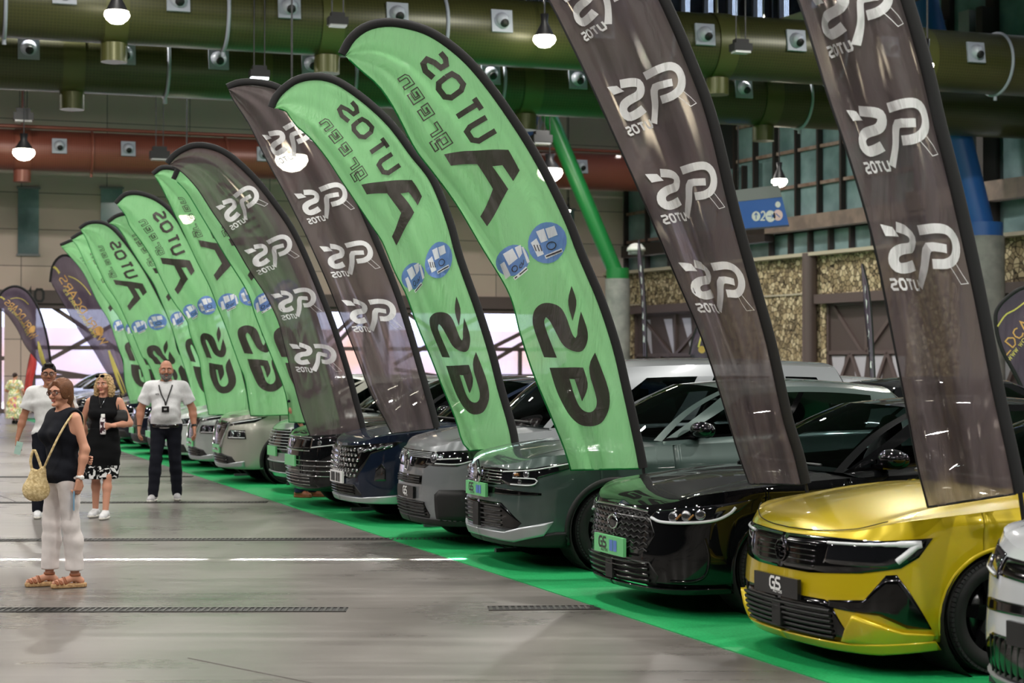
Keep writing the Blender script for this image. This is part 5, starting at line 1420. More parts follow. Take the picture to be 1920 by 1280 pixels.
def nissan_front(b, root):
    feature(b, 'grille', [(0, .48), (0, .92), (.46, .90), (.42, .74), (.26, .52), (.18, .48)], M_studs, root, both=True, off=.004, n=14)
    q = MB()
    for sg in (1, -1): fline(b, [(.0, .50), (.2, .50), (.40, .72), (.46, .90)], .022, q, sg, .012)
    q.build('grille_surround', M_chrome, root)
    headlight(b, root, [(.50, .66), (.50, .76), (.55, .79), (.86, .79), (.88, .66)], [[(.55, .68), (.86, .68)]], [(.62, .725, .04), (.76, .725, .03)], .006)
    for sg in (1, -1):
        o = feature(b, 'upper_light', [(.48, .84), (.52, .90), (.95, .96), (1.2, .99), (1.0, .90)], M_lens, root, sides=(sg,), off=.005, n=12)
        q = MB(); fline(b, [(.54, .885), (.95, .935), (1.1, .965)], .009, q, sg, .01); q.build('running_light', M_drl, o)
    feature(b, 'lower_grille', [(0, .28), (0, .42), (.3, .44), (.62, .40), (.72, .30)], M_clad, root, both=True, off=.004, n=12)
    slats(b, root, 'grille_bar', [.31, .35, .39], -.5, .5, M_gloss, .009, .012)
    feature(b, 'front_lip', [(0, .22), (0, .29), (.5, .29), (.85, .34), (.85, .25)], M_satin, root, both=True, off=.02, n=16)
    plate(b, root, .44, .56, M_pg, 'none'); emblem(b, root, 'circle', .78, .06)
sp_n = suv(L=4.5, w=.92, paint=paint('beige_silver_paint', (166, 166, 156), .3, .28), front=nissan_front, rim='five', rim_mat=M_alloyk, detail=2, shoulder=[(0, .95), (.12, .98), (.35, 1.02), (1.2, 1.06), (2.2, 1.08), (3.6, 1.12), (4.1, 1.1), (4.4, 1.08)])
build_car(sp_n, 26.2, 4.9, 'beige-silver crossover with studded chrome-edged grille, right of the bald man')
sp_n2 = suv(L=4.45, paint=paint('pale_grey_paint', (168, 174, 172), .3, .28), front=nissan_front, rim='five', rim_mat=M_alloyk)
build_car(sp_n2, 28.5, 4.9, 'pale grey crossover with sparkling studded grille, just left of the beige-silver one')
def plain_front(b, root):
    feature(b, 'grille', [(0, .55), (0, .80), (.46, .80), (.55, .66), (.46, .55)], M_studs, root, both=True, off=.003, n=10)
    headlight(b, root, [(.52, .70), (.55, .82), (1.1, .88), (.98, .74)], [[(.56, .72), (.96, .76)]], [(.70, .77, .035)], .007)
    feature(b, 'lower_grille', [(0, .26), (0, .40), (.7, .40), (.8, .26)], M_clad, root, both=True, off=.002, n=10)
    plate(b, root, .42, .53, M_pg, 'none'); emblem(b, root, 'circle', .68, .07)
sp_a = suv(L=4.45, paint=paint('white_grey_paint', (196, 202, 200), .2, .28), front=plain_front, rim='five', rim_mat=M_alloy)
build_car(sp_a, 30.7, 4.9, 'white car whose nose shows behind the wristwatch arm of the bald man')
sp_b = suv(L=4.45, paint=paint('dark_navy_paint', (18, 22, 34), .2, .25), front=plain_front, rim='five', rim_mat=M_alloyk)
rb, _ = build_car(sp_b, 35.2, 4.9, 'dark navy car between the curly-haired woman and the bald man', 'distant cars of the row')
sp_c = suv(L=4.45, paint=paint('silver_paint', (176, 180, 184), .3, .25), front=plain_front, rim='five', rim_mat=M_alloy)
rc, _ = build_car(sp_c, 33.0, 4.9, 'silver car with bright grille touching the right arm of the bald man', 'distant cars of the row')
def put_car(src, s, o, label, flip=False, group='distant cars of the row'):
    c = copy_tree(src); x, y = RW(s, o); c.location = (x, y, .007)
    if flip: c.rotation_euler[2] = TH+PI
    c['label'] = label
    c['group'] = group
    return c
far = [(rb, 38.0), (rc, 40.5), (rb, 43.2), (rb, 46.0), (rc, 48.6), (rb, 51.4), (rb, 54.2), (rc, 57.0)]
for i, (src, s_) in enumerate(far):
    put_car(src, s_, 4.9, ('distant parked cars glimpsed low beside the curly-haired woman'.replace('cars', 'silver car') if src is rc else 'distant dark parked car glimpsed low beside the curly-haired woman'))
# ---- second row behind, tails towards us
sp_d = suv(L=4.45, paint=MATS['jet_black_paint'], front=plain_front, rim='five', rim_mat=M_alloyk)
rd, _ = build_car(sp_d, 13.4, 15.2, 'black car roof in the second row behind the silver van tail', 'cars of the second row'); rd.rotation_euler[2] = TH+PI
labs = ['dark car roof behind the black hatchback, second row, right edge of the picture', 'dark car in the second row between the black flags', 'black second-row car glimpsed behind the silver van roof',
        'silver second-row car whose roof shows left of the van, behind a green flag', 'dark second-row car seen left of the second green flag']
for i, (src, s_) in enumerate(((rd, 10.6), (rd, 8.0), (rd, 18.6), (rc, 21.3), (rd, 24.0))):
    put_car(src, s_, 15.2, labs[i], True, 'cars of the second row')
# ---- white car at the right edge
def white_front(b, root):
    feature(b, 'upper_grille', [(0, .66), (0, .76), (.5, .77), (.5, .68)], M_gloss, root, both=True, off=.003, n=12)
    headlight(b, root, [(.5, .66), (.52, .78), (1.0, .84), (1.1, .82), (.9, .70)], [[(.54, .68), (.9, .72)]], [(.70, .73, .035)], .007)
    feature(b, 'grille_slot', [(0, .52), (0, .57), (.6, .56), (.85, .52), (.6, .50)], M_gloss, root, both=True, off=.004, n=12)
    feature(b, 'lower_grille', [(0, .19), (0, .40), (.5, .40), (.62, .34), (.72, .22), (.6, .19)], M_gloss, root, both=True, off=.004, n=12)
    g = MB()
    for k in range(-9, 10): g.tube([b.pt(k*.06-.03, .20, .01), b.pt(k*.06+.03, .39, .01)], .006, n=5)
    g.build('grille_bar', M_clad, root)
    feature(b, 'front_lip', [(0, .11), (0, .18), (.6, .18), (1.1, .23), (1.1, .13)], M_greyplastic, root, both=True, off=.028, n=16)
    plate(b, root, .375, .49, M_pk, 'dark_gs', yo=.02); emblem(b, root, 'circle', .62, .06)
sp_0 = hatch(paint=paint('white_pearl_paint', (196, 200, 204), .15, .25), front=white_front, detail=2, shoulder=[(0, .80), (.15, .85), (.4, .90), (1.2, .96), (2.2, .99), (3.6, 1.04), (4.1, 1.02), (4.4, 1.0)])
build_car(sp_0, 6.82, 5.13, 'pearl white car cut off by the right edge of the picture')
# ---- carpet under the row, floor grates
cp = MB(); q = [RW(1.0, 4.88), RW(62, 4.88), RW(62, 24), RW(1.0, 24)]
cp.add([(x, y, z) for z in (.0, .006) for x, y in q], [(4, 5, 6, 7), (0, 1, 5, 4), (3, 2, 6, 7), (1, 2, 6, 5), (0, 3, 7, 4)], smooth=False)
tag(cp.build('carpet', M_carpet), 'bright green carpet laid under the row of parked cars', 'carpet')
M_grate = mat('floor_grate', (62, 60, 58), rough=.5, metal=.5)
for n_, (x0, x1, y, slope) in enumerate(((-40, -1.05, 12.43, .06), (-.9, 2.2, 12.5, .06), (-40, 1.5, 17.45, .05), (-40, -.3, 22.3, .04), (-40, -3, 27.6, .04))):
    pass
grs = [((-8, 12.36), (-1.16, 12.41)), ((-.17, 12.47), (.62, 12.52)), ((-8, 17.32), (-.4, 17.55)), ((-9, 22.2), (-3.1, 22.32)), ((-14, 27.3), (-5, 27.6))]
labs = ['dark metal drain grate in the floor in front of the woman in white trousers', 'short dark drain grate ending at the green carpet, in line with the nearest one', 'dark drain grate across the floor just behind the woman in white trousers',
        'dark drain grate across the floor at the feet of the bald man', 'farthest drain grate across the pale floor']
for (a, c), lb in zip(grs, labs):
    a, c = Vector((*a, 0)), Vector((*c, 0)); d = c-a; L_ = d.length; u = d/L_; v = Vector((-u.y, u.x, 0)); R_ = Matrix((u, v, Vector((0, 0, 1)))).transposed()
    root = empty('drain_grate', a, 0, lb, 'grate', 'drain grates in the floor')
    mb = MB()
    for sg in (-1, 1): mb.box(u*L_/2+v*sg*.095+Vector((0, 0, .003)), (L_, .018, .008), R_)
    mb.box(u*L_/2+Vector((0, 0, .0008)), (L_, .18, .0016), R_, 1)
    k = int(L_/.045)
    for i in range(k): mb.box(u*(i+.5)*.045+Vector((0, 0, .003)), (.018, .18, .007), R_)
    mb.build('grate_bars', [M_grate, M_dkhole], root)
jn = MB()
for a, c in (((-1.9, 10.35), (-.75, 9.2)), ((-8.5, 27), (-6.3, 22.4))):
    jn.beam((*a, .001), (*c, .001), .012, .003)
struct(jn, 'trim_13', mat('floor_joint', (88, 84, 80), rough=.8))
# ------------------------------------------------------------------ people: smooth distance fields turned into meshes
def V3(*a): return np.array(a, float)
def rc(a, b, ra, rb, sy=1.0):
    a, b = np.array(a, float), np.array(b, float); return ('rc', a, b, ra, rb, sy)
def el(c, r, R=None): return ('el', np.array(c, float), np.array(r, float), R)
def ev(pr, P):
    if pr[0] == 'rc':
        _, a, b, ra, rb, sy = pr
        if sy != 1.0:
            s = np.array((1, 1/sy, 1)); a, b, Q = a*s, b*s, P*s
        else: Q = P
        ab = b-a; t = np.clip(((Q-a)@ab)/(ab@ab+1e-12), 0, 1); d = np.linalg.norm(Q-a-t[:, None]*ab, axis=1)-(ra+(rb-ra)*t)
        return d*(1 if sy == 1 else (sy+1)/2)
    _, c, r, R = pr; q = P-c
    if R is not None: q = q @ R
    k0 = np.linalg.norm(q/r, axis=1); k1 = np.linalg.norm(q/(r*r), axis=1)+1e-9
    return k0*(k0-1)/k1
def smin(a, b, k):
    h = np.clip(.5+.5*(b-a)/k, 0, 1); return b+(a-b)*h-k*h*(1-h)
def union(prims, P, k=.03):
    d = None
    for pr in prims:
        kk = k
        if isinstance(pr, tuple) and pr[0] == 'k': kk = pr[1]; pr = pr[2]
        e = ev(pr, P); d = e if d is None else smin(d, e, kk)
    return d
def surfnet(f, lo, hi, h):
    lo = np.array(lo, float); n = np.ceil((np.array(hi)-lo)/h).astype(int)+1
    ax = [lo[i]+h*np.arange(n[i]) for i in range(3)]
    G = np.stack(np.meshgrid(*ax, indexing='ij'), -1); D = f(G.reshape(-1, 3)).reshape(n)
    I = D < 0
    c = np.zeros(tuple(n-1), int)
    for dx in (0, 1):
        for dy in (0, 1):
            for dz in (0, 1): c += I[dx:n[0]-1+dx, dy:n[1]-1+dy, dz:n[2]-1+dz]
    act = (c > 0) & (c < 8); idx = -np.ones(act.shape, int); cells = np.argwhere(act); idx[act] = np.arange(len(cells))
    acc = np.zeros((len(cells), 3)); cnt = np.zeros(len(cells))
    cor = [(x, y, z) for x in (0, 1) for y in (0, 1) for z in (0, 1)]
    for p in cor:
        for a in range(3):
            if p[a]: continue
            q = list(p); q[a] = 1
            i0 = cells+p; i1 = cells+q; d0 = D[tuple(i0.T)]; d1 = D[tuple(i1.T)]; m = (d0 < 0) != (d1 < 0)
            t = np.where(m, d0/(d0-d1+1e-12), 0); pt = np.array(p)+np.outer(t, np.array(q)-np.array(p)); acc[m] += pt[m]; cnt[m] += 1
    V = lo+(cells+acc/cnt[:, None])*h
    Fc = []
    for a in range(3):
        b_, c_ = (a+1) % 3, (a+2) % 3
        sl0 = [slice(1, n[i]-1) for i in range(3)]; sl0[a] = slice(0, n[a]-1); sl1 = list(sl0); sl1[a] = slice(1, n[a])
        A, B = I[tuple(sl0)], I[tuple(sl1)]; e = np.argwhere(A != B)
        if not len(e): continue
        off = np.array([1, 1, 1]); off[a] = 0; E = e+off; fl = A[tuple(e.T)]
        ub, uc = np.eye(3, dtype=int)[b_], np.eye(3, dtype=int)[c_]
        q = np.stack([idx[tuple((E-ub-uc).T)], idx[tuple((E-uc).T)], idx[tuple(E.T)], idx[tuple((E-ub).T)]], 1)
        q[~fl] = q[~fl][:, ::-1]; Fc.append(q)
    return V, np.vstack(Fc)
def sdf_mb(mb, f, lo, hi, h, matf=None):
    V, Q = surfnet(f, lo, hi, h)
    if not len(V): return
    b = len(mb.v); mb.v += [tuple(v) for v in V.tolist()]; mb.f += [[b+i for i in q] for q in Q.tolist()]
    mi = [0]*len(Q) if matf is None else matf(V[Q].mean(1)).astype(int).tolist()
    mb.m += mi; mb.sm += [True]*len(Q)
def skin_mat(name, col): 
    def b(nt, p):
        p.inputs['Subsurface Weight'].default_value = .08; p.inputs['Subsurface Radius'].default_value = (.03, .012, .006)
    return mat(name, col, rough=.5, spec=.35, build=b)
def fabric(name, col, rough=.85, scale=30, var=.9):
    return mat(name, rough=rough, spec=.2, build=noise_color(scale, tuple(v*var for v in col), col, bump=.15))
def rotm(yaw=0, pitch=0, roll=0):
    return np.array(Matrix.Rotation(yaw, 3, 'Z') @ Matrix.Rotation(pitch, 3, 'X') @ Matrix.Rotation(roll, 3, 'Y'))
def unit(v): v = np.array(v, float); return v/np.linalg.norm(v)
def hand(mb, w, d, n, thumb, curl=.5, sc=1.0, hold=None):
    """w wrist, d hand direction, n palm normal, thumb = side (+1/-1) of the thumb along n x d"""
    w, d, n = np.array(w, float), unit(d), unit(n); n = unit(n-d*(n@d)); s = np.cross(n, d)*thumb
    pr = [rc(w-d*.05, w+d*.005, .023*sc, .021*sc)]
    kn = []
    for i, (off, L) in enumerate(((.027, .074), (.009, .082), (-.009, .077), (-.026, .062))):
        k = w+d*.078*sc+s*off*sc; kn.append((k, L*sc)); pr.append(rc(w+s*off*.55*sc+d*.008, k, .0155*sc, .0115*sc))
    f = []
    for i, (k, L) in enumerate(kn):
        c = curl*(.85+.12*i); a1 = c*.75; a2 = c*1.75; a3 = c*2.4
        sp = s*(.06*(1.5-i))*(1-curl)
        p1 = k+unit(d*math.cos(a1)+n*math.sin(a1)+sp)*L*.45; p2 = p1+(d*math.cos(a2)+n*math.sin(a2))*L*.32; p3 = p2+(d*math.cos(a3)+n*math.sin(a3))*L*.26
        f.append([rc(k, p1, .0095*sc, .0085*sc), rc(p1, p2, .0085*sc, .0078*sc), rc(p2, p3, .0078*sc, .0065*sc)])
    tb = w+d*.022*sc+s*.022*sc; t1 = tb+unit(d*.75+s*.7+n*.35)*.036*sc; t2 = t1+unit(d*.9+s*.25+n*(.3+curl*.5))*.030*sc; t3 = t2+unit(d*.9+s*.0+n*(.4+curl*.5))*.024*sc
    th = [rc(tb, t1, .0145*sc, .0115*sc), rc(t1, t2, .011*sc, .0095*sc), rc(t2, t3, .0095*sc, .0075*sc)]
    def fn(P):
        m = union(pr, P, .012)
        for g in f: m = smin(m, union(g, P, .004), .005)
        return smin(m, union(th, P, .004), .008)
    allp = np.array([w-d*.07]+[q[2] for g in f for q in g]+[q[2] for q in th]+[w+s*.05, w-s*.05]); lo = allp.min(0)-.03; hi = allp.max(0)+.03
    sdf_mb(mb, fn, lo, hi, .0036)
def person(name_mats, H, loc, rz, label, P):
    """P holds the pose; returns the root. Built facing -y, +x is the person's left as seen from the front"""
    k = H/1.75; root = empty('person', loc, rz, label, 'person')
    M = name_mats; g = P.get('girth', 1.0); sh = P.get('sh', .185)*k; lean = P.get('lean', (0, 0))
    hipz, knz, anz = .93*k, .49*k, .085*k
    pel = V3(P.get('sway', 0), 0, .98*k); ch = V3(lean[0]*.6, lean[1]*.6, 1.30*k); nb = V3(lean[0], lean[1]+.005, 1.475*k); hd = V3(lean[0], lean[1]-.022, 1.625*k)
    legs = []; feet = []
    for sx, (fx, fy, yaw, lift, knee) in zip((-1, 1), P['feet']):
        hip = pel+V3(sx*.088*k, 0, -.06*k); an = V3(fx, fy, anz+lift); kn = (hip+an)/2+V3(knee[0], knee[1], .02*k); legs.append((hip, kn, an)); feet.append((an, yaw))
    th_, cf = P.get('thigh', .080)*k*g, .052*k
    Lp = []
    for hip, kn, an in legs:
        Lp += [rc(hip, kn, th_, .055*k), rc(kn, lerp(kn, an, .32)+V3(0, .012, 0), .052*k, cf), rc(lerp(kn, an, .32)+V3(0, .012, 0), an, cf, .034*k)]
    b = P.get('belly', 0)
    Tp = [rc(pel+V3(-.05*k, 0, -.02*k), pel+V3(.05*k, 0, -.02*k), .118*k*g, .118*k*g, .82), rc(pel+V3(0, 0, .06*k), ch, .125*k*g, .150*k*g, .68), rc(ch+V3(-.06*k, 0, .02*k), ch+V3(.06*k, 0, .02*k), .118*k*g, .118*k*g, .80),
          rc(nb+V3(-sh*.72, .01, -.055*k), nb+V3(sh*.72, .01, -.055*k), .062*k, .062*k, .95)]
    if b: Tp.append(el(pel+V3(0, -.045*k, .13*k), (.150*k*g, .11*k+b, .16*k)))
    if P.get('bust'): 
        for sx in (-1, 1): Tp.append(el(ch+V3(sx*.075*k, -.085*k, -.02*k), (.068*k, .058*k, .065*k)))
    arms = []
    Ap = []
    for sx, A in zip((-1, 1), P['arms']):
        S = nb+V3(sx*sh, .008, -.06*k); E, W = np.array(A['e'], float), np.array(A['w'], float); arms.append((S, E, W))
        ar_ = P.get('armr', .046)*k
        Ap += [rc(S, E, ar_*1.12, ar_*.86), rc(E, lerp(E, W, .3), ar_*.86, ar_*.84), rc(lerp(E, W, .3), W, ar_*.84, .024*k)]
    Nk = [rc(nb+V3(0, .01, -.02), hd+V3(0, .022, -.05*k), .054*k*P.get('neck', 1), .050*k*P.get('neck', 1))]
    Fp = []
    if P.get('barefoot', True):
        for an, yaw in feet:
            d = V3(-math.sin(yaw)*-1, -math.cos(yaw), 0); Fp += [rc(an+V3(0, 0, -.01), an-d*.045+V3(0, 0, -.05*k), .033*k, .030*k), rc(an+V3(0, 0, -.02), an+d*.13*k+V3(0, 0, -.055*k), .032*k, .024*k), rc(an+d*.10*k+V3(0, 0, -.06*k), an+d*.17*k+V3(0, 0, -.062*k), .034*k, .022*k)]
    body = Tp+Lp+Ap+Nk+Fp
    mb = MB()
    pts = np.array([q for l in legs for q in l]+[q for a in arms for q in a]+[hd, [0, 0, .0]]); lo = pts.min(0)-.22*k; hi = pts.max(0)+.22*k; lo[2] = max(lo[2], -.01); hi[2] = min(hi[2], hd[2]-.02)
    def bodyf(Q):
        d = union(Tp+Nk, Q, .05)
        for i in (0, 3): d = smin(d, union(Lp[i:i+3], Q, .03), .035)
        for i in (0, 3): d = smin(d, union(Ap[i:i+3], Q, .03), .022)
        if Fp:
            d = smin(d, union(Fp[:3], Q, .02), .02); d = smin(d, union(Fp[3:], Q, .02), .02)
        return d
    hs = P.get('res', .0075)
    sdf_mb(mb, bodyf, lo, hi, hs)
    # head
    Rh = rotm(P.get('hyaw', 0), P.get('hpitch', 0), P.get('hroll', 0)); hk = k*P.get('hscale', 1.0)
    def hl(x, y, z): return hd+(Rh @ (np.array((x, y, z))*hk))
    def headf(Q):
        q = ((Q-hd) @ Rh)/hk
        d = union([el((0, .012, .028), (.074, .093, .092)), ('k', .03, rc((0, -.02, -.02), (0, -.035, -.075), .062, .036)), ('k', .03, rc((-.045, .0, -.045), (.045, .0, -.045), .028, .028)), ('k', .015, el((0, -.074, -.094), (.026, .02, .017))),
                   ('k', .02, el((0, -.064, .030), (.058, .026, .014))), ('k', .02, el((-.042, -.058, -.028), (.024, .022, .022))), ('k', .02, el((.042, -.058, -.028), (.024, .022, .022)))], q, .03)
        for sx in (-1, 1): d = -smin(-d, ev(el((sx*.032, -.098, .006), (.019, .020, .013)), q), .012)
        d = smin(d, union([rc((0, -.086, .012), (0, -.112, -.026), .008, .012), el((-.012, -.100, -.031), (.009, .010, .008)), el((.012, -.100, -.031), (.009, .010, .008))], q, .008), .010)
        d = smin(d, ev(el((0, -.086, -.054), (.024, .011, .006)), q), .006); d = smin(d, ev(el((0, -.085, -.065), (.020, .011, .006)), q), .006)
        d = -smin(-d, ev(el((0, -.104, -.060), (.026, .008, .0022)), q), .003)
        for sx in (-1, 1):
            e = ev(el((sx*.076, .012, -.004), (.012, .020, .032), rotm(sx*.35)), q); e = -smin(-e, ev(el((sx*.088, .004, -.002), (.008, .011, .018)), q), .004); d = smin(d, e, .006)
        n_ = ev(rc((0, .03, -.03), (0, .02, -.16), .052*P.get('neck', 1), .054*P.get('neck', 1)), q); return smin(d, n_, .03)*hk
    def headm(C):
        q = ((C-hd) @ Rh)/hk
        return ((np.abs(q[:, 0]) < .020) & (q[:, 2] > -.071) & (q[:, 2] < -.050) & (q[:, 1] < -.084)).astype(int)
    sdf_mb(mb, headf, hd-.17*hk, hd+.16*hk, .0042 if hs < .009 else .008, headm)
    for (S, E, W), A, th in zip(arms, P['arms'], (-1, 1)):
        if A.get('hand', True): hand(mb, W, A.get('d', W-E), A.get('n', (0, 1, 0)), A.get('t', 1), A.get('curl', .45), k)
    mb.build('body', [M['skin'], M.get('lip', M['skin'])], root)
    # eyes and brows
    q = MB(); 
    for sx in (-1, 1):
        q.ellipsoid(hl(sx*.032, -.0775, .005), (.0120*hk, .0100*hk, .0075*hk), 12, 8, mi=0); q.ellipsoid(hl(sx*.032, -.0855, .005), (.0052*hk, .0028*hk, .0052*hk), 10, 6, mi=1)
    q.build('eyes', [mat('eye_white', (225, 220, 214), rough=.2), mat('eye_iris', (50, 34, 24), rough=.15)], root)
    q = MB()
    for sx in (-1, 1): q.tube([hl(sx*.014, -.097, .024), hl(sx*.032, -.096, .030), hl(sx*.052, -.084, .024)], [.003*hk, .0042*hk, .002*hk], n=6)
    q.build('eyebrows', M.get('brow', M['hair']), root)
    ctx = dict(root=root, k=k, hk=hk, hl=hl, hd=hd, Rh=Rh, arms=arms, legs=legs, pel=pel, ch=ch, nb=nb, feet=feet, Tp=Tp, Lp=Lp, Ap=Ap, Nk=Nk, lo=lo, hi=hi, body=bodyf, M=M)
    return ctx
def folds(Q, amp=.006, sc=14, seed=0):
    return amp*(np.sin(Q[:, 2]*sc*2.1+Q[:, 0]*sc*.9+seed)*np.sin(Q[:, 0]*sc*1.4-Q[:, 2]*sc*.6+Q[:, 1]*sc+seed*2)+.5*np.sin(Q[:, 2]*sc*4.3+Q[:, 1]*sc*2+seed))
def cloth(c, name, m, fn, lo, hi, h=.007):
    mb = MB(); sdf_mb(mb, fn, lo, hi, h)
    return mb.build(name, m, c['root'])
def top_garment(c, m, hem, t=.014, sleeve=.55, neck_r=.085, seed=0, name='shirt', vneck=0, armhole=None, amp=.006, flare=0):
    k = c['k']; S = c['Ap']; nb = c['nb']
    prims = list(c['Tp']); nbz = nb[2]
    def fn(Q):
        d = union(prims, Q, .05)
        if sleeve > 0:
            for (Sh, E, W), A in zip(c['arms'], (0, 1)):
                end = lerp(Sh, E, sleeve) if sleeve <= 1 else lerp(E, W, sleeve-1)
                d = smin(d, ev(rc(Sh, end, .056*k, .056*k), Q)-.004, .03)
                ax = unit(E-Sh); cut = (Q-end)@ax; near = (np.linalg.norm(Q-end, axis=1) < .12)
                d = np.where(near, np.maximum(d, cut), d)
        elif armhole is not None:
            for (Sh, E, W), sx in zip(c['arms'], (-1, 1)):
                ah = ev(el(Sh+V3(sx*.035, 0, -.02), (armhole, .12, .125)), Q); d = -smin(-d, ah, .006)
        d = d-t-folds(Q, amp, seed=seed)*np.clip((nbz-.05-Q[:, 2])/.1, 0, 1)-flare*np.clip((nbz-.4*k-Q[:, 2]), 0, 1)
        d = np.maximum(d, hem-Q[:, 2])
        hole = ev(el(nb+V3(0, -.02-vneck*.3, .045), (neck_r, neck_r+.01, .06+vneck)), Q); d = np.maximum(d, -hole)
        return d
    return cloth(c, name, m, fn, c['lo']-.03, np.array((c['hi'][0], c['hi'][1], nbz+.06)))
def leg_garment(c, m, top, ankle, t=.014, name='trousers', seed=1, amp=.003, widen=0.0):
    def fn(Q):
        d = union(c['Tp'][:2], Q, .05)
        for i in (0, 3): d = smin(d, union(c['Lp'][i:i+3], Q, .03), .03)
        d = d-t-folds(Q, amp, seed=seed)-widen*np.clip((.6-Q[:, 2])/.5, 0, 1)
        return np.maximum(np.maximum(d, Q[:, 2]-top), ankle-Q[:, 2])
    lo, hi = c['lo'].copy(), c['hi'].copy(); hi[2] = top+.03; lo[2] = 0
    return cloth(c, name, m, fn, lo, hi)
def shoe(c, i, m, sole, kind='sneaker', name='shoe', ml=None):
    an, yaw = c['feet'][i]; k = c['k']; d = V3(math.sin(yaw), -math.cos(yaw), 0); s = V3(d[1], -d[0], 0)
    lift = an[2]-.085*k; z0 = lift
    root = empty(name); root.parent = c['root']
    toe = an+d*.155*k; heel = an-d*.055*k
    def f(Q):
        P_ = [rc(V3(heel[0], heel[1], z0+.055), V3(an[0], an[1], z0+.075), .036*k, .042*k), rc(V3(an[0], an[1], z0+.065), V3(*(an+d*.10*k)[:2], z0+.045), .043*k, .040*k), rc(V3(*(an+d*.09*k)[:2], z0+.04), V3(*toe[:2], z0+.036), .042*k, .030*k)]
        u = union(P_, Q, .02); return np.maximum(np.maximum(u, z0+.022-Q[:, 2]), Q[:, 2]-(z0+.115*k))
    def fs(Q):
        P_ = [rc(V3(heel[0], heel[1], z0+.03), V3(*(an+d*.05)[:2], z0+.03), .041*k, .040*k), rc(V3(*(an+d*.05)[:2], z0+.03), V3(*(toe)[:2], z0+.032), .046*k, .036*k)]
        u = union(P_, Q, .02); return np.maximum(np.maximum(u, z0+.003-Q[:, 2]), Q[:, 2]-(z0+.030))
    lo = np.minimum(toe, heel)-.07; hi = np.maximum(toe, heel)+.07; lo[2] = z0-.01; hi[2] = z0+.14
    mb = MB(); sdf_mb(mb, f, lo, hi, .005); mb.build('upper', m, root)
    mb = MB(); sdf_mb(mb, fs, lo, hi, .005); mb.build('sole', sole, root)
    mb = MB()
    for j in range(4):
        p = an+d*(.035+.022*j)*k; z = z0+.105*k-.012*j*k
        mb.tube([V3(p[0], p[1], z)+s*.022+V3(0, 0, -.012), V3(p[0], p[1], z)+V3(0, 0, .004), V3(p[0], p[1], z)-s*.022+V3(0, 0, -.012)], .004, n=5)
    mb.build('laces', ml or m, root)
    return root
def hair_sdf(c, m, fn, ext=.2, h=.0055, name='hair'):
    hd, Rh, hk = c['hd'], c['Rh'], c['hk']
    def f(Q): return fn(((Q-hd) @ Rh)/hk)*hk
    mb = MB(); sdf_mb(mb, f, hd-np.array((ext, ext, ext+.12)), hd+np.array((ext, ext, .19)), h); return mb.build(name, m, c['root'])
def glasses(c, m, lens, up=0.0, w=.026, hgt=.020, sun=False, parent=None):
    hl = c['hl']; root = empty('spectacles'); root.parent = c['root']; q = MB(); y = -.110; z = .004+up; g = MB()
    for sx in (-1, 1):
        loop = [hl(sx*.034+w*math.cos(a), y-.0+.012*abs(math.cos(a))*(1 if math.cos(a)*sx > 0 else 0), z+hgt*math.sin(a)*(1 if sun else .9)) for a in np.linspace(0, 2*PI, 20, endpoint=False)]
        q.tube(loop, .0022*c['hk']*1.3, n=5, closed=True); g.add(loop, [tuple(range(20))])
        q.tube([hl(sx*(.034+w), y+.012, z+.006), hl(sx*.078, -.05, z+.008), hl(sx*.082, .01, z+.004)], .0026, n=5)
    q.tube([hl(-.009, y, z+.004), hl(0, y-.004, z+.008), hl(.009, y, z+.004)], .0024, n=5)
    q.build('spectacle_frame', m, root); g.build('spectacle_lenses', lens, root)
M_lensclear = mat('spectacle_glass', build=glass_nodes((.92, .92, .94), .04))
SK1 = skin_mat('fair_tanned_skin', (196, 142, 118)); SK2 = skin_mat('light_skin', (205, 150, 124)); SK3 = skin_mat('olive_skin', (158, 108, 84)); SK4 = skin_mat('warm_tan_skin', (170, 118, 94))
LIP = mat('lips', (166, 92, 84), rough=.4); LIPD = mat('lips_dark', (140, 84, 76), rough=.45)
H_auburn = fabric('auburn_hair', (118, 78, 54), .5, 160, .78); H_blonde = fabric('blonde_curly_hair', (206, 172, 124), .55, 60, .62); H_black = fabric('black_hair', (26, 22, 22), .5, 60, .6)
H_grey = fabric('grey_beard', (120, 116, 112), .7, 90, .6); H_dbrow = fabric('dark_brow_hair', (50, 38, 32), .6, 60, .7); H_dbrown = fabric('dark_brown_hair', (58, 40, 34), .5, 60, .6)
C_navy = fabric('navy_black_cotton', (20, 22, 30)); C_white = fabric('white_linen', (222, 214, 212), .85, 12, .95); C_polo = fabric('white_polo_pique', (216, 216, 218), .8, 60, .96); C_tee = fabric('white_tshirt_cotton', (214, 214, 214), .85, 30, .96)
C_blk = fabric('black_knit', (14, 15, 18)); C_trous = fabric('dark_navy_trousers', (18, 20, 30)); C_jean = fabric('blue_jeans', (36, 48, 74), .9, 80, .7)
M_tan = mat('tan_leather', (150, 88, 56), rough=.5); M_cork = mat('tan_rope_sole', (186, 148, 104), rough=.8, build=noise_color(60, (160, 122, 82), (200, 165, 120)))
M_shoew = mat('white_trainer', (212, 212, 214), rough=.5); M_straw = mat('woven_straw', (214, 190, 138), rough=.8, build=noise_color(45, (186, 160, 110), (228, 206, 158), bump=.8)); M_sole = mat('white_rubber_sole', (225, 222, 214), rough=.6)
def sc3(px, py, Z): p = pxpos(px, py, Z); return np.array(p)
def L2W(root, p): a = root.rotation_euler[2]; return Vector((p[0]*math.cos(a)-p[1]*math.sin(a), p[0]*math.sin(a)+p[1]*math.cos(a), p[2]))+Vector(root.location)
def cap(q, z): return z-q[:, 2]

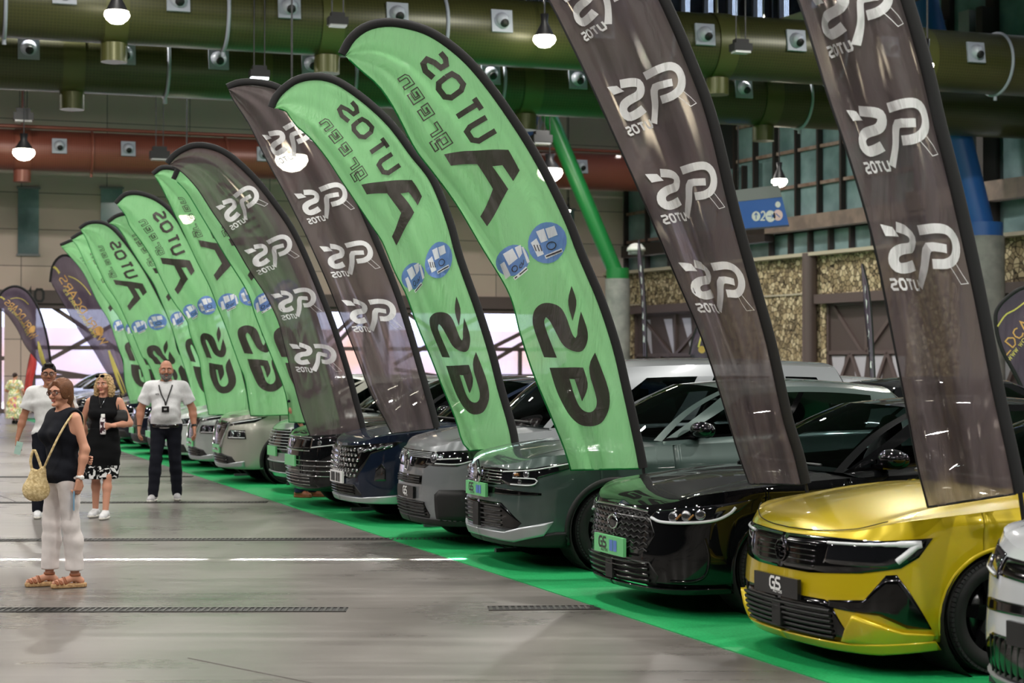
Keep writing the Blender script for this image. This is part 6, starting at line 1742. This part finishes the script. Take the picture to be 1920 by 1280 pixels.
# ---------------- woman in the foreground, turned to the left
Z1 = 13.7; x1 = (118-960)/F*Z1
c = person(dict(skin=SK2, lip=LIP, hair=H_auburn, brow=H_dbrow), 1.62, (x1, Z1, 0), math.radians(-42), 'woman in black sleeveless top and white trousers, glasses, standing in the foreground facing left',
  dict(girth=1.04, belly=.0, bust=1, sh=.165, armr=.042, thigh=.088, feet=[(-.13, -.03, -.45, .02, (0, -.015)), (.10, .05, -.40, .02, (0, -.01))],
       arms=[dict(e=(-.235, .10, 1.10), w=(-.03, .215, .98), d=(1, .15, -.05), n=(0, -1, 0), t=1, curl=.5), dict(e=(.22, .055, 1.07), w=(.225, .0, .84), d=(-.03, -.12, -1), n=(-1, 0, 0), t=-1, curl=.75)], hyaw=math.radians(14), hpitch=.02, res=.0065))
W1 = c; k = c['k']
top_garment(c, C_navy, .81, t=.021, sleeve=0, armhole=.075, neck_r=.082, name='sleeveless_top', seed=3, flare=.05)
leg_garment(c, C_white, .93, .135, t=.011, seed=5, widen=.026, amp=.0028)
def hair1(q):
    d = union([el((0, .022, .045), (.090, .108, .094)), ('k', .03, el((0, .05, -.03), (.088, .075, .10))), ('k', .03, el((-.07, -.02, .02), (.024, .06, .075))), ('k', .03, el((.07, -.02, .02), (.024, .06, .075)))], q, .03)
    face = ev(el((0, -.115, -.03), (.066, .085, .10)), q); d = -smin(-d, face, .015)
    d = smin(d, union([rc((.02, -.066, .098), (.078, -.035, .01), .014, .012), rc((-.01, -.068, .100), (-.078, -.03, .0), .014, .012)], q, .01), .02)
    return d+.005+.0008*np.sin(q[:, 0]*300+q[:, 2]*20)
hair_sdf(c, H_auburn, hair1)
tail = MB(); hl = c['hl']
def tailf(Q): return union([rc(hl(0, .10, -.07), hl(.035, .10, -.15), .034, .028), rc(hl(.035, .10, -.15), hl(.055, .07, -.215), .028, .012)], Q, .02)
sdf_mb(tail, tailf, c['hd']-.32, c['hd']+.2, .006); tail.build('ponytail', H_auburn, c['root'])
glasses(c, mat('brown_spectacle_frame', (70, 40, 32), rough=.3), M_lensclear)
for i in (0, 1):
    an, yaw = c['feet'][i]; d = V3(math.sin(yaw), -math.cos(yaw), 0); s = V3(d[1], -d[0], 0); r_ = empty('sandal'); r_.parent = c['root']
    def fs(Q, an=an, d=d):
        u = union([rc(V3(*(an-d*.055)[:2], .02), V3(*(an+d*.05)[:2], .02), .037, .036), rc(V3(*(an+d*.05)[:2], .02), V3(*(an+d*.15)[:2], .02), .040, .036)], Q, .02); return np.maximum(np.maximum(u, -Q[:, 2]+.002), Q[:, 2]-.036)
    mb = MB(); lo = an-.26; hi = an+.26; lo[2] = -.01; hi[2] = .06; sdf_mb(mb, fs, lo, hi, .005); mb.build('sole', M_cork, r_)
    mb = MB(); base = V3(an[0], an[1], 0)
    for f0, hgt, wd in ((.135, .050, .036), (.105, .060, .037), (.07, .075, .036)):
        mb.grid([[tuple(base+d*(f0+t+.02*math.sin(a))*1.0+s*wd*math.cos(a)+V3(0, 0, .028+(hgt-.018)*math.sin(a))) for a in np.linspace(0, PI, 12)] for t in (-.011, .011)])
    mb.grid([[tuple(V3(an[0], an[1], .10+t)+d*.040*math.cos(a)+s*.038*math.sin(a)) for a in np.linspace(0, 2*PI, 20)] for t in (-.010, .010)])
    mb.grid([[tuple(base+d*(-.0+t)+s*sg*.034+V3(0, 0, z)) for z in (.03, .06, .10)] for t in (-.01, .01) for sg in (1,)])
    mb.build('straps', M_tan, r_, solid=.003)
q = MB(); (S_, E_, W_) = c['arms'][1]; ax = unit(W_-E_); a_ = unit(np.cross(ax, (0, 1, 0))); b_ = np.cross(ax, a_); wp = W_-ax*.02
q.grid([[tuple(wp+ax*t+(a_*math.cos(a)+b_*math.sin(a))*.030) for a in np.linspace(0, 2*PI, 20)] for t in (-.010, .010)]); q.ellipsoid(wp+a_*.031, (.012, .016, .016), 12, 8); q.build('wristwatch', M_white, c['root'], solid=.003)
hp = L2W(c['root'], W_+ax*.11+np.array((-.035, 0, 0))); ph = MB(); ph.box((0, 0, 0), (.011, .072, .15), Matrix.Rotation(.25, 3, 'Z')); ph.box((.006, 0, .05), (.004, .03, .03), Matrix.Rotation(.25, 3, 'Z'))
tag(ph.build('smartphone', mat('pale_blue_phone_case', (120, 160, 190), rough=.3), loc=hp-Vector((0, 0, .05))), 'pale blue phone in the lowered hand of the woman in white trousers', 'phone')
# straw bag on a cord, hanging at her hip
bz = Z1-.18; bc = pxpos(70, 900, bz)
bag = empty('handbag', bc, 0, 'cream woven straw bag on a long cord over the foreground woman\'s shoulder', 'bag')
def bagf(Q): 
    u = union([rc((-.03, 0, -.075), (.02, 0, -.075), .078, .078, .6), rc((-.005, 0, -.06), (.012, 0, .075), .088, .060, .6)], Q, .03); u = np.maximum(u, Q[:, 2]-.10+.02*np.cos(Q[:, 0]*40)); return u+.0012*np.sin(Q[:, 2]*330)*np.sin(Q[:, 0]*260)
mb = MB(); sdf_mb(mb, bagf, (-.15, -.1, -.18), (.15, .1, .15), .005); mb.build('bag_body', M_straw, bag)
mb = MB(); hb_ = [(-.035, -.01, .08), (-.045, -.01, .16), (-.02, -.01, .235), (.015, -.01, .16), (.04, -.01, .085)]; mb.tube(resample(hb_, 20), .011, n=8); mb.build('bag_handle', M_straw, bag)
mb = MB(); B = np.array(bc); cord = [sc3(82, 880, bz)-B, sc3(95, 850, Z1-.23)-B, sc3(112, 815, Z1-.20)-B, sc3(130, 785, Z1-.15)-B, sc3(143, 772, Z1-.06)-B, sc3(152, 775, Z1+.03)-B, sc3(156, 795, Z1+.14)-B, sc3(150, 850, Z1+.20)-B]
mb.tube(resample(cord, 50), .0085, n=7); mb.build('bag_cord', M_straw, bag)

# ---------------- man in a white t-shirt behind her
Z2 = 20.0; x2 = (92-960)/F*Z2
c = person(dict(skin=SK3, lip=LIPD, hair=H_black), 1.755, (x2, Z2, 0), math.radians(8), 'man with black hair and glasses in a white t-shirt, behind the foreground woman',
  dict(girth=.98, feet=[(-.12, .0, .1, 0, (0, -.02)), (.10, -.15, -.05, 0, (0, -.03))], barefoot=False,
       arms=[dict(e=(-.285, .03, 1.14), w=(-.34, -.04, .90), d=(-.12, -.25, -1), n=(1, 0, 0), t=1, curl=.7), dict(e=(.28, .04, 1.14), w=(.27, -.05, .90), n=(-1, 0, 0), t=-1, curl=.5)], hyaw=.10))
top_garment(c, C_tee, .93, t=.018, sleeve=.62, neck_r=.075, name='tshirt', seed=7); leg_garment(c, C_trous, .98, .07, t=.018, seed=8, widen=.01)
def hair2(q):
    d = ev(el((0, .02, .048), (.080, .100, .088)), q); d = np.maximum(d, -(ev(el((0, -.10, -.02), (.078, .085, .095)), q))); d = np.maximum(d, .0-q[:, 2]-.03); return smin(d, ev(rc((-.035, -.062, .108), (.04, -.062, .108), .016, .016), q), .02)+.002*np.sin(q[:, 0]*140)*np.sin(q[:, 1]*130)
hair_sdf(c, H_black, hair2); glasses(c, M_blkmetal, M_lensclear)
for i in (0, 1): shoe(c, i, M_shoew, M_sole)
W_ = c['arms'][0][2]; hp = L2W(c['root'], W_+np.array((.02, -.06, -.10))); ph = MB(); ph.box((0, 0, 0), (.072, .010, .145), Matrix.Rotation(.25, 3, 'Y')); ph.box((.0, -.006, .04), (.03, .004, .03), Matrix.Rotation(.25, 3, 'Y'))
tag(ph.build('smartphone', mat('pale_green_phone_case', (160, 190, 180), rough=.3), loc=hp), 'pale phone in the lowered hand of the man in a white t-shirt', 'phone')

# ---------------- woman with curly blonde hair
Z3 = 20.0; x3 = (196-960)/F*Z3
c = person(dict(skin=SK1, lip=LIP, hair=H_blonde, brow=H_dbrow), 1.63, (x3, Z3, 0), math.radians(-4), 'woman with curly blonde hair in a black sleeveless dress walking and holding a patterned bottle',
  dict(girth=1.08, bust=1, sh=.18, armr=.047, thigh=.088, feet=[(-.13, .10, -.12, .0, (.0, -.02)), (.065, -.16, .0, .0, (.0, -.04))],  barefoot=False,
       arms=[dict(e=(-.275, .06, 1.08), w=(-.22, .10, .86), n=(1, 0, 0), t=1, curl=.6), dict(e=(.285, .02, 1.075), w=(.13, -.20, 1.055), d=(-1, -.1, .05), n=(0, 1, .0), t=-1, curl=.85)], hyaw=math.radians(-8), hroll=-.05))
k = c['k']
top_garment(c, C_blk, .80, t=.013, sleeve=0, armhole=.078, neck_r=.080, name='sleeveless_dress_top', seed=2)
def skirt(Q):
    z = Q[:, 2]; r = np.interp(z, [.40, .48, .75, .9, 1.05], [.185, .195, .210, .19, .15]); cx = np.interp(z, [.4, 1.0], [-.03, 0]); d = np.sqrt((Q[:, 0]-cx)**2+((Q[:, 1]+.03)/.88)**2)-r-folds(Q, .006, 10, 1); return np.maximum(np.maximum(d*.8, z-1.02), .45-z)
def zebra(nt, p):
    L = nt.links.new; tc = N(nt, 'ShaderNodeTexCoord'); nz = N(nt, 'ShaderNodeTexNoise', i_Scale=9, i_Detail=2, i_Distortion=2.0); sx = N(nt, 'ShaderNodeSeparateXYZ')
    L(tc.outputs['Object'], nz.inputs['Vector']); L(tc.outputs['Object'], sx.inputs[0])
    st = N(nt, 'ShaderNodeMath', operation='GREATER_THAN', i_1=.54); L(nz.outputs[0], st.inputs[0]); lt = N(nt, 'ShaderNodeMath', operation='LESS_THAN', i_1=.60); L(sx.outputs['Z'], lt.inputs[0])
    mu = N(nt, 'ShaderNodeMath', operation='MULTIPLY'); L(st.outputs[0], mu.inputs[0]); L(lt.outputs[0], mu.inputs[1])
    mx = N(nt, 'ShaderNodeMix', data_type='RGBA'); mx.inputs[6].default_value = (*lin((10, 11, 13)), 1); p.inputs['Specular IOR Level'].default_value = .15; mx.inputs[7].default_value = (*lin((222, 222, 222)), 1); L(mu.outputs[0], mx.inputs[0]); L(mx.outputs[2], p.inputs['Base Color'])
cloth(c, 'skirt', mat('black_skirt_white_hem_pattern', rough=.85, build=zebra), skirt, (-.35, -.35, .40), (.35, .35, 1.08))
def hair3(q):
    d = union([el((0, .03, .040), (.100, .105, .092)), ('k', .03, el((-.092, .01, -.06), (.040, .06, .11))), ('k', .03, el((.092, .01, -.06), (.040, .06, .11))), ('k', .03, el((0, .07, -.06), (.10, .06, .12)))], q, .03)
    d = -smin(-d, ev(el((0, -.105, -.02), (.066, .085, .088)), q), .012)
    return d+.011*np.sin(q[:, 0]*95+2*np.sin(q[:, 2]*50))*np.sin(q[:, 2]*85+q[:, 1]*40)*np.sin(q[:, 1]*90+1)
hair_sdf(c, H_blonde, hair3, h=.005); glasses(c, M_blkmetal, M_gloss, up=.098, hgt=.016, sun=True)
for i in (0, 1): shoe(c, i, M_shoew, M_sole)
q = MB(); p0 = c['nb']; q.tube([p0+V3(-.05, -.06, .02), p0+V3(-.02, -.11, -.06), p0+V3(0, -.125, -.10), p0+V3(.02, -.11, -.06), p0+V3(.05, -.06, .02)], .0018, n=5); q.ellipsoid(p0+V3(0, -.135, -.11), (.008, .004, .010), 8, 6); q.build('necklace', M_chrome, c['root'])
W_ = c['arms'][1][2]; bp = L2W(c['root'], W_+np.array((-.085, .0, .0))); bt = empty('drinks_bottle', bp-Vector((0, -.005, .10)), 0, 'white and dark patterned drinks bottle in the hand of the curly-haired woman', 'bottle')
q = MB(); q.lathe([(0, 0), (.030, .0), (.034, .01), (.034, .165), (.028, .185), (.022, .19)], 24)
def camo(nt, p): noise_color(22, (60, 30, 40), (225, 220, 222), 1, pos=(.47, .50))(nt, p)
q.build('bottle_body', mat('patterned_bottle', rough=.35, build=camo), bt); q = MB(); q.lathe([(.023, .19), (.023, .225), (.018, .23), (0, .23)], 20); q.build('bottle_cap', M_white, bt)
q = MB(); q.tube([(.0, -.01, .0), (.0, -.01, .0001)], .001, n=3)
bg_ = empty('shoulder_bag', L2W(c['root'], (.20, -.05, 1.16)), 0, 'small black shoulder bag tucked under the arm of the curly-haired woman', 'bag')
mb = MB(); sdf_mb(mb, lambda Q: union([rc((-.03, 0, -.03), (.04, 0, -.03), .05, .05, .6), rc((-.03, 0, .03), (.04, 0, .03), .04, .04, .5)], Q, .03), (-.12, -.1, -.12), (.14, .1, .12), .006); mb.build('bag_body', M_clad, bg_)
mb = MB(); mb.tube(resample([(-.02, 0, .05), (-.03, .03, .16), (-.03, .09, .25), (-.02, .16, .2)], 20), .007, n=6); mb.build('bag_strap', M_blkmetal, bg_)

# ---------------- bald man in a white polo
Z4 = 22.6; x4 = (312-960)/F*Z4
c = person(dict(skin=SK4, lip=LIPD, hair=H_dbrow), 1.80, (x4, Z4, 0), math.radians(6), 'bald man with grey beard in a white polo shirt, black lanyard and dark trousers',
  dict(girth=1.04, belly=.028, sh=.205, armr=.053, thigh=.086, neck=1.12, barefoot=False, feet=[(-.15, -.14, -.2, 0, (0, -.03)), (.13, .12, .12, 0, (0, -.02))],
       arms=[dict(e=(-.325, .02, 1.17), w=(-.335, -.05, .925), n=(1, .2, 0), t=1, curl=.5), dict(e=(.33, .03, 1.17), w=(.36, -.05, .93), n=(-1, .2, 0), t=-1, curl=.4)], hyaw=.12, hscale=1.03))
top_garment(c, C_polo, .93, t=.020, sleeve=.66, neck_r=.078, name='polo_shirt', seed=4, amp=.005); leg_garment(c, C_trous, .99, .06, t=.018, seed=9, widen=.012)
def beard(q):
    d = union([rc((0, -.045, -.075), (0, -.06, -.098), .046, .034), rc((-.058, -.01, -.045), (-.03, -.05, -.085), .022, .030), rc((.058, -.01, -.045), (.03, -.05, -.085), .022, .030), ('k', .01, rc((-.024, -.088, -.044), (.024, -.088, -.044), .009, .009))], q, .02)
    return -smin(-d, ev(el((0, -.105, -.060), (.020, .02, .009)), q), .006)+.0015*np.sin(q[:, 0]*300)*np.sin(q[:, 2]*300)
hair_sdf(c, H_grey, beard, name='beard', h=.0045)
for i in (0, 1): shoe(c, i, mat('grey_white_trainer', (178, 176, 178), rough=.6), M_sole)
nb = c['nb']; q = MB()
def fr(x, z, o=.0):      # push a point to the front of the shirt
    ys = np.linspace(-.45, 0, 300); P_ = np.stack([np.full(300, x), ys, np.full(300, z)], 1); d = union(c['Tp'], P_, .05)-.030; i = int(np.argmax(d < 0)); return (x, float(ys[i])-.006-o, z)
for sg in (-1, 1):
    P_ = [fr(sg*.085, nb[2]-.03), fr(sg*.07, nb[2]-.09), fr(sg*.045, nb[2]-.16), fr(.01+sg*.012, nb[2]-.24), fr(.01, nb[2]-.29)]
    q.grid([[(p[0]+t, p[1], p[2]) for p in P_] for t in (-.009, .009)])
q.build('lanyard', M_clad, c['root'], solid=.002)
q = MB(); p = fr(.01, nb[2]-.34, .006); q.box(p, (.092, .006, .075)); q.build('name_badge', M_pk, c['root'])
q = MB(); 
wq, ww = word('GS', 1, 1.15, .12, .22); q.add([], [])
for qd in wq: q.add([(p[0]+(a[0]-ww/2)*.016, p[1]-.0045, p[2]+(a[1]-.5)*.016) for a in qd], [(3, 2, 1, 0)], 0, False)
q.build('badge_print', M_pwt, c['root'])
q = MB(); 
wq, ww = word('KR', 1, 1.1, .15, .28); p = fr(-.10, nb[2]-.15)
for qd in wq: q.add([(p[0]+(a[0]-ww/2)*.018, p[1]-.012, p[2]+(a[1]-.5)*.018) for a in qd], [(3, 2, 1, 0)], 0, False)
q.build('shirt_logo', M_pk, c['root'])
q = MB()
for z_, t_ in ((nb[2]+.012, .0),):
    P_ = [[(.0+(.072+.02*s_)*math.sin(a)*1.05, .012-(.075+.02*s_)*math.cos(a), z_-.028*s_+.018*(1-math.cos(a))*.5) for a in np.linspace(-2.6, 2.6, 30)] for s_ in (0, .5, 1)]
    q.grid([[(x+nb[0], y+nb[1], z) for x, y, z in r] for r in P_])
q.build('shirt_collar', C_polo, c['root'], solid=.004)
q = MB(); q.grid([[(c['pel'][0]+.165*1.12*math.cos(a), -.012+.150*math.sin(a)-(.03 if math.sin(a) < 0 else 0)*abs(math.sin(a)), z_) for a in np.linspace(0, 2*PI, 40)] for z_ in (.945, .985)]); q.build('belt', M_gloss, c['root'], solid=.004)
for i, nm in ((1, 'wristwatch'), (0, 'bracelet')):
    S_, E_, W_ = c['arms'][i]; ax = unit(W_-E_); a_ = unit(np.cross(ax, (0, 1, 0))); b_ = np.cross(ax, a_); wp = W_-ax*.035; hh = .013 if i else .005
    q = MB(); q.grid([[tuple(wp+ax*t+(a_*math.cos(a)+b_*math.sin(a))*.034) for a in np.linspace(0, 2*PI, 20)] for t in (-hh, hh)])
    if i: q.ellipsoid(wp-b_*.034, (.02, .012, .02), 12, 8)
    q.build(nm, M_gloss, c['root'], solid=.003)

# ---------------- person behind the flags: jeans and brown shoes show under the black car
Z6 = 23.2; x6 = (574-960)/F*Z6
c = person(dict(skin=SK4, lip=LIPD, hair=H_black), 1.76, (x6, Z6, 0), math.radians(60), 'person in blue jeans and brown shoes hidden behind the flags by the black crossover',
  dict(girth=1.0, barefoot=False, res=.009, feet=[(-.10, .02, 0, 0, (0, -.01)), (.10, -.05, .1, 0, (0, -.01))],
       arms=[dict(e=(-.25, .04, 1.15), w=(-.22, -.10, .94), n=(1, 0, 0), t=1, curl=.5), dict(e=(.25, .04, 1.15), w=(.22, -.10, .94), n=(-1, 0, 0), t=-1, curl=.5)]))
top_garment(c, C_trous, .93, t=.018, sleeve=.6, neck_r=.075, name='tshirt', seed=5); leg_garment(c, C_jean, .98, .07, t=.020, seed=9, widen=.02)
hair_sdf(c, H_black, hair2, h=.008)
for i in (0, 1): shoe(c, i, M_tan, M_tan)
# ---------------- far woman in a floral dress, walking away
Z5 = 54.0; x5 = (28-960)/F*Z5
def floral(nt, p):
    L = nt.links.new; tc = N(nt, 'ShaderNodeTexCoord'); nz = N(nt, 'ShaderNodeTexNoise', i_Scale=7, i_Detail=2, i_Distortion=.5); cr = N(nt, 'ShaderNodeValToRGB'); e = cr.color_ramp.elements; cr.color_ramp.interpolation = 'CONSTANT'
    e[0].color = (*lin((232, 226, 205)), 1); e[1].position = .62; e[1].color = (*lin((206, 120, 150)), 1)
    for ps, cc in ((.42, (150, 175, 110)), (.50, (235, 225, 190)), (.56, (220, 190, 90))): x = e.new(ps); x.color = (*lin(cc), 1)
    L(tc.outputs['Object'], nz.inputs['Vector']); L(nz.outputs[0], cr.inputs[0]); L(cr.outputs[0], p.inputs['Base Color'])
c = person(dict(skin=SK2, hair=H_dbrown), 1.56, (x5, Z5, 0), math.radians(170), 'far woman in a long floral dress walking away towards the bright doors',
  dict(girth=1.05, bust=1, barefoot=False, res=.010, feet=[(-.08, .05, 0, 0, (0, -.02)), (.08, -.10, 0, 0, (0, -.03))],
       arms=[dict(e=(-.28, .04, 1.02), w=(-.26, -.10, .84), n=(1, 0, 0), t=1), dict(e=(.28, .04, 1.02), w=(.20, -.18, .95), n=(-1, 0, 0), t=-1)]))
def dress(Q):
    z = Q[:, 2]; r = np.interp(z, [.15, .5, .9, 1.05], [.30, .26, .20, .16]); d = np.sqrt(Q[:, 0]**2+(Q[:, 1]/.85)**2)-r-folds(Q, .012, 9, 1); return np.maximum(np.maximum(d*.8, z-1.02), .16-z)
fm_ = mat('floral_dress_fabric', rough=.85, build=floral)
cloth(c, 'dress_skirt', fm_, dress, (-.45, -.45, .1), (.45, .45, 1.08), .012); top_garment(c, fm_, .85, t=.016, sleeve=.75, neck_r=.085, name='dress_top', seed=6)
def hair5(q): return smin(ev(el((0, .02, .04), (.084, .10, .09)), q), ev(el((0, .10, .02), (.04, .045, .05)), q), .02)
hair_sdf(c, H_dbrown, lambda q: np.maximum(hair5(q), -ev(el((0, -.11, -.03), (.07, .085, .10)), q)), h=.009)
for i in (0, 1): shoe(c, i, M_clad, M_clad)
# ------------------------------------------------------------------ other flags, sign, small things
FLAGS['w1'] = dict(Z=44, k='purple', sleeve=.05, outer=[(243, 755), (238, 715), (228, 670), (212, 620), (192, 570), (168, 525), (145, 492), (125, 480), (110, 484), (99, 501), (95, 529)],
                   free=[(240, 752), (201, 698), (175, 655), (152, 624), (129, 587), (110, 554), (95, 529)])
FLAGS['w0'] = dict(Z=46, k='purple', sleeve=.05, outer=[(95, 700), (93, 675), (88, 640), (80, 607), (70, 578), (56, 555), (42, 542), (25, 538), (8, 545), (-1, 558), (-4, 575)],
                   free=[(90, 699), (65, 670), (47, 647), (32, 617), (15, 592), (3, 582), (-4, 575)])
FLAGS['w2'] = dict(Z=27, k='purple', sleeve=.05, outer=[(1935, 780), (1905, 710), (1876, 655), (1865, 610), (1868, 578), (1894, 550), (1925, 535), (1962, 536), (1988, 550)],
                   free=[(1950, 780), (1978, 710), (1998, 650), (2003, 590), (1988, 550)])
FLAGS['w3'] = dict(Z=46, k='purple', sleeve=.04, outer=[(1345, 720), (1350, 680), (1350, 640), (1342, 612), (1328, 602), (1312, 608), (1301, 630), (1294, 665)],
                   free=[(1340, 720), (1320, 700), (1303, 685), (1294, 665)])
FLAGS['e1'] = dict(Z=50, k='purple', sleeve=.03, yaw=.5, outer=[(1212, 668), (1211, 600), (1208, 540), (1203, 490), (1198, 449)], free=[(1206, 668), (1204, 600), (1201, 540), (1196, 490), (1197, 449)])
FLAGS['e2'] = dict(Z=38, k='purple', sleeve=.03, yaw=.5, outer=[(1640, 720), (1637, 660), (1634, 600), (1628, 540), (1617, 494)], free=[(1632, 720), (1628, 650), (1622, 600), (1618, 540), (1615, 494)])
M_fred = mat('red_flag_polyester', build=cloth_nodes((235, 90, 84), .05)); FP.append(M_fred); FI['red'] = len(FP)-1
FLAGS['r'] = dict(Z=58, k='red', sleeve=.0, outer=[(56, 745), (62, 715), (68, 690), (69, 674), (64, 665), (57, 662)], free=[(44, 745), (48, 710), (53, 680), (56, 667), (57, 662)])
for k in ('w0', 'w1', 'w2', 'w3', 'e1', 'e2', 'r'): FLAGS[k]['g'] = flat(FLAGS[k]['outer'], FLAGS[k]['free'], 60, 14)
def framed(quads, o, r, up):
    o, r, up = np.array(o, float), np.array(r, float), np.array(up, float)
    return [tuple(o+r*p[0]+up*p[1] for p in q) for q in quads]
def wprint(g, o, r, up, L_, h, big='WORLDCARS', m1='o', m2='y', o2=None, L2=None, h2=5, extra=()):
    out = []; q, W_ = word(big, 1, 1.25, .22, .17, wid={'W': 1.3})
    for z in framed(q, o, np.array(r)*L_/W_, np.array(up)*h/1.25): out.append((m1, 1, 'quad', to_ut(g, z)))
    if o2 is not None:
        q, W_ = word('WWW.WORLDCARS.ES', 1, 1.2, .35, .22)
        for z in framed(q, o2, np.array(r)*L2/W_, np.array(up)*h2/1.2): out.append((m2, 1, 'quad', to_ut(g, z)))
    for m, pl, wd in extra:
        for z in stroke(resample(pl, max(2, len(pl)*3)) if len(pl) > 2 else pl, wd): out.append((m, 2, 'quad', to_ut(g, z)))
    return out
gW = FLAGS['w1']['g']; ru = np.array((-83, -127.)); ru /= np.linalg.norm(ru); uu = np.array((.84, -.54))
PW = wprint(gW, (191, 648), ru, uu, 150, 14, o2=(177, 634), L2=108, h2=5, extra=[('y', [(204, 657), (238, 748)], 3.4), ('y', [(100, 500), (111, 512)], 4), ('y', [(128, 517), (142, 523), (157, 536), (170, 553)], 1.8)])
PW.append(('o', 1, 'poly', to_ut(gW, disc((186, 620), 8, 9, 0))))
make_flag('w1', 'purple feather flag with gold mirrored lettering at the left end of the green flags', 'purple feather flags with gold lettering', PW, 21)
make_flag('w0', 'purple teardrop flag with gold lettering at the far left edge of the picture', 'purple feather flags with gold lettering', PW, 22)
g2_ = FLAGS['w2']['g']; r2 = np.array((.64, -.77)); u2 = np.array((-.77, -.64))
PW2 = wprint(g2_, (1886, 668), r2, u2, 115, 20, 'LDCARS', o2=(1893, 676), L2=140, h2=7, extra=[('y', [(1870, 612), (1885, 590), (1903, 580), (1930, 560)], 3)])
make_flag('w2', 'dark teardrop flag with gold lettering cut by the right edge of the picture', 'purple feather flags with gold lettering', PW2, 23)
make_flag('w3', 'small dark teardrop flag with an orange globe, above the silver van roof', 'purple feather flags with gold lettering', [('o', 1, 'poly', to_ut(FLAGS['w3']['g'], disc((1316, 655), 7, 7, 0))), ('y', 1, 'quad', to_ut(FLAGS['w3']['g'], [(1308, 650), (1318, 618), (1320, 619), (1311, 651)]))], 24)
def squig(g, x0, y0, x1, y1, n):
    out = []
    for i in range(n):
        a = i/n; x = x0+(x1-x0)*a; y = y0+(y1-y0)*a; h = (y1-y0)/n*.7
        out.append(('w', 1, 'quad', to_ut(g, [(x, y), (x+3, y+h*.3), (x+2.5, y+h), (x-.5, y+h*.8)])))
    return out
make_flag('e1', 'dark feather flag seen edge-on, standing beside the round concrete column', 'edge-on dark feather flags by the stone wall', squig(FLAGS['e1']['g'], 1201, 495, 1208, 650, 7), 25)
make_flag('e2', 'dark feather flag seen edge-on in front of the brown door right of the stone pillar', 'edge-on dark feather flags by the stone wall', squig(FLAGS['e2']['g'], 1621, 530, 1635, 700, 6), 26)
make_flag('r', 'red flag standing behind the purple teardrop flag, beside the glass doors', None, [], 27)

# blue hanging direction sign
Zs = 50.0; ft = [pxpos(*p, Zs) for p in ((1372, 430), (1480, 421), (1461, 346), (1372, 357))]; bk = [p+Vector((.1, .6, 0)) for p in ft]
sg_ = empty('hanging_sign', ft[0].lerp(ft[2], .5), 0, 'blue hanging direction sign with a white 2 and round pictograms, behind the black flag', 'sign')
inv = Matrix.Translation(-sg_.location)
mid = [ft[3].lerp(ft[0], .3), ft[2].lerp(ft[1], .3)]
mb = MB(); mb.add([inv @ p for p in ft+bk], [(0, 1, 2, 3), (4, 7, 6, 5), (1, 5, 6, 2), (0, 4, 5, 1), (0, 3, 7, 4), (3, 2, 6, 7)], smooth=False); mb.build('sign_box', M_signblue, sg_)
mb = MB(); d = Vector((0, -.02, 0)); t_ = [ft[3], ft[2], mid[1], mid[0]]; mb.add([inv @ (p+d) for p in t_]+[inv @ (p+Vector((0, -.0, 0))) for p in t_], [(0, 1, 2, 3), (4, 7, 6, 5), (0, 4, 5, 1), (1, 5, 6, 2), (2, 6, 7, 3), (3, 7, 4, 0)], smooth=False); mb.build('sign_cap', M_greyplastic, sg_)
mb = MB()
def onsign(px, py, o=.015): return inv @ (pxpos(px, py, Zs)+Vector((0, -o, 0)))
for cx, cy, r_, mi in ((1418, 405, 8, 0), (1445, 405, 9.5, 0), (1459, 403, 9, 1), (1459, 383, 5, 0)):
    mb.add([onsign(cx+r_*math.cos(a), cy+r_*1.15*math.sin(a)) for a in np.linspace(0, 2*PI, 24, endpoint=False)], [tuple(range(24))], mi, False)
mb.build('pictogram', [M_white, mat('pale_pink_pictogram', (236, 200, 200), rough=.5)], sg_)
mb = MB()
q, W_ = word('2', 8, 17, 0, 2.6)
for z in q: mb.add([onsign(1427+p[0], 413-p[1], .018) for p in z], [(0, 1, 2, 3)], 0, False)
mb.build('digit', M_white, sg_)
mb = MB()
for pl in ([(1439, 405), (1451, 405)], [(1447, 401), (1451, 405), (1447, 409)], [(1455, 400), (1463, 407)], [(1418, 399), (1418, 411)], [(1415, 403), (1418, 399), (1421, 403)]):
    for z in stroke(pl, 1.6): mb.add([onsign(p[0], p[1], .02) for p in z], [(0, 1, 2, 3)], 0, False)
mb.build('pictogram_mark', M_signblue, sg_)
mb = MB()
for px in (1385, 1450): p = pxpos(px, 350, Zs); mb.tube([inv @ p, inv @ Vector((p.x, p.y+.2, 16.8))], .02, n=6)
mb.build('hanger', M_blkmetal, sg_)
# door number on the header, wall beacon, cable on the facade
mb = MB(); q, W_ = word('10', .34, .48, .1, .09)
k_ = (52-960)/F; u_ = (k_*B0.y-B0.x)/(BU.x-k_*BU.y)
for z in q: mb.add([BW(u_+p[0], DH+.08+p[1], .345) for p in z], [(0, 1, 2, 3)], 0, False)
o_ = mb.build('door_number', M_blkmetal); o_['kind'] = 'structure'
be = empty('wall_light', pxpos(1193, 470, 66), 0, 'small white dome light on the dark beam beside the round concrete column', 'lamp')
mb = MB(); mb.lathe([(0, .3), (.2, .26), (.34, .1), (.36, 0), (0, 0)], 20); mb.build('dome', M_white, be); mb = MB(); mb.lathe([(.3, 0), (.3, -.14), (0, -.16)], 20); mb.build('lamp_base', M_greyplastic, be)
